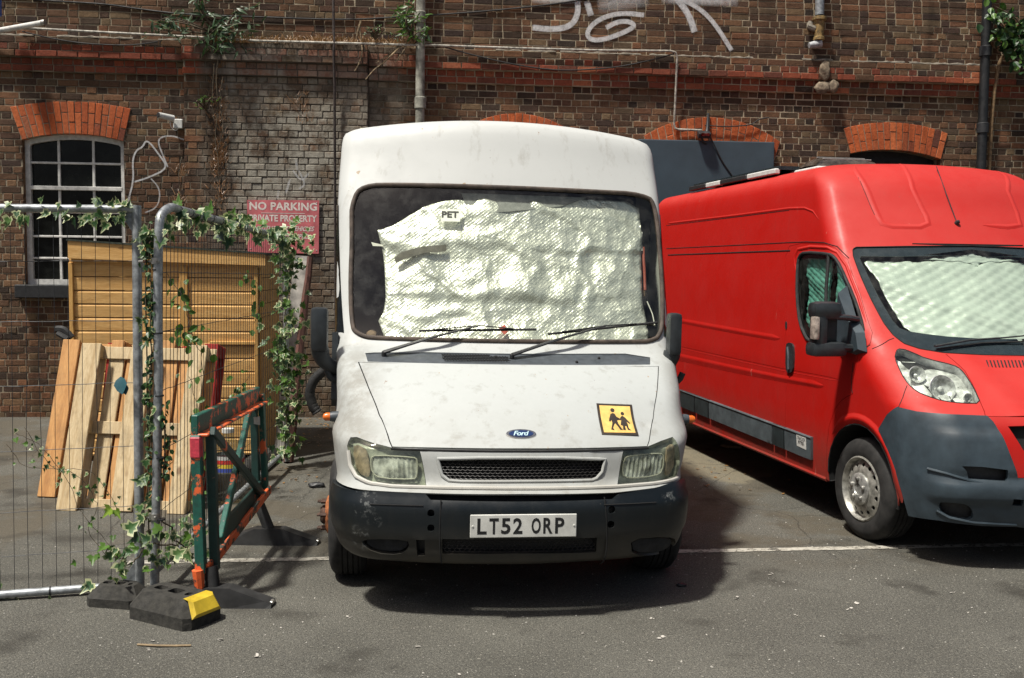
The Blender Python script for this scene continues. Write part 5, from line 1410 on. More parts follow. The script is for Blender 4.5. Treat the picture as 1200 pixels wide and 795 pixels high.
# mirror: big two-arm housing
def mirror_r(sg):
    T = R_WM
    xb = sg * 1.0
    mb = MB(T)
    prof = [(.0, 1.30), (.03, 1.235), (.10, 1.215), (.17, 1.22)]
    mb.box((xb + sg * .235, 1.02, 1.50), (.20, .13, .115), bev=.045)      # cap
    mb.box((xb + sg * .275, 1.02, 1.38), (.085, .115, .27), bev=.03)
    mb.box((xb + sg * .215, 1.02, 1.245), (.25, .13, .095), bev=.035)
    o = mb.build('wing_mirror', M['mirror_black'], red_van, True, 50)
    mb = MB(T); mb.box((xb + sg * .215, 1.06, 1.37), (.17, .06, .26), bev=.02); mb.build('mirror_shell', M['mirror_black'], o, True, 50)
    mb = MB(T); mb.tube(smooth_path([(xb + sg * .25, 1.00, 1.455), (xb + sg * .12, .99, 1.455), (xb + sg * .0, 1.02, 1.44)], 4), .026, 10, True, .8); mb.build('mirror_arm', M['mirror_black'], o, True)
    mb = MB(T); mb.tube(smooth_path([(xb + sg * .22, 1.00, 1.262), (xb + sg * .10, .99, 1.255), (xb - sg * .01, 1.02, 1.25)], 4), .034, 10, True, .8); mb.build('mirror_arm', M['mirror_black'], o, True)
    mb = MB(T); mb.box((xb + sg * .318, .985, 1.385), (.035, .07, .15), bev=.012); mb.build('repeater_lamp', simple('clear_repeater', (.50, .42, .36), .3, .2, nz=.3), o, True)
    tri = [(1.22, 1.66), (1.26, 1.30), (1.16, 1.215), (.98, 1.20), (.885, 1.235), (.93, 1.36), (1.06, 1.46)]
    n = len(tri); V = [Vector((sg * (1.0 - .03 * max(0, b - 1.3) / .35 + .0), a, b)) for a, b in tri]; c = Vector((sg * 1.035, 1.06, 1.34))
    V2 = [v.lerp(Vector((sg * 1.06, v.y, v.z)), .9).lerp(c, .16) for v in V]
    mb = MB(T); mb.add(V + V2, [tuple(range(n, 2 * n)) if sg < 0 else tuple(range(n, 2 * n))[::-1]] + [(i, (i + 1) % n, (i + 1) % n + n, i + n) for i in range(n)]); mb.build('mirror_base', M['bumper_grey'], o, False)
mirror_r(-1); mirror_r(1)
mb = MB(R_WM); mb.add([(-.99, 5.39, .3), (.99, 5.39, .3), (.88, 5.39, 2.42), (.0, 5.39, 2.56), (-.88, 5.39, 2.42)], [(0, 1, 2, 3, 4)]); mb.build('rear_panel', M['van_red'], red_van)
# wheels
M['rim_silver'] = simple('dull_silver_rim', (.38, .37, .33), .42, .55, nz=.3, scale=20)
def red_wheel(sg, y):
    R = .335; ax = Vector((sg, -.05, 0)).normalized(); c = Vector((sg * 1.005, y, R))
    mb = MB(R_WM); mb.lathe([(.215, -.012), (.214, .0), (.205, .006), (.196, -.004), (.185, -.05), (.18, -.12), (.20, -.20)], 44, c, ax); o = mb.build('wheel', M['rim_silver'], red_van, True, 50)
    tyre_mesh(R_WM, c, ax, R, .21, .225, M['tyre'], o)
    rim_disc(R_WM, c + ax * -.03, ax, .19, 14, .0135, .158, lambda r: .030 * max(0, 1 - max(0, r - .12) / .07) - .012 * max(0, 1 - r / .05), M['rim_silver'], o, hole_len=1.25)
    mb = MB(R_WM); mb.lathe([(.19, -.075), (0, -.075)], 24, c, ax); mb.build('brake_disc', M['dark'], o)
    x_ = Vector((0, 0, 1)).cross(ax).normalized()
    hb = MB(R_WM); hb.lathe([(.105, -.005), (.104, .012), (.09, .020), (.04, .022), (.036, .016), (0, .016)], 28, c, ax); hc = hb.build('hub_cap', simple('hub_cap_silver', (.50, .50, .47), .35, .6, nz=.3, scale=25), o, True, 40)
    for k in range(5):
        a = k * 2 * math.pi / 5 + .3; q = c + ax * .018 + (x_ * math.cos(a) + Vector((0, 0, 1)) * math.sin(a)) * .068
        mb = MB(R_WM); mb.lathe([(.017, 0), (.016, .012), (.010, .018), (0, .018)], 12, q, ax); mb.build('wheel_nut', M['steel'], hc, True)
    return o
for sg in (-1, 1): red_wheel(sg, .90); red_wheel(sg, 4.85 if False else 4.93)
for sg in (-1, 1):
    q = arc(sg); V = [RS(a, b, -.004) for a, b in q] + [RS(a, b, -.32) for a, b in q]; n = len(q)
    mk('wheel_arch_liner', [R_WM @ v for v in V], [(i, i + 1, i + 1 + n, i + n) for i in range(n - 1)], M['dark'], red_van)
    mb = MB(R_WM); mb.box((sg * .66, .9, .62), (.04, .95, .75)); mb.build('inner_arch', M['dark'], red_van)
# sill under the door
path_tube(RS, 'sill', red_van, M['van_red'], [RS.side(1.36, .30, -1), RS.side(5.4, .30, -1)], .02, -.012, step=.2)
# on the roof: domed vent and a run of flat edging
vent = thing('roof_vent', 'smoked brown plastic vent standing on the red van roof', 'roof vent', R_WM @ Vector((-.34, 2.55, 2.56)), R_WM.to_3x3())
V = []; F = []; nu, nv_ = 14, 8
for j in range(nv_ + 1):
    for i in range(nu + 1):
        x = -.27 + .54 * i / nu; t = j / nv_ * math.pi; y = -.22 * math.cos(t); e = 1 - (abs(x) / .275) ** 6
        V.append(R_WM @ Vector((-.34 + x, 2.55 + y, 2.565 + .105 * math.sin(t) ** .7 * e ** .5 + (.012 * math.sin(x * 60) * math.sin(t)) * .3)))
for j in range(nv_):
    for i in range(nu): F.append((j * (nu + 1) + i, j * (nu + 1) + i + 1, (j + 1) * (nu + 1) + i + 1, (j + 1) * (nu + 1) + i))
mk('dome', V, F, simple('smoked_vent', (.075, .06, .048), .22, nz=.4, scale=12, spec=.6), vent, True)
mb = MB(R_WM); mb.box((-.34, 2.55, 2.562), (.60, .48, .04), bev=.01); mb.build('vent_base', M['white_plastic'], vent)
for k in range(3):
    mb = MB(R_WM); mb.box((-.34, 2.40 + .10 * k, 2.648 + .02 * (k == 1)), (.42, .018, .012), bev=.003); mb.build('rib', simple('vent_rib', (.20, .19, .18), .4), vent)
rp = thing('roof_panel', 'flat roof panel with dark and pale edging lying on the red van roof', 'roof panel', R_WM @ Vector((-.3, 3.6, 2.55)), R_WM.to_3x3())
mb = MB(R_WM); mb.box((-.28, 3.65, 2.60), (1.0, 1.9, .03)); mb.build('slab', M['ws_band'], rp)
for k, (y0, y1) in enumerate(((2.70, 3.25), (3.27, 3.85), (3.87, 4.2), (4.22, 4.65))):
    mb = MB(R_WM); mb.box((-.79, (y0 + y1) / 2, 2.572), (.05, y1 - y0, .045), bev=.008); mb.build('edging', M['white_plastic'] if k % 2 == 0 else M['black_plastic'], rp)
# ================================================================ FIXTURES ON THE WALL
def wtube(name, label, cat, pts, r, mat, off=.03, seg=8, n=1, group=None):
    P = [wat(a, b, o) for a, b, o in [(p[0], p[1], p[2] if len(p) > 2 else off) for p in pts]]
    if n > 1: P = smooth_path(P, n)
    mb = MB(); mb.tube(P, r, seg); o = mb.build(name, mat, None, True); return tag(o, label, cat, group)
M['lead_pipe'] = simple('mossy_grey_pipe', (.30, .29, .24), .75, nz=.55, scale=6, bump=.4)
M['rust_pipe'] = simple('rusty_pipe', (.11, .055, .035), .85, nz=.5, scale=14, bump=.4)
dp = thing('drainpipe', 'mossy grey cast drainpipe on the wall above the white van', 'drainpipe', wat(492, 470, .12))
ptop = wat(493.5, -60, .15); pbot = wp(*wpx(491, 147, .15)[:1], .05, .15)
mb = MB(); mb.tube([ptop, wat(492, 147, .15), pbot], .052, 14); mb.build('pipe', M['lead_pipe'], dp, True)
for y in (20, 120): 
    c = wat(492.5, y, .15); mb = MB(); mb.lathe([(.053, -.07), (.066, -.07), (.066, .05), (.058, .06), (.053, .06)], 16, c); mb.build('collar', M['lead_pipe'], dp, True)
    mb = MB(WM); q = WM.inverted() @ c; mb.box(q + Vector((0, .08, 0)), (.17, .1, .03), bev=.005); mb.build('bracket', M['rust_pipe'], dp)
bp = thing('drainpipe', 'black drainpipe at the right end of the brick wall', 'drainpipe', wat(1150, 300, .1))
mb = MB(); mb.tube([wat(1159, -60, .14), wat(1150, 190, .14), wp(wpx(1148, 300, .14)[0], .02, .14)], .056, 14); mb.build('pipe', simple('black_pipe', (.012, .013, .014), .5, nz=.3), bp, True)
for y in (60, 150):
    mb = MB(); mb.lathe([(.056, -.06), (.07, -.06), (.07, .05), (.056, .06)], 16, wat(1157 - y * .036, y, .14)); mb.build('collar', M['black_plastic'], bp, True)
wtube('pipe', 'thin brown bent pipe beside the black drainpipe', 'pipe', [(1200, 62), (1182, 64), (1173, 70), (1168, 90), (1163, 130), (1159, 200)], .022, simple('brown_pipe', (.24, .15, .07), .6, nz=.3), .09, 8, 4)
wtube('pipe', 'thin dark rusty pipe rising up the grey buttress', 'pipe', [(390, -60, .22), (391, 38, .22), (392, 46, .24), (391, 60, .24), (392, 100, .17), (393, 300, .15), (394, 480, .15)], .015, simple('dark_iron_pipe', (.045, .032, .028), .85, nz=.4))
wtube('conduit', 'pale conduit along the ledge that turns down to the black lamp', 'conduit', [(28, 33, .13), (120, 38, .13), (227, 43.5, .13), (300, 48, .24), (430, 51.5, .24), (484, 53, .20), (500, 53, .13), (600, 56.5, .13), (700, 59.3, .13), (786, 60, .13), (792, 62, .13), (793.5, 68, .12), (792, 105, .08), (790, 146, .05), (791, 150.5, .05), (795, 152, .05), (822, 153, .05)], .0135, M['conduit'])
wtube('cable', 'black cable drooping across the string course above the white van', 'cable', [(520, 55, .12), (560, 66, .12), (610, 77, .11), (660, 82.5, .11), (720, 79, .11), (765, 70, .11), (790, 63, .13)], .008, M['cable'], n=4)
wtube('cable', 'black cable sagging across the upper wall at the left', 'cable', [(-20, -8, .06), (45, 0, .06), (120, 5, .06), (165, 11, .06), (220, 17, .06), (300, 20, .07), (400, 23, .06), (470, 20, .06), (560, 14, .06), (640, 6, .06), (700, -3, .06)], .0095, M['cable'], n=4)
wtube('cable', 'thin dark cable drooping under the lamp arm', 'cable', [(26, 37, .13), (60, 45, .12), (100, 51, .12), (150, 53, .11), (185, 49, .12)], .007, M['cable'], n=4)
wtube('cable', 'slack cable lying over the orange arch beside the black lamp', 'cable', [(826, 147, .05), (850, 148.5, .05), (875, 147, .05), (884, 144, .05), (890, 140, .05), (901, 138, .05)], .007, M['cable'], n=4)
wtube('cable', 'black cable hanging from the lamp over the dark board', 'cable', [(832, 160, .10), (838, 172, .09), (847, 190, .08), (858, 206, .08), (870, 225, .08), (880, 250, .08)], .0075, M['cable'], n=3)
wtube('cable', 'thin wire running right from the black drainpipe', 'cable', [(1151, 153, .06), (1200, 154, .05), (1240, 155, .05)], .006, M['cable'])
wtube('cable', 'white flex looping below the camera junction box', 'cable', [(197, 135, .10), (199, 142, .08), (201, 150, .05), (206, 153, .04), (209, 150, .04)], .005, M['white_plastic'], n=4)
# CCTV camera and box
cc = thing('security_camera', 'small white security camera on the wall right of the window', 'camera', wat(196, 142, .05))
mb = MB(); a = wat(203, 139, .10); b = wat(186, 135, .22); mb.tube([a, b], [.035, .032], 14); mb.build('housing', M['white_plastic'], cc, True, 50)
mb = MB(); d_ = (b - a).normalized(); mb.tube([b, b + d_ * .012], [.028, .028], 12); mb.build('camera_lens', M['black_plastic'], cc, True)
mb = MB(); mb.tube([wat(203, 140, .0), wat(201, 139, .07)], .012, 8); mb.build('bracket', M['white_plastic'], cc, True)
mb = MB(WM); s_, z_ = wpx(209, 145.5, .03); mb.box((s_, -.03, z_), (.105, .06, .105), bev=.008); o = mb.build('junction_box', M['white_plastic']); tag(o, 'white square junction box beside the security camera', 'junction box')
# black lamp on its bracket over the arch
lm = thing('floodlight', 'small black floodlight fixed over the orange arch and dark board', 'floodlight', wat(825, 150, .05))
mb = MB(WM); s_, z_ = wpx(825, 158, .12); mb.box((s_, -.12, z_), (.15, .10, .065), Euler((.5, 0, 0)).to_matrix(), bev=.012); mb.build('lamp_body', M['black_plastic'], lm)
mb = MB(WM); mb.box((s_, -.178, z_ - .006), (.10, .006, .035), Euler((.5, 0, 0)).to_matrix()); mb.build('lamp_glass', chrome, lm)
mb = MB(); mb.tube([wat(830, 133, .03), wat(829, 150, .05), wat(828, 158, .08)], [.014, .02, .024], 8); mb.build('bracket', M['black_plastic'], lm, True)
mb = MB(); mb.tube([wat(822, 160, .12), wat(824, 167, .10), wat(828, 169, .06)], .012, 8); mb.build('gland', M['black_plastic'], lm, True)
# dark blue board in the third arch
bs0, bz1 = wpx(748, 163, .07); bs1, _ = wpx(908, 165, .07)
M['board'] = simple('dark_blue_board', (.040, .062, .080), .6, nz=.12, scale=3, bump=.05)
mb = MB(WM); mb.box(((bs0 + bs1) / 2, -.045, (bz1 + .9) / 2), (bs1 - bs0, .05, bz1 - .9), bev=.012); o = mb.build('wall_board', M['board']); tag(o, 'large dark blue board covering the arch behind the two vans', 'board')
# waste outlet
hp = thing('pipe_outlet', 'brown pipe outlet with grey stub high on the wall at right', 'pipe', wat(960, 30, .1))
mb = MB(); mb.tube([wat(961, -40, .13), wat(960.5, 18, .13)], .052, 14); mb.build('pipe', M['galv'], hp, True)
mb = MB(); mb.lathe([(.062, .13), (.085, .12), (.085, .09), (.062, .08), (.052, -.10), (.066, -.11), (.066, -.14), (.05, -.15)], 18, wat(960, 33, .13)); mb.build('hopper', simple('ochre_pipe', (.26, .17, .06), .7, nz=.4), hp, True, 50)
mb = MB(); mb.tube([wat(956, 34, .13), wat(949, 32, .10), wat(949, 27, .04)], [.035, .04, .03], 8); mb.build('bracket', M['cement'], hp, True)
mb = MB(); mb.tube([wat(962, 51, .13), wat(948, 53.5, .13)], [.05, .034], 12); mb.build('stub', simple('pale_stub', (.36, .37, .38), .7, nz=.2), hp, True)
# lumps of broken stone where the pipe once passed
M['stone'] = simple('broken_stone', (.20, .155, .105), .9, nz=.3, scale=18, bump=.7, dist=.01)
def rock(p, r, sq=(1, 1, 1), seed=0):
    bm = bmesh.new(); bmesh.ops.create_icosphere(bm, subdivisions=3, radius=1)
    V = [Vector((v.co.x * sq[0], v.co.y * sq[1], v.co.z * sq[2])) * r * (1 + .35 * noise.noise(v.co * 1.6 + Vector((seed, 0, 0))) + .12 * noise.noise(v.co * 5 + Vector((seed, 3, 0)))) + p for v in bm.verts]
    bm.verts.index_update(); F = [[v.index for v in f.verts] for f in bm.faces]; bm.free(); return V, F
rk = thing('stone_corbel', 'broken pale stone lumps left in the string course', 'stone', wat(968, 110, .08))
for k, (a, b, r_, q) in enumerate(((967, 83, .085, (.8, .5, 1.3)), (964, 103, .082, (1.1, .5, .9)), (976, 102, .075, (.9, .5, 1.1)))):
    V, F = rock(wat(a, b, .10), r_, q, k * 5.); mk('stone', V, F, M['stone'], rk, True)
# lamp arm and blue lamp end at the top-left corner
la = thing('lamp_arm', 'white tubular lamp arm reaching in at the top left corner', 'lamp arm', wat(20, 35, .35))
mb = MB(); mb.tube([wat(-45, 44, .30), wat(50, 27, .50)], .030, 12); mb.build('arm', M['white_frame'], la, True, 50)
mb = MB(); mb.tube([wat(49, 27.2, .498), wat(53, 26.6, .505)], .034, 12); mb.build('end_cap', M['steel'], la, True)
mb = MB(); mb.tube([wat(-30, 46, .10), wat(20, 34, .22), wat(28, 33, .13)], .010, 8); mb.build('stay', M['conduit'], la, True)
mb = MB(WM); s_, z_ = wpx(-3, 6, .3); mb.box((s_ - .03, -.3, z_ + .03), (.12, .12, .30), bev=.03); o = mb.build('blue_lamp', simple('blue_sign_edge', (.05, .12, .45), .4, nz=.1)); tag(o, 'blue lamp casing cut by the top left corner', 'lamp')
# NO PARKING sign
sgn = thing('no_parking_sign', 'faded red NO PARKING sign on the brick wall above the shed', 'sign', wat(331, 298, .13))
corn = [wpx(*p, .13) for p in ((289.5, 234.5), (374, 235), (373.5, 297.5), (290.5, 296))]
M['sign_red'] = simple('faded_sign_red', (.58, .15, .16), .5, nz=.16, scale=7, bump=0)
n4 = 4; mk('plate', [wp(s, z, .132) for s, z in corn] + [wp(s, z, .120) for s, z in corn], [(0, 3, 2, 1), (4, 5, 6, 7), (0, 1, 5, 4), (1, 2, 6, 5), (2, 3, 7, 6), (3, 0, 4, 7)], M['sign_red'], sgn)
def sign_text(body, x, y, wpx_, hpx, shear=0., bold=.02, sp=1.):
    V2, F2 = text_mesh(body, 1, bold, 1, sp, shear); s, z = wpx(x, y, .1335)
    w0 = max(p[0] for p in V2) - min(p[0] for p in V2); h0 = max(p[1] for p in V2) - min(p[1] for p in V2); k = 103.
    mk('lettering', [wp(s + p[0] / w0 * wpx_ / k, z + p[1] / h0 * hpx / k, .1335) for p in V2], F2, M['letter_white'], sgn)
sign_text('NO PARKING', 332, 242, 78, 9.5, 0, .035, 1.05); sign_text('PRIVATE PROPERTY', 332, 256, 78, 8, 0, .03)
sign_text('UNAUTHORISED VEHICLES', 331, 268, 74, 5.6, .35, .02); sign_text('WILL BE CLAMPED', 334, 277, 56, 5.4, .35, .02)
s0, z0 = wpx(306, 250, .1335); s1, z1 = wpx(357, 250.3, .1335); mb = MB(WM); mb.box(((s0 + s1) / 2, -.1336, (z0 + z1) / 2), (s1 - s0, .0006, .006)); mb.build('rule', M['letter_white'], sgn)
for a, b in ((292, 237), (371, 238), (371, 294), (294, 292)):
    mb = MB(); mb.lathe([(0, .003), (.006, .002), (.008, 0)], 8, wat(a, b, .1325), WN); mb.build('screw', M['steel'], sgn)
# ---------------------------------------------------------------- graffiti, sprayed lines as thin paint films
def spray_mat():
    m, t, b = newmat('white_spray_paint'); N = NT(t); P = N.world(); at = N.n('Attribute', attribute_name='edge')
    f = N.noise(26, 5, .75, P); tr = N.n('BsdfTransparent'); mx = N.n('MixShader')
    k = N.math('MULTIPLY', N.math('POWER', at.outputs['Fac'], .8), N.ramp(f, [(.30, .45), (.58, 1)]), True)
    N.L(N.math('MULTIPLY', k, .9), mx.inputs[0]); N.L(tr.outputs[0], mx.inputs[1]); N.L(b.outputs[0], mx.inputs[2]); N.L(mx.outputs[0], t.nodes['Material Output'].inputs[0])
    b.inputs['Base Color'].default_value = (.62, .62, .62, 1); b.inputs['Roughness'].default_value = .8; return m
M['spray'] = spray_mat()
def graffiti(label, strokes, off):
    root = thing('graffiti', label, 'graffiti', wat(strokes[0][0][0][0], strokes[0][0][0][1], off))
    for k, (pts, wd, dens) in enumerate(strokes):
        q = [wpx(a, b, off) for a, b in pts]; q = chaikin(q, 2, False) if len(q) > 2 else subdiv(q, .05)[:int(1 + math.hypot(q[1][0] - q[0][0], q[1][1] - q[0][1]) / .05)] + [q[1]]
        if math.hypot(q[0][0] - q[-1][0], q[0][1] - q[-1][1]) < 1e-4: q = q[:-1]
        V = []; F = []; A = []; n = len(q)
        for i, (s, z) in enumerate(q):
            a = q[max(i - 1, 0)]; b = q[min(i + 1, n - 1)]; tx, ty = b[0] - a[0], b[1] - a[1]; L = math.hypot(tx, ty) or 1; nx, ny = -ty / L, tx / L
            for j, e in enumerate((-1, -.72, 0, .72, 1)):
                V.append(wp(s + nx * e * wd / 2, z + ny * e * wd / 2, off + .0005 * k)); A.append(((0, .85, 1, .85, 0) if wd < .1 else (0, .35, 1, .35, 0))[j] * dens * min(1, (min(i, n - 1 - i) + .6) / (1.5 if wd < .1 else n * .35)))
        for i in range(n - 1):
            for j in range(4): F.append((i * 5 + j, i * 5 + j + 1, (i + 1) * 5 + j + 1, (i + 1) * 5 + j))
        o = mk('stroke', V, F, M['spray'], root); a_ = o.data.attributes.new('edge', 'FLOAT', 'POINT'); a_.data.foreach_set('value', A)
Zm = lambda L: [(600 + a / 4, b / 4) for a, b in L]
graffiti('white spray-painted loops and arrow on the upper wall above the white van', [
    (Zm([(95, 130), (200, 140), (280, 122), (312, 60), (305, -10)]), .075, 1), (Zm([(350, 5), (370, 75)]), .08, 1),
    (Zm([(620, 72), (520, 60), (430, 80), (370, 120), (348, 165), (378, 192), (450, 182), (550, 142), (577, 118), (545, 100), (490, 104), (440, 132)]), .062, 1),
    (Zm([(770, -10), (830, 70), (856, 152)]), .085, 1), (Zm([(790, -5), (880, 40), (950, 110), (1030, 238)]), .06, 1),
    (Zm([(1050, 295), (1072, 296)]), .07, 1), (Zm([(1095, 353), (1114, 354)]), .075, .9),
    (Zm([(400, 25), (520, 5), (640, -10)]), .22, .45), (Zm([(700, -8), (850, 2), (1060, 8)]), .13, .75), (Zm([(90, -2), (230, 4), (330, -6)]), .10, .6)], .056)
Zl = lambda L: [(a / 3, b / 3) for a, b in L]
graffiti('thin white painted outline of a jagged shape right of the window', [
    (Zl([(455, 690), (470, 632), (465, 560), (482, 525), (500, 520), (516, 488), (560, 545), (592, 592), (520, 626), (472, 640)]), .022, .9),
    (Zl([(530, 628), (560, 660), (562, 705), (545, 735), (510, 748)]), .018, .6), (Zl([(590, 588), (570, 540), (555, 500), (565, 482), (605, 477), (648, 492)]), .020, .7),
    (Zl([(455, 690), (452, 720)]), .03, .8)], .009)
graffiti('faint white scribble on the grey buttress above the parking sign', [
    (Zl([(1020, 630), (1005, 680)]), .03, .5), (Zl([(1050, 600), (1075, 650), (1050, 665)]), .025, .5), (Zl([(1030, 600), (1060, 640), (1085, 610)]), .025, .45), (Zl([(1040, 560), (1045, 600)]), .03, .4), (Zl([(980, 670), (975, 700)]), .03, .4)], .112)
# ================================================================ SHED, PALLETS, FENCE, BARRIER
def wood(name, col, dark, grain=(3, 3, .6), ax='z', knots=.5, rough=.7, dirty=.2):
    m, t, b = newmat(name); N = NT(t); P = N.co(); oi = N.n('ObjectInfo')
    off = N.n('VectorMath', operation='ADD'); N.L(P, off.inputs[0]); cb = N.n('CombineXYZ'); 
    for k in range(3): N.L(N.math('MULTIPLY', oi.outputs['Random'], 17.3 + k * 9), cb.inputs[k])
    N.L(cb.outputs[0], off.inputs[1]); V = off.outputs[0]
    g = N.noise(9, 5, .65, V, dist=.5, sc=grain); g2 = N.noise(60, 3, .6, V, sc=grain)
    c = N.mix(N.ramp(g, [(.32, 0), (.62, 1)]), dark, col); c = N.mix(N.ramp(g2, [(.35, .3), (.6, 0)]), c, dark, 'MULTIPLY')
    c = N.mix(N.math('MULTIPLY', oi.outputs['Random'], .38), c, tuple(q * .62 for q in col))
    mp = N.n('Mapping'); mp.inputs['Scale'].default_value = tuple(.55 if q < 1 else 1 for q in grain); N.L(V, mp.inputs[0])
    kn = N.vor(5.5, vec=mp.outputs[0]); c = N.mix(N.math('MULTIPLY', N.ramp(kn, [(.06, 1), (.13, 0)]), knots), c, (.13, .05, .02))
    c = N.mix(N.ramp(N.noise(5, 6, .7, P), [(.5, 0), (.75, dirty)]), c, (.10, .085, .06))
    N.L(c, b.inputs['Base Color']); b.inputs['Roughness'].default_value = rough; b.inputs['Specular IOR Level'].default_value = .3
    N.L(N.bump(N.math('ADD', g2, g), .4, .003), b.inputs['Normal']); return m
M['shed_wood'] = wood('shed_boards', (.76, .475, .18), (.56, .31, .095), (.35, 3, 3), knots=.85, dirty=.25)
M['shed_trim'] = wood('shed_trim', (.66, .40, .13), (.46, .25, .07), (3, 3, .35), knots=.6, dirty=.12)
M['pal_pale'] = wood('pale_pallet_wood', (.62, .50, .31), (.40, .28, .14), (3, 3, .35), knots=.7, dirty=.6)
M['pal_orange'] = wood('orange_pallet_wood', (.62, .34, .13), (.42, .20, .07), (3, 3, .35), knots=.8, dirty=.45)
M['pal_red'] = wood('red_painted_wood', (.40, .025, .018), (.22, .02, .015), (3, 3, .35), knots=.1, dirty=.2)
M['felt'] = simple('roof_felt', (.04, .05, .035), .9, nz=.3)
HY = math.radians(5.4)
HX = Vector((math.cos(HY), math.sin(HY), 0)); HN = Vector((math.sin(HY), -math.cos(HY), 0))
HO = Vector((at_depth(83, 400, 8.75).x, 8.75, 0))
HM = Matrix(((HX.x, -HN.x, 0, HO.x), (HX.y, -HN.y, 0, HO.y), (0, 0, 1, 0), (0, 0, 0, 1)))
def hpx(px_, py): q = at_plane(px_, py, HO, HN) - HO; return q.dot(HX), q.z
shed = thing('garden_shed', 'new orange timber shed with shiplap boards behind the mesh fence', 'shed', HO)
shed.matrix_world = HM; MW[shed.name] = HM
L1 = hpx(303, 400)[0]; xd = hpx(216.5, 400)[0]; zt = hpx(200, 296)[1]; ztl = hpx(84, 283)[1]; ztr = hpx(300, 297)[1]
def hb(name, c, d, mat, bev=.004, R=None):
    mb = MB(HM); mb.box(c, d, R, bev); return mb.build(name, mat, shed)
pitch_ = .1195
ztop = min(ztl, ztr) - .10
row = 0; z = ztop
while z > .06:
    for a, b in ((.035, xd - .035), (xd + .035, L1 - .03)):
        z0 = max(z - pitch_, .05)
        me = MB(HM); y0 = ru(-.002, .002)
        me.add([(a, y0, z0 + .002), (b, y0, z0 + .002), (b, y0 - .003, z - .022), (a, y0 - .003, z - .022), (a, y0 + .010, z - .004), (b, y0 + .010, z - .004), (a, .02, z0 + .002), (b, .02, z0 + .002), (a, .02, z - .004), (b, .02, z - .004)],
               [(0, 1, 2, 3), (3, 2, 5, 4), (0, 6, 7, 1), (4, 5, 9, 8), (0, 3, 4, 8, 6), (1, 7, 9, 5, 2)]); me.build('board', M['shed_wood'], shed)
    z -= pitch_; row += 1
for x, w_ in ((.018, .035), (xd, .068), (L1 - .015, .034)): hb('corner_trim', (x, -.008, (ztop + .05) / 2), (w_, .036, ztop - .05), M['shed_trim'])
# fascia follows the pent roof
def slab(name, a, b, h0, h1, y0, y1, mat):
    mb = MB(HM); mb.add([(a[0], y0, a[1]), (b[0], y0, b[1]), (b[0], y0, b[1] + h1), (a[0], y0, a[1] + h0), (a[0], y1, a[1]), (b[0], y1, b[1]), (b[0], y1, b[1] + h1), (a[0], y1, a[1] + h0)],
           [(0, 1, 2, 3), (5, 4, 7, 6), (0, 4, 5, 1), (3, 2, 6, 7), (0, 3, 7, 4), (1, 5, 6, 2)]); return mb.build(name, mat, shed)
f0 = hpx(82, 303); f1 = hpx(312, 311.5); g0 = hpx(82, 282); g1 = hpx(312, 298)
slab('fascia', (f0[0], f0[1]), (f1[0], f1[1]), g0[1] - f0[1], g1[1] - f1[1], -.055, -.03, M['shed_wood'])
slab('upper_board', (.0, ztop - .02), (L1, ztop - .02), g0[1] - ztop, g1[1] - ztop, -.004, .02, M['shed_wood'])
slab('batten', (f0[0] + .02, f0[1] - .03), (f1[0] - .05, f1[1] - .02), .045, .035, -.03, -.006, M['shed_trim'])
slab('roof', (g0[0] - .01, g0[1] - .004), (g1[0] + .01, g1[1] - .004), .016, .016, -.065, 1.35, M['felt'])
z = ztop
while z > .06:
    mb = MB(HM); mb.box((L1 + .006, .63, z - pitch_ / 2), (.016, 1.24, pitch_ - .006), Matrix.Rotation(-.04, 3, 'Y')); mb.build('side_board', M['shed_wood'], shed); z -= pitch_
hb('side_board', (L1 + .006, .63, ztop + .03), (.014, 1.24, .11), M['shed_wood'], 0)
hb('left_wall', (.0, .63, ztop / 2), (.02, 1.25, ztop), M['shed_wood'], 0); hb('back_wall', (L1 / 2, 1.26, ztop / 2), (L1, .02, ztop), M['shed_wood'], 0)
hb('corner_trim', (L1 + .016, .022, (ztop + .05) / 2), (.014, .045, ztop - .05), M['shed_trim'])
# raised lower panel on the right of the front
q0 = hpx(244, 402); hb('ledger', ((q0[0] + L1) / 2, -.012, q0[1]), (L1 - q0[0] - .03, .03, .03), M['shed_trim']); hb('ledger', (q0[0], -.014, q0[1] / 2), (.03, .03, q0[1]), M['shed_trim'])
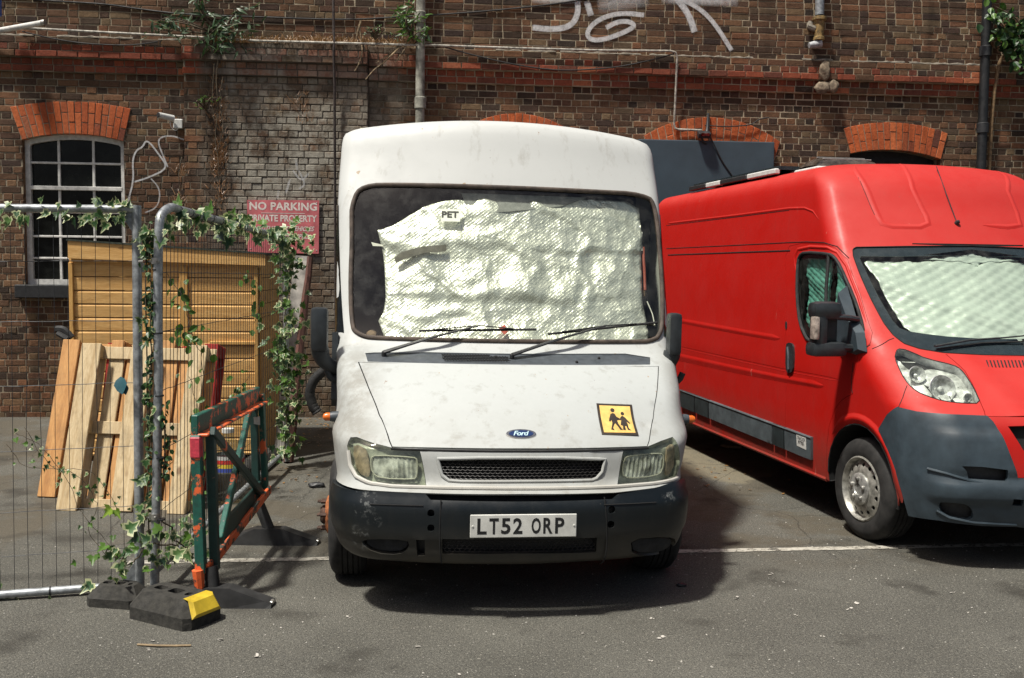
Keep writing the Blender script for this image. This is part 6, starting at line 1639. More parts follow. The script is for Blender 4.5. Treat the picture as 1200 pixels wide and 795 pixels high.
# ---------------------------------------------------------------- pallets
def frame_from(bl, br, tl):
    ex = (br - bl).normalized(); up = tl - bl; up = (up - ex * up.dot(ex)).normalized(); n = up.cross(ex)
    return Matrix(((ex.x, n.x, up.x, bl.x), (ex.y, n.y, up.y, bl.y), (ex.z, n.z, up.z, bl.z), (0, 0, 0, 1)))
def pallet(label, Mx, Wd, Ht, front, deck, mats, face=(0, .46, .86), seed=1, group=None):
    """local x across, -y... towards the viewer is -n; deck boards at the back, three runners in front"""
    random.seed(seed)
    root = thing('wooden_pallet', label, 'pallet', Mx.translation, Mx.to_3x3(), group)
    MW[root.name] = Mx
    def bx_(nm, c, d, mat): 
        mb = MB(Mx); mb.box(c, d, Euler((ru(-.006, .006), ru(-.01, .01), ru(-.006, .006))).to_matrix(), .004); return mb.build(nm, mat, root)
    for x, w_, m_ in front: bx_('runner', (x, -.008, Ht / 2 + ru(-.01, .01)), (w_, .02, Ht), m_)
    for z in (.05, Ht * .5, Ht - .05): bx_('cross_board', (Wd / 2, .102, z), (Wd, .02, .095), mats[1])
    for x, w_, m_ in front:
        for z in (.05, Ht * .5, Ht - .05): bx_('block', (x, .047, z), (min(w_, .10), .088, .10), mats[1])
    n = deck; x = 0
    for k in range(n):
        w_ = Wd / n * ru(.74, .93); bx_('deck_board', (Wd * (k + .5) / n, .124, Ht / 2), (w_, .02, Ht + ru(-.02, .02)), random.choice(mats[2:]))
    return root
bl = at_ground(67, 598); br = at_ground(224, 603); tl = at_depth(93, 402, bl.y + .42)
m1 = frame_from(bl, br, tl); Wd = (br - bl).length; Ht = (tl - bl).length
pallet('pale wooden pallet leaning at the front of the pallet pile', m1, Wd, Ht, [(.07, .15, M['pal_pale']), (Wd * .475, .16, M['pal_pale']), (Wd - .10, .13, M['pal_pale'])], 7, [M['pal_pale'], M['pal_pale'], M['pal_orange'], M['pal_orange'], M['pal_pale']], seed=3, group='pallets leaning against the shed')
bl2 = at_ground(45, 583); br2 = at_ground(190, 588); tl2 = at_depth(66, 399, bl2.y + .40)
m2 = frame_from(bl2, br2, tl2)
pallet('orange wooden pallet sticking out left behind the pale pallet', m2, .92, (tl2 - bl2).length, [(.07, .14, M['pal_orange']), (.46, .10, M['pal_orange']), (.86, .10, M['pal_orange'])], 6, [M['pal_orange'], M['pal_orange'], M['pal_orange'], M['pal_orange']], seed=5, group='pallets leaning against the shed')
bl3 = at_ground(100, 580) + Vector((0, .12, 0)); br3 = at_ground(236, 585) + Vector((0, .12, 0)); tl3 = at_depth(112, 402, bl3.y + .30)
m3 = frame_from(bl3, br3, tl3)
pallet('red painted pallet at the back right of the pallet pile', m3, (br3 - bl3).length, (tl3 - bl3).length, [(.07, .12, M['pal_red']), (.46, .10, M['pal_red']), ((br3 - bl3).length - .06, .11, M['pal_red'])], 5, [M['pal_red'], M['pal_red'], M['pal_red'], M['pal_red'], M['pal_orange']], seed=8, group='pallets leaning against the shed')
random.seed(21)
pk = thing('loose_plank', 'narrow orange plank standing upright right of the pallets', 'plank', at_ground(238, 580))
mb = MB(); mb.beam(at_ground(234, 578), at_depth(239, 403, 8.0), .12, .022, up=Vector((0, 1, 0)), bev=.004); mb.build('board', M['pal_orange'], pk)
# ---------------------------------------------------------------- mesh fence panels
def panel_frame(P0, d): n = d.cross(Vector((0, 0, 1))); return n
d1 = Vector((-math.cos(math.radians(14.7)), -math.sin(math.radians(14.7)), 0)); P1 = at_ground(164, 693); n1 = Vector((d1.y, -d1.x, 0))
pp = lambda x, y: at_plane(x, y, P1, n1)
tr, tl_, br_, bl_ = pp(160, 245.5), pp(0, 244), pp(162, 685), pp(0, 697)
def ext(a, b, L): return a + (b - a).normalized() * L
TL, BL = ext(tr, tl_, 3.3), ext(br_, bl_, 3.3)
fp = thing('mesh_fence', 'galvanised mesh fence panel with square corner crossing the left edge', 'fence panel', P1, None, 'temporary fence panels')
TR_ = .0235
def tpart(name, P, r, par, mat=M['galv'], seg=12, n=1):
    mb = MB(); mb.tube(smooth_path(P, n) if n > 1 else P, r, seg); return mb.build(name, mat, par, True, 50)
top1 = tr + (tr - br_).normalized() * .02
tpart('post', [P1 + Vector((0, 0, .03)), top1], .0245, fp); tpart('post', [BL - Vector((0, 0, .12)), TL], .0245, fp)
tpart('top_rail', [tr, TL], .0215, fp); tpart('bottom_rail', [br_, BL], .0215, fp)
for c, sgn_ in ((tr, -1), (br_, 1)):
    e = (TL - tr).normalized(); v_ = Vector((0, 0, 1)) * sgn_
    a, b, cc_ = c, c + e * .10, c + v_ * .15
    mk('gusset', [a + n1 * .003, b + n1 * .003, cc_ + n1 * .003, a - n1 * .003, b - n1 * .003, cc_ - n1 * .003], [(0, 1, 2), (5, 4, 3), (0, 3, 4, 1), (1, 4, 5, 2), (2, 5, 3, 0)], M['galv'], fp)
def wires(a0, a1, b0, b1, step, rows, par, r=.0019, wob=.004, y0=.0):
    """vertical wires from the top edge a0-a1 to the bottom edge b0-b1 and horizontal ones at given fractions"""
    mb = MB(); L = (a1 - a0).length; n = int(L / step); nn = (a1 - a0).cross(b0 - a0).normalized(); e = (a1 - a0).normalized()
    for k in range(1, n):
        t = k / n; p, q = a0.lerp(a1, t), b0.lerp(b1, t); w1, w2 = random.gauss(0, wob), random.gauss(0, wob)
        mb.tube([p, p.lerp(q, .2) + e * w1 * .6, p.lerp(q, .4) + e * (w1 + random.gauss(0, wob * .3)), p.lerp(q, .6) + e * w2, p.lerp(q, .82) + e * w2 * .7, q], r, 4, False)
    for f in rows:
        p, q = a0.lerp(b0, f), a1.lerp(b1, f); m_ = 40
        mb.tube([p.lerp(q, k / m_) + Vector((0, 0, random.gauss(0, .0014))) + nn * r * 1.6 for k in range(m_ + 1)], r * 1.1, 4, False)
    o = mb.build('wire_mesh', M['wire'], par); tag(o, kind='stuff'); return o
wires(tr, TL, br_, BL, .0665, (.135, .29, .455, .625, .785, .90), fp, .0016)
for k in range(9):
    c = br_.lerp(BL, .03 + .11 * k + ru(-.03, .03)); dd = (BL - br_).normalized()
    tpart('wire_tie', [c - dd * .004, c + dd * .004], .0245, fp, M['black_plastic'])
P2 = at_ground(179, 700); P2.y = 5.2; P2 = at_depth(180.5, 640, 5.2); P2.z = 0
F2 = at_depth(334, 279, 8.6); T2 = at_depth(200, 243.5, 5.34)
fp2 = thing('mesh_fence', 'mesh fence panel with rounded top corner running back beside the shed', 'fence panel', P2, None, 'temporary fence panels')
e2 = (F2 - T2).normalized()
cor = at_depth(184, 300, 5.2)
tpart('frame_tube', [P2 + Vector((0, 0, .03)), Vector((cor.x, cor.y, 1.2))] + smooth_path([Vector((cor.x, cor.y, 1.62)), at_depth(186.5, 268, 5.2), at_depth(190, 251, 5.24), T2, T2 + e2 * .12], 5) + [F2 - e2 * .05], .0235, fp2)
Fb = Vector((F2.x + .01, 8.6, .05)); tpart('post', [F2 + Vector((0, 0, .0)), Fb], .0235, fp2)
b20 = at_depth(184, 668, 5.2); b21 = Vector((F2.x, 8.6, b20.z + .02)); tpart('bottom_rail', [b20, b21], .019, fp2)
wires(at_depth(186, 246, 5.2), F2, b20, b21, .0665, (.17, .335, .5, .67, .84), fp2, .0019, .006)
for k in range(5):
    c = Vector((cor.x, cor.y, .4 + .33 * k)); tpart('wire_tie', [c, c + Vector((0, 0, .008))], .0255, fp2, M['black_plastic'])
for k in range(14):
    c = T2.lerp(F2, .04 + .07 * k); tpart('wire_tie', [c, c + e2 * .008], .0255, fp2, M['black_plastic'])
for k, y in enumerate((307, 606)):
    c1 = at_depth(162.5 + .4 * k, y, 5.27); c2 = at_depth(184 - k * 2.5, y - 1, 5.2)
    cl = thing('fence_clamp', ('upper' if k == 0 else 'lower') + ' steel clamp joining the two fence posts', 'clamp', c1, None, 'clamps joining the fence panels')
    tpart('collar', [c1 - Vector((0, 0, .055)), c1 + Vector((0, 0, .055))], .030, cl, M['steel']); tpart('collar', [c2 - Vector((0, 0, .016)), c2 + Vector((0, 0, .016))], .030, cl, M['steel'])
    mb = MB(); mb.beam(c1 + Vector((.01, -.028, 0)), c2 + Vector((.02, -.02, 0)), .032, .012, bev=.003); mb.build('strap', M['steel'], cl)
    mb = MB(); m_ = c1.lerp(c2, .5) + Vector((0, -.03, 0)); mb.lathe([(0, .018), (.011, .016), (.011, 0)], 6, m_, Vector((0, -1, 0))); mb.build('bolt', M['rust_pipe'], cl)
# concrete/rubber feet
M['foot'] = simple('recycled_rubber_foot', (.032, .030, .025), .9, nz=.3, scale=26, bump=.6, dist=.006)
M['yellow'] = simple('yellow_reflector', (.58, .41, .03), .45, nz=.18, scale=9)
def foot_block(A, B, wd, ht, label, yel):
    ex = (B - A).normalized(); ny = Vector((-ex.y, ex.x, 0)); L = (B - A).length; t = thing('rubber_block', label, 'rubber block', (A + B) / 2, None, 'rubber feet of the fence')
    Mx = Matrix(((ex.x, ny.x, 0, A.x), (ex.y, ny.y, 0, A.y), (0, 0, 1, 0), (0, 0, 0, 1)))
    o_ = chaikin([(0, 0), (L, 0), (L, wd), (0, wd)], 0); i_ = shrink(o_, .045)
    def ring(o, z): return [(p[0], p[1], z) for p in o]
    rnd_ = lambda o, c: [q for k in range(4) for q in ((o[k][0] + (o[k - 1][0] - o[k][0]) * c / max(.01, math.hypot(o[k - 1][0] - o[k][0], o[k - 1][1] - o[k][1])), o[k][1] + (o[k - 1][1] - o[k][1]) * c / max(.01, math.hypot(o[k - 1][0] - o[k][0], o[k - 1][1] - o[k][1]))), (o[k][0] + (o[(k + 1) % 4][0] - o[k][0]) * c / max(.01, math.hypot(o[(k + 1) % 4][0] - o[k][0], o[(k + 1) % 4][1] - o[k][1])), o[k][1] + (o[(k + 1) % 4][1] - o[k][1]) * c / max(.01, math.hypot(o[(k + 1) % 4][0] - o[k][0], o[(k + 1) % 4][1] - o[k][1]))))]
    O = rnd_(o_, .03); I = rnd_(i_, .03); n = len(O)
    holes = [rnd_([(L * .18, wd * .42), (L * .34, wd * .42), (L * .34, wd * .62), (L * .18, wd * .62)], .01), rnd_([(L * .42, wd * .40), (L * .60, wd * .40), (L * .60, wd * .64), (L * .42, wd * .64)], .01), rnd_([(L * .68, wd * .42), (L * .76, wd * .42), (L * .76, wd * .60), (L * .68, wd * .60)], .01)]
    P_, F_ = cdt_fill(I, holes, .06)
    V = ring(O, 0) + ring(O, ht * .45) + ring(I, ht); F = []
    for k in range(n): k2 = (k + 1) % n; F += [(k, k2, n + k2, n + k), (n + k, n + k2, 2 * n + k2, 2 * n + k)]
    m0 = len(V); V += [(p[0], p[1], ht) for p in P_]; F += [tuple(q + m0 for q in f) for f in F_]
    for h in holes:
        m1_ = len(V); V += [(p[0], p[1], ht) for p in h] + [(p[0], p[1], ht - .05) for p in h]; k_ = len(h)
        F += [(m1_ + k, m1_ + (k + 1) % k_, m1_ + k_ + (k + 1) % k_, m1_ + k_ + k) for k in range(k_)] + [tuple(range(m1_ + k_, m1_ + 2 * k_))]
    mk('block', [Mx @ Vector(v) for v in V], F, M['foot'], t)
    if yel:
        mb = MB(Mx); z0, z1 = ht * .40, ht * 1.01
        mb.add([(L + .003, .03, z0), (L + .003, wd - .03, z0), (L - .038, .045, z1), (L - .038, wd - .045, z1), (L - .075, .05, z1 + .003), (L - .075, wd - .05, z1 + .003),
                (L + .012, .05, z0 + .02), (L + .012, wd - .05, z0 + .02), (L - .018, .06, z1 - .008), (L - .018, wd - .06, z1 - .008)],
               [(0, 1, 7, 6), (6, 7, 9, 8), (8, 9, 3, 2), (2, 3, 5, 4), (0, 6, 8, 2), (1, 3, 9, 7)]); mb.build('reflector', M['yellow'], t)
    return t
A_ = at_ground(147, 724); B_ = at_ground(219, 742); 
foot_block(A_, B_, .25, .135, 'black rubber fence foot with a yellow end block', True)
A2 = at_ground(92, 716); B2 = at_ground(150, 722); foot_block(A2 + Vector((0, .06, 0)), B2 + Vector((0, .08, 0)), .20, .10, 'plain dark fence foot half hidden left of the yellow-ended one', False)
foot_block(Fb + Vector((-.12, -.34, -.05)), Fb + Vector((-.12, .34, -.05)) , .22, .12, 'distant rubber fence foot under the ivy-covered post', False)
# ---------------------------------------------------------------- green barrier
def barrier_mat(name, col, orange):
    m, t, b = newmat(name); N = NT(t); P = N.world()
    f = N.noise(9, 6, .7, P); c = N.mix(N.ramp(N.noise(22, 5, .7, P), [(.35, .5), (.6, 0)]), col, (.012, .02, .018))
    c = N.mix(N.ramp(f, [(orange, 0), (orange + .04, 1)]), c, (.75, .13, .035)); c = N.mix(N.ramp(N.noise(14, 5, .7, P), [(.66, 0), (.70, .7)]), c, (.38, .20, .12))
    N.L(c, b.inputs['Base Color']); b.inputs['Roughness'].default_value = .5; N.L(N.bump(N.noise(50, 4), .3, .004), b.inputs['Normal']); return m
M['bar_green'] = barrier_mat('chipped_green_paint', (.012, .10, .072), .56); M['bar_dark'] = barrier_mat('dark_green_paint', (.012, .045, .038), .64); M['bar_orange'] = barrier_mat('orange_edge_paint', (.05, .06, .05), .46)
M['bar_pink'] = barrier_mat('pink_sprayed_paint', (.62, .05, .08), .62)
Y0, Y1 = 5.03, 6.28
bx = lambda a, b, Y: at_depth(a, b, Y)
bar_ = thing('road_barrier', 'battered green and orange trestle barrier standing on black feet', 'barrier', Vector((-1.58, 5.6, 0)))
def bb(name, a, b, wd, th, mat, up=Vector((1, 0, 0)), par=bar_):
    mb = MB(); mb.beam(a, b, wd, th, up=up, bev=.004); return mb.build(name, mat, par)
nt0, nt1 = bx(228, 499, Y0), bx(302, 463, Y1)
bb('top_board', nt0, nt1, .105, .035, M['bar_green'], up=Vector((1, 0, 0)))
bb('top_flange', nt0 + Vector((.03, 0, -.05)), nt1 + Vector((.03, 0, -.045)), .014, .075, M['bar_orange'], up=Vector((1, 0, 0)))
nb = bx(233, 668, Y0); 
bb('near_post', bx(230, 510, Y0), bx(236, 672, Y0), .05, .05, M['bar_green'], up=Vector((0, 1, 0)))
bb('post_cap', bx(230, 512, Y0 - .004), bx(230.5, 536, Y0 - .004), .052, .054, M['bar_pink'], up=Vector((0, 1, 0)))
bb('near_post', bx(247, 506, Y0 + .09), bx(252, 668, Y0 + .09), .045, .05, M['bar_dark'], up=Vector((0, 1, 0)))
bb('far_post', bx(306, 462, Y1), bx(311, 576, Y1), .035, .05, M['bar_green'], up=Vector((0, 1, 0)))
bb('far_post', bx(297, 470, Y1 - .05), bx(301, 585, Y1 - .05), .045, .04, M['bar_dark'], up=Vector((0, 1, 0)))
bb('bottom_rail', bx(243, 668, Y0), bx(316, 574, Y1), .055, .02, M['bar_orange']); bb('bottom_rail', bx(262, 622, Y0 + .25), bx(306, 572, Y1 - .02), .11, .018, M['bar_dark'])
bb('diagonal_brace', bx(249, 505, Y0 + .05), bx(308, 580, Y1 - .08), .048, .03, M['bar_dark']); bb('diagonal_brace', bx(293, 478, Y1 - .1), bx(258, 634, Y0 + .16), .052, .03, M['bar_green'])
mb = MB(); mb.tube([bx(232, 668, Y0 - .02), bx(234, 690, Y0 - .02)], [.032, .026], 8); mb.build('end_lug', M['bar_orange'], bar_)
mb = MB(); mb.lathe([(0, .012), (.02, .01), (.022, 0)], 8, bx(254, 636, Y0 + .1), Vector((1, -.3, 0))); mb.build('bolt', M['bar_green'], bar_)
M['bar_foot'] = simple('black_barrier_foot', (.022, .022, .022), .6, nz=.3, scale=12, bump=.3)
def bfoot(c, h, n0, stub_top):
    mb = MB(Matrix.Translation(c)); L = .31; w_ = .055
    prof = [(-L, .022), (-L * .9, .034), (-.09, .10), (.09, .10), (L * .9, .034), (L, .022)]; V = []
    for x, z in prof: V += [(x, -w_ * (1.0 if abs(x) > .1 else 1.1), 0), (x, w_ * (1.0 if abs(x) > .1 else 1.1), 0), (x, w_ * .8, z), (x, -w_ * .8, z)]
    F = [(0, 1, 2, 3), (23, 22, 21, 20)]
    for k in range(5): F += [(4 * k + 3, 4 * k + 2, 4 * k + 6, 4 * k + 7), (4 * k, 4 * k + 3, 4 * k + 7, 4 * k + 4), (4 * k + 1, 4 * k + 5, 4 * k + 6, 4 * k + 2)]
    mb.add(V, F); o = mb.build('foot', M['bar_foot'], bar_)
    mb = MB(); mb.tube([c + Vector((0, 0, .08)), stub_top], .036, 10); mb.build('foot_socket', M['bar_foot'], bar_, True, 50)
    mb = MB(); mb.box(c + Vector((L - .006, 0, .018)), (.02, .05, .018), bev=.004); mb.build('toe_cap', M['steel'], bar_)
n_f = at_ground(262, 706); n_f = Vector((-1.53, 5.04, 0)); bfoot(n_f, 0, 0, bx(247, 664, Y0 + .03)); f_f = Vector((-1.52, 6.20, 0)); bfoot(f_f, 0, 0, bx(304, 592, Y1 - .05))
bpaper = thing('paper_scrap', 'white scrap of paper caught in the barrier brace', 'paper', bx(297, 492, 6.2)); mb = MB(); a = bx(297, 489, 6.16); mb.add([a, a + Vector((.04, 0, .005)), a + Vector((.042, 0, -.05)), a + Vector((.0, .01, -.045))], [(0, 1, 2, 3)]); mb.build('sheet', M['white_plastic'], bpaper)
# clear plastic container behind the barrier
jg = thing('plastic_container', 'clear plastic container with striped label behind the barrier', 'container', at_ground(268, 588))
M['clear'] = glass('scratched_clear_plastic', (.80, .84, .82), .7)
cj = at_ground(268, 588); hj = (588 - 505) / 1167 * cj.y
mb = MB(); mb.lathe([(.0, .002), (.10, .004), (.115, .03), (.115, hj * .72), (.08, hj * .86), (.04, hj * .92), (.04, hj)], 20, cj); mb.build('body', M['clear'], jg, True, 60)
mb = MB(); mb.lathe([(.045, hj), (.045, hj + .03), (0, hj + .032)], 14, cj); mb.build('cap', M['white_plastic'], jg, True)
for k, (z, c_) in enumerate(((.30, (.55, .04, .03)), (.27, (.62, .45, .04)), (.24, (.05, .08, .35)), (.33, (.5, .5, .48)))):
    mb = MB(); mb.lathe([(.1165, z), (.1165, z + .028)], 20, cj); mb.build('label_band', simple('label_%d' % k, c_, .5, bump=0), jg, True)
# weathered timber and white board behind the far fence post
tb = thing('leaning_timber', 'weathered reddish timber post leaning behind the ivy-covered fence', 'timber', at_depth(341, 540, 8.95))
M['old_timber'] = wood('weathered_red_timber', (.16, .075, .06), (.07, .035, .03), (3, 3, .3), knots=.4, dirty=.5)
a = at_ground(338, 542); b = at_depth(363, 302, 9.3); mb = MB(); n = 10; mb.tube([a.lerp(b, k / n) + Vector((ru(-.008, .008), 0, 0)) for k in range(n + 1)], [.075, .072, .07, .068, .065, .062, .06, .058, .055, .05, .045], 7, True, .6); mb.build('post', M['old_timber'], tb)
mb = MB(); a = at_ground(326, 540); b = at_depth(352, 300, 9.25); mb.beam(a + Vector((0, .1, 0)), b + Vector((.0, .05, 0)), .13, .02, up=Vector((0, 1, 0))); o = mb.build('white_board', simple('peeling_white_board', (.36, .34, .31), .8, nz=.3, scale=9)); tag(o, 'narrow peeling white board standing between ivy and timber', 'board')
# black corrugated hose behind the van's mirror
P_ = smooth_path([at_depth(388, 428, 8.4), at_depth(378, 436, 8.4), at_depth(368, 446, 8.4), at_depth(363, 460, 8.4), at_depth(366, 474, 8.4), at_depth(372, 484, 8.4)], 6)
mb = MB(); mb.tube(P_, [.040 + .005 * (k % 2) for k in range(len(P_))], 10); o = mb.build('hose', M['rubber'], None, True); tag(o, 'curved black rubber hose on the wall behind the mirror of the white van', 'hose')
# ================================================================ PLANTS
def leaf_mat(name, cols, rim=None, tr=.25):
    m, t, b = newmat(name); N = NT(t); oi = N.n('ObjectInfo'); at = N.n('Attribute', attribute_name='edge'); tv = N.n('Attribute', attribute_name='tint')
    r_ = N.math('FRACT', N.math('ADD', oi.outputs['Random'], tv.outputs['Fac']))
    n = len(cols); c = N.ramp(r_, [(k / max(1, n - 1), q) for k, q in enumerate(cols)])
    if rim:
        e = N.math('ADD', at.outputs['Fac'], N.math('MULTIPLY', N.math('SUBTRACT', N.noise(45, 3), .5), .5))
        gate = N.ramp(r_, [(.22, .25), (.32, 1)])
        c = N.mix(N.math('MULTIPLY', N.ramp(e, [(.58, 0), (.70, 1)]), gate), c, rim)
    c = N.mix(N.ramp(N.noise(30, 4), [(.3, .35), (.6, 0)]), c, (.3, .35, .25), 'MULTIPLY')
    N.L(c, b.inputs['Base Color']); b.inputs['Roughness'].default_value = .42; b.inputs['Specular IOR Level'].default_value = .45
    tl = N.n('BsdfTranslucent'); N.L(N.mix(1., c, (1., 1.1, .6), 'MULTIPLY'), tl.inputs[0]); mx = N.n('MixShader'); mx.inputs[0].default_value = tr
    N.L(b.outputs[0], mx.inputs[1]); N.L(tl.outputs[0], mx.inputs[2]); N.L(mx.outputs[0], t.nodes['Material Output'].inputs[0]); return m
M['ivy_var'] = leaf_mat('variegated_ivy', [(.03, .085, .02), (.05, .13, .035), (.08, .16, .05), (.04, .10, .045), (.10, .19, .05)], (.50, .52, .30))
M['ivy_dark'] = leaf_mat('dark_ivy', [(.012, .045, .016), (.022, .065, .02), (.035, .09, .025), (.015, .04, .03)], (.20, .26, .12))
M['ivy_small'] = leaf_mat('small_dark_leaves', [(.012, .04, .012), (.02, .06, .015), (.04, .09, .02)])
M['bush'] = leaf_mat('grey_green_bush', [(.04, .075, .035), (.06, .11, .05), (.09, .14, .07), (.16, .19, .13)])
M['bright'] = leaf_mat('bright_green_leaves', [(.06, .14, .02), (.10, .20, .03), (.05, .10, .02)])
M['lime'] = leaf_mat('lime_leaves', [(.30, .42, .05), (.22, .36, .05)])
M['dry'] = leaf_mat('dry_leaves', [(.22, .10, .04), (.30, .16, .06), (.14, .07, .03), (.34, .22, .10)], None, .15)
M['stem'] = simple('woody_stem', (.10, .075, .045), .85, nz=.4, scale=30)
def leaf_shape(kind, v):
    random.seed(100 + v)
    if kind == 'ivy': o = [(0, -.02), (.20, -.16), (.36, -.06), (.52, .06), (.34, .22), (.40, .42), (.18, .44), (.0, .92), (-.18, .44), (-.42, .40), (-.34, .22), (-.54, .04), (-.34, -.08), (-.18, -.15)]
    elif kind == 'long': o = [(0, 0), (.10, .2), (.13, .5), (.08, .8), (0, 1.1), (-.08, .8), (-.13, .5), (-.10, .2)]
    else: o = [(0, 0), (.26, .18), (.34, .45), (.2, .75), (0, .95), (-.2, .75), (-.34, .45), (-.26, .18)]
    o = [(x * ru(.88, 1.12), y * ru(.9, 1.1)) for x, y in o]; n = len(o)
    cup = ru(-.25, .25); V = [(x, y, abs(x) * .42 + cup * y * y - .05 * math.sin(y * 5)) for x, y in o]; E = [1.] * n
    mid = [(x * .42, y * .55 + .14, abs(x) * .15 + cup * (y * .55 + .14) ** 2) for x, y in o]; V += mid; E += [.36] * n; V.append((0, .3, -.01)); E.append(0.)
    F = [(i, (i + 1) % n, (i + 1) % n + n, i + n) for i in range(n)] + [(i + n, (i + 1) % n + n, 2 * n) for i in range(n)]
    return V, F, E
LM = {}
def leaf_me(kind, v, mat):
    k = (kind, v, mat.name)
    if k not in LM:
        V, F, E = leaf_shape(kind, v); me = bpy.data.meshes.new('leaf'); me.from_pydata(V, [], F); me.materials.append(mat)
        a = me.attributes.new('edge', 'FLOAT', 'POINT'); a.data.foreach_set('value', E); me.polygons.foreach_set('use_smooth', [True] * len(F)); LM[k] = me
    return LM[k]
def place_leaf(root, p, nrm, down, size, kind, mat):
    """leaf faces nrm, its tip points along down"""
    if kind == 'ivy': size *= .62
    z = nrm.normalized(); y = (down - z * down.dot(z)); y = y.normalized() if y.length > 1e-4 else Vector((0, 0, -1)); x = y.cross(z)
    Mx = Matrix(((x.x, y.x, z.x, p.x), (x.y, y.y, z.y, p.y), (x.z, y.z, z.z, p.z), (0, 0, 0, 1))) @ Matrix.Diagonal((size * ru(.85, 1.1), size, size, 1))
    o = bpy.data.objects.new('leaf', leaf_me(kind, random.randrange(3), mat)); COL.objects.link(o); o.parent = root; o.matrix_local = MW[root.name].inverted() @ Mx
def rvec(s=1.): return Vector((random.gauss(0, s), random.gauss(0, s), random.gauss(0, s)))
FR = Vector((-.15, -1, .35))
def vine(root, P, n, size, spread, mat, kind='ivy', stem=.004, drop=.5, mats=None, stems=True):
    P = [Vector(p) for p in P]
    if stems:
        Q = smooth_path(P, 5) if len(P) > 2 else P
        Q = [q + rvec(spread * .12) for q in Q]
        mb = MB(); mb.tube(Q, stem, 5); mb.build('stem', M['stem'], root)
    L = [0.]
    for a, b in zip(P, P[1:]): L.append(L[-1] + (b - a).length)
    for k in range(n):
        d = L[-1] * rnd(); i = 0
        while d > L[i + 1]: i += 1
        p = P[i].lerp(P[i + 1], (d - L[i]) / (L[i + 1] - L[i])) + Vector((random.gauss(0, spread), random.gauss(0, spread * .8), random.gauss(0, spread)))
        place_leaf(root, p, FR + rvec(.45), Vector((random.gauss(0, .5), -.2, -drop - .3 + random.gauss(0, .5))), size * ru(.6, 1.35), kind, random.choice(mats) if mats else mat)
def ivy(label, loc, cat='ivy', name='ivy', group=None): return thing(name, label, cat, loc, None, group)
random.seed(77)
n1d = -n1 if n1.y > 0 else n1
r1 = ivy('ivy twined along the top rail of the left mesh fence', tr)
a_, b_ = tr + Vector((0, 0, .0)), pp(-30, 246)
vine(r1, [a_ + Vector((0, -.01, .02)), a_.lerp(b_, .35), a_.lerp(b_, .7), b_], 10, .085, .03, M['ivy_var'])
for x in (6, 22, 38, 55, 68, 78, 86, 92, 100, 108, 116, 124, 131, 138, 146, 152, 112, 128, 142):
    p = pp(x, 250 + ru(-2, 8)); place_leaf(r1, p + rvec(.012) + Vector((0, -.03, 0)), FR + rvec(.3), Vector((random.gauss(0, .35), -.1, -1)), ru(.075, .115), 'ivy', M['ivy_var' if rnd() < .6 else 'ivy_dark'])
for x, y, s in ((51, 237, .07), (96, 243, .06), (120, 241, .085), (133, 242, .08), (141, 239, .07), (148, 241, .075), (153, 243, .07), (128, 262, .11), (15, 256, .14), (28, 254, .12), (0, 262, .15), (101, 259, .09)):
    place_leaf(r1, pp(x, y) + Vector((0, -.03, 0)), FR + rvec(.25), Vector((random.gauss(0, .5), 0, -1 if y > 250 else .8)), s, 'ivy', M['ivy_var' if rnd() < .5 else 'ivy_dark'])
r2 = ivy('variegated ivy hanging along the sloping top tube of the rounded fence', T2)
vine(r2, [T2 + Vector((0, 0, -.02)), T2.lerp(F2, .3) + Vector((0, 0, -.03)), T2.lerp(F2, .6), F2], 120, .12, .035, M['ivy_var'], drop=.8, mats=[M['ivy_var'], M['ivy_var'], M['ivy_dark']])
vine(r2, [at_depth(170, 262, 5.2), at_depth(186, 270, 5.2), at_depth(205, 262, 5.3)], 16, .10, .05, M['ivy_var'], stems=False)
for x, y, Y in ((208, 246, 5.6), (245, 252, 6.2), (271, 258, 6.7), (292, 262, 7.2), (308, 266, 7.8)):
    place_leaf(r2, at_depth(x, y - 3, Y), FR + rvec(.2), Vector((random.gauss(0, .4), 0, 1)), .14, 'ivy', M['bright'])
r3 = ivy('dark small-leaved creeper growing up between the two fence posts', P2 + Vector((-.03, .0, 0)))
Pc = [at_depth(176, y, 5.2) + Vector((ru(-.012, .012), 0, 0)) for y in (262, 300, 340, 380, 420, 460, 500, 540, 580)]
vine(r3, Pc, 230, .032, .018, M['ivy_small'], 'oval', mats=[M['ivy_small'], M['ivy_small'], M['ivy_dark']])
vine(r3, [at_depth(188, 470, 5.2), at_depth(192, 500, 5.2), at_depth(193, 530, 5.2), at_depth(191, 560, 5.2)], 60, .032, .022, M['ivy_small'], 'oval')
vine(r3, [at_depth(172, 262, 5.21), at_depth(171, 330, 5.21), at_depth(172, 450, 5.21), at_depth(174, 640, 5.21)], 26, .085, .02, M['ivy_dark'])
r4 = ivy('pale variegated ivy column on the far fence post beside the shed', Fb)
Pf = [F2 + Vector((.02, -.05, .0)), Vector((F2.x + .02, 8.5, 1.5)), Vector((F2.x + .02, 8.5, 1.0)), Vector((F2.x + .04, 8.5, .5)), Vector((F2.x, 8.5, .1))]
vine(r4, Pf, 270, .115, .065, M['ivy_var'], drop=.4, mats=[M['ivy_var']] * 3 + [M['bright'], M['ivy_dark']])
vine(r4, [F2 + Vector((.0, -.05, .0)), F2 + Vector((.10, -.05, .02)), F2 + Vector((.2, 0, -.06))], 26, .11, .05, M['ivy_var'], stems=False)
r5 = ivy('ivy tangle with large pale leaves at the foot of the fence posts', at_ground(150, 695))
vine(r5, [at_depth(120, 640, 5.15), at_depth(140, 655, 5.1), at_depth(155, 660, 5.1), at_depth(180, 640, 5.1), at_depth(210, 640, 5.3)], 44, .085, .07, M['ivy_var'], mats=[M['ivy_var'], M['ivy_dark'], M['bright']])
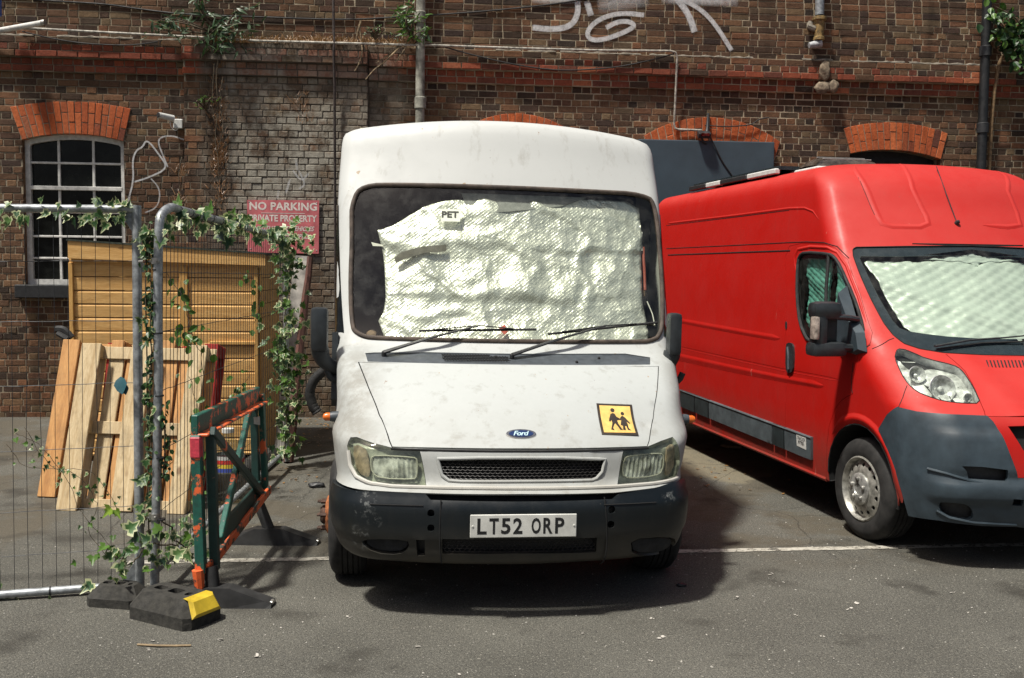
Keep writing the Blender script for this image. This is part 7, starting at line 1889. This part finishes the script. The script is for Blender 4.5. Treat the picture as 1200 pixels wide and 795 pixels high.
vine(r5, [at_depth(185, 600, 5.2), at_depth(200, 625, 5.4), at_depth(222, 640, 5.6), at_depth(225, 600, 6.0)], 34, .10, .06, M['ivy_var'])
for x, y, s, m_ in ((150, 622, .15, 'ivy_var'), (140, 660, .13, 'ivy_var'), (108, 684, .13, 'ivy_var'), (162, 628, .13, 'ivy_dark'), (174, 635, .13, 'ivy_dark'), (130, 596, .12, 'lime'), (136, 598, .10, 'lime'), (127, 655, .12, 'ivy_dark'), (205, 652, .14, 'ivy_var'), (218, 648, .13, 'ivy_var'), (186, 622, .10, 'bright'), (183, 480, .10, 'ivy_var'), (181, 500, .09, 'ivy_dark'), (60, 712, .12, 'ivy_var'), (50, 708, .10, 'ivy_dark'), (28, 716, .17, 'ivy_dark'), (18, 708, .14, 'ivy_var'), (4, 700, .13, 'ivy_dark'), (72, 708, .09, 'ivy_dark'), (0, 640 + 50, .10, 'ivy_var'), (36, 706, .10, 'ivy_dark'), (98, 690, .06, 'ivy_dark'), (171, 540, .09, 'ivy_var'), (170, 560, .09, 'ivy_dark')):
    place_leaf(r5, at_depth(x, y, 5.1), FR + rvec(.25), Vector((random.gauss(0, .6), 0, -1 if rnd() < .6 else .6)), s, 'ivy', M[m_])
r6 = ivy('thin ivy trails with small leaves climbing the left mesh panel', pp(60, 640))
for pts in ([(20, 508), (45, 520), (78, 560), (96, 600), (130, 640)], [(30, 500), (60, 545), (95, 560), (115, 590), (105, 620), (125, 650)], [(10, 520), (30, 545), (70, 550), (110, 555), (140, 600)]):
    vine(r6, [pp(*p) + Vector((0, -.008, 0)) for p in pts], 20, .042, .03, M['ivy_dark'], stem=.0015, mats=[M['ivy_dark'], M['bright'], M['ivy_var']])
for x, y in ((143, 441), (148, 450)): place_leaf(r6, pp(x, y) + Vector((0, -.02, 0)), FR, Vector((.2, 0, -1)), .10 if y < 445 else .06, 'oval', simple('blue_green_leaf', (.03, .10, .12), .4))
r7 = ivy('wispy green tendrils climbing the mesh in front of the shed', at_depth(225, 420, 5.9))
for pts, Y in (([(196, 320), (215, 350), (222, 380), (230, 400)], 5.6), ([(200, 400), (225, 395), (236, 420), (238, 470)], 5.8), ([(280, 320), (300, 330), (305, 350), (298, 380)], 7.6), ([(222, 440), (236, 500), (240, 560), (228, 600)], 6.2), ([(268, 470), (285, 450), (295, 430)], 7.2)):
    vine(r7, [at_depth(a, b, Y) for a, b in pts], 20, .05, .035, M['bright'], 'oval', .0018)
random.seed(5)
# bush on the ledge, grasses and roots
def bush(label, centre, P, n, size, spread, mats, kind='long', name='bush', cat='bush', stems=7, down=-.3):
    root = thing(name, label, cat, centre)
    for k in range(stems):
        q = random.choice(P) + rvec(spread * .6); mb = MB(); m_ = centre.lerp(q, .5) + rvec(spread * .4) + Vector((0, -.1, .05)); mb.tube(smooth_path([centre, m_, q], 5), [.012 - .0008 * j for j in range(11)], 5); mb.build('stem', M['stem'], root)
        for j in range(n // stems):
            t = ru(.35, 1.08); p = (centre.lerp(m_, t * 2) if t < .5 else m_.lerp(q, t * 2 - 1)) + rvec(spread * .35)
            place_leaf(root, p, FR + rvec(.6), Vector((random.gauss(0, .8), -.3, down + random.gauss(0, .6))), size * ru(.6, 1.3), kind, random.choice(mats))
    return root
bush('shaggy grey-green bush growing from the ledge above the window and sign', wat(258, 42, .10), [wat(a, b, .20) for a, b in ((205, 10), (185, 28), (228, 35), (240, -5), (262, 20), (275, 45), (268, 62), (290, 8), (305, 30), (255, 52), (233, 48), (300, 40), (220, -10), (276, 66), (215, 18))], 280, .105, .12, [M['bush'], M['bush'], M['ivy_small']], stems=20)
bush('bright leafy plant on the ledge beside the grey drainpipe', wat(484, 52, .12), [wat(a, b, .22) for a, b in ((480, 5), (472, 25), (490, 20), (478, 38), (494, 38), (484, -8), (470, 12))], 110, .09, .07, [M['bright'], M['bush'], M['bright']], stems=10, name='plant', cat='plant', down=.3)
bush('dark green bush right of the black drainpipe', wat(1185, 62, .10), [wat(a, b, .30) for a, b in ((1168, 40), (1175, 55), (1195, 30), (1190, 50), (1210, 40), (1180, 22), (1172, 62), (1202, 62), (1178, 10), (1195, 12), (1165, 28))], 290, .10, .13, [M['bright'], M['ivy_small'], M['ivy_small']], 'oval', stems=14)
bush('small green fern sprouting from the buttress wall', wat(241, 128, .10), [wat(a, b, .18) for a, b in ((236, 120), (250, 122), (258, 118), (242, 117), (234, 127))], 36, .05, .03, [M['bright']], stems=6, name='fern', cat='fern', down=.4)
bush('low green weeds on the ledge near the pale roots', wat(440, 46, .22), [wat(a, b, .26) for a, b in ((430, 40), (445, 38), (455, 42), (462, 44), (436, 44))], 60, .045, .03, [M['bright'], M['bush']], stems=8, name='weeds', cat='weeds', down=.6)
def tuft(V, F, p, h, n, lean=.5, w_=.004):
    for k in range(n):
        a = rnd() * 6.28; d = Vector((math.cos(a), math.sin(a) * .6, 0)); b = p + d * ru(0, .04); t = b + d * h * lean * ru(.3, 1.2) + Vector((0, 0, h * ru(.3, 1))); m_ = b.lerp(t, .55) + Vector((0, 0, h * .15)); s_ = Vector((w_, 0, 0)); q = len(V)
        V += [b - s_, b + s_, m_ + s_ * .8, m_ - s_ * .8, t]; F += [(q, q + 1, q + 2, q + 3), (q + 3, q + 2, q + 4)]
V = []; F = []
for k in range(230):
    x = ru(250, 482); p = wat(x, 50 + (x - 250) * .006, .17 + ru(-.03, .06)); tuft(V, F, p, ru(.04, .13), 5, .9)
for k in range(40):
    p = wat(ru(-5, 500), 54, .09); tuft(V, F, p, ru(.02, .06), 3)
o = mk('dry_grass', V, F, M['dry']); tag(o, 'rusty dry grass along the ledge over the grey buttress', 'grass', None, 'stuff')
def strands(label, name, lines, r, mat, cat='roots'):
    root = thing(name, label, cat, wat(lines[0][0][0], lines[0][0][1], .2))
    for pts in lines:
        mb = MB(); Q = smooth_path([wat(a, b, .20) + rvec(.008) for a, b in pts], 5); n = len(Q); mb.tube(Q, [r * (1 - .6 * k / n) for k in range(n)], 5); mb.build('root', mat, root)
M['root'] = simple('pale_root', (.30, .22, .13), .9, nz=.4, scale=30)
strands('pale dead roots hanging over the ledge near the drainpipe', 'roots', [[(420, 30), (422, 48), (425, 62), (420, 76), (416, 84)], [(474, 50), (462, 62), (448, 72), (436, 82), (428, 92)], [(470, 52), (455, 66), (440, 76)], [(480, 45), (474, 60), (462, 72)], [(424, 25), (419, 40), (416, 52)]], .013, M['root'])
strands('brown dead stems trailing down the buttress left of the sign', 'dead_vine', [[(256, 70), (252, 95), (255, 125), (252, 160), (257, 190), (256, 225), (258, 260)], [(262, 90), (258, 120), (260, 150), (255, 180), (262, 215)], [(250, 75), (248, 110), (250, 140)], [(214, 185), (211, 205), (213, 230), (210, 250)]], .007, M['stem'], 'vine')
V = []; F = []
for k in range(170):
    y = 60 + 190 * rnd(); p = wat(random.gauss(256, 5), y, .13); tuft(V, F, p, ru(.03, .10), 3, .8, .003)
for x, y, n in ((254, 190, 30), (258, 182, 20), (213, 200, 12), (212, 235, 12), (392, 60, 12), (355, 140, 6), (352, 115, 8)):
    for k in range(n): tuft(V, F, wat(random.gauss(x, 4), random.gauss(y, 7), .13), ru(.04, .12), 3, 1., .003)
o = mk('dead_growth', V, F, M['dry']); tag(o, 'dry brown growth clinging to the buttress in a vertical streak', 'dead plants', None, 'stuff')
# ---------------------------------------------------------------- litter on the ground
V = []; F = []
random.seed(31)
def flake(V, F, p, s):
    n = len(V); a = rnd() * 6.28; k = 5; R_ = Euler((ru(-.3, .3), ru(-.3, .3), a)).to_matrix()
    V += [p + R_ @ Vector((s * math.cos(j * 1.2566) * ru(.5, 1.2), s * .7 * math.sin(j * 1.2566) * ru(.5, 1.2), 0)) + Vector((0, 0, s * .3 + .002)) for j in range(k)]; F.append(tuple(range(n, n + k)))
for k in range(120):
    x, y = random.choice(((370, 505, ), (380, 520), (365, 490), (350, 560), (840, 505), (870, 540), (900, 560), (830, 560))); flake(V, F, at_ground(x + random.gauss(0, 16), y + random.gauss(0, 12)), ru(.010, .026))
for k in range(60):
    flake(V, F, at_ground(ru(330, 388), ru(490, 520)), ru(.01, .03))
o = mk('leaf_litter', V, F, M['dry']); tag(o, 'dry leaf litter scattered on the ground by the wall and between the vans', 'leaf litter', None, 'stuff')
V = []; F = []
for x, y, s in ((181, 600 + 187 / 1, 0), ):
    pass
for x, y, s in ((864, 701, .016), (883, 699, .012), (1004, 708, .016), (995, 715, .012), (963, 745, .012), (774, 748, .014), (915, 685, .010), (1000, 666, .009), (861, 570, .022), (868, 573, .016), (845, 516, .022), (904, 674, .012), (1116, 695, .014), (258, 750, .018), (300, 769, .02), (176, 762, .014), (490, 758, .012), (538, 790, .012), (408, 725, .014), (765, 727, .010), (685, 742, .011), (180, 752, .010), (762, 775, .010), (930, 790, .010), (1060, 690, .008), (250, 693, .012), (330, 735, .010)):
    for k in range(2): flake(V, F, at_ground(x + ru(-3, 3), y + ru(-2, 2)), s * ru(.7, 1.1))
for k in range(170):
    flake(V, F, at_ground(ru(0, 1200), 560 + 235 * rnd() ** .8), ru(.003, .007))
o = mk('pale_litter', V, F, simple('pale_litter', (.50, .47, .42), .9, nz=.3, scale=12)); tag(o, 'small pale scraps and droppings scattered on the asphalt', 'litter', None, 'stuff')
mb = MB(); a = at_ground(161, 788 - 0); 
mb.tube([at_ground(161, 757) + Vector((0, 0, .006)), at_ground(185, 759) + Vector((0, 0, .009)), at_ground(205, 758.5) + Vector((0, 0, .006)), at_ground(224, 758) + Vector((0, 0, .006))], .005, 6); o = mb.build('twig', simple('twig_wood', (.26, .19, .11), .8)); tag(o, 'thin brown twig lying in front of the yellow-ended block', 'twig')
mb = MB(); mb.tube([at_ground(845, 523) + Vector((0, 0, .01)), at_ground(852, 525) + Vector((0, 0, .012)), at_ground(869, 526) + Vector((0, 0, .01))], .014, 5); o = mb.build('stick', simple('pale_stick', (.40, .34, .24), .8)); tag(o, 'pale stick lying beside the shadow of the red van', 'stick')
for (x, y, r_), lb in (((371, 571, .055), 'crumpled black rag lying left of the white van'), ((798, 687, .022), 'small black crushed lump on the asphalt right of the white van')):
    V, F = rock(at_ground(x, y) + Vector((0, 0, r_ * .3)), r_, (1.3, .8, .45), x); o = mk('black_rag' if r_ > .03 else 'black_lump', V, F, M['black_plastic'], None, True); tag(o, lb, 'rag' if r_ > .03 else 'lump')
mb = MB(); q0, q1 = at_depth(66, 386, 8.2), at_depth(84, 396, 8.2)
mb.tube(smooth_path([q0, q0.lerp(q1, .5) + Vector((0, 0, .03)), q1], 4), .03, 7); mb.tube([at_depth(68, 391, 8.15), at_depth(80, 398, 8.1)], .022, 6); o = mb.build('black_strap', M['rubber'], None, True); tag(o, 'bunched black strap on the wall above the orange pallet', 'strap')
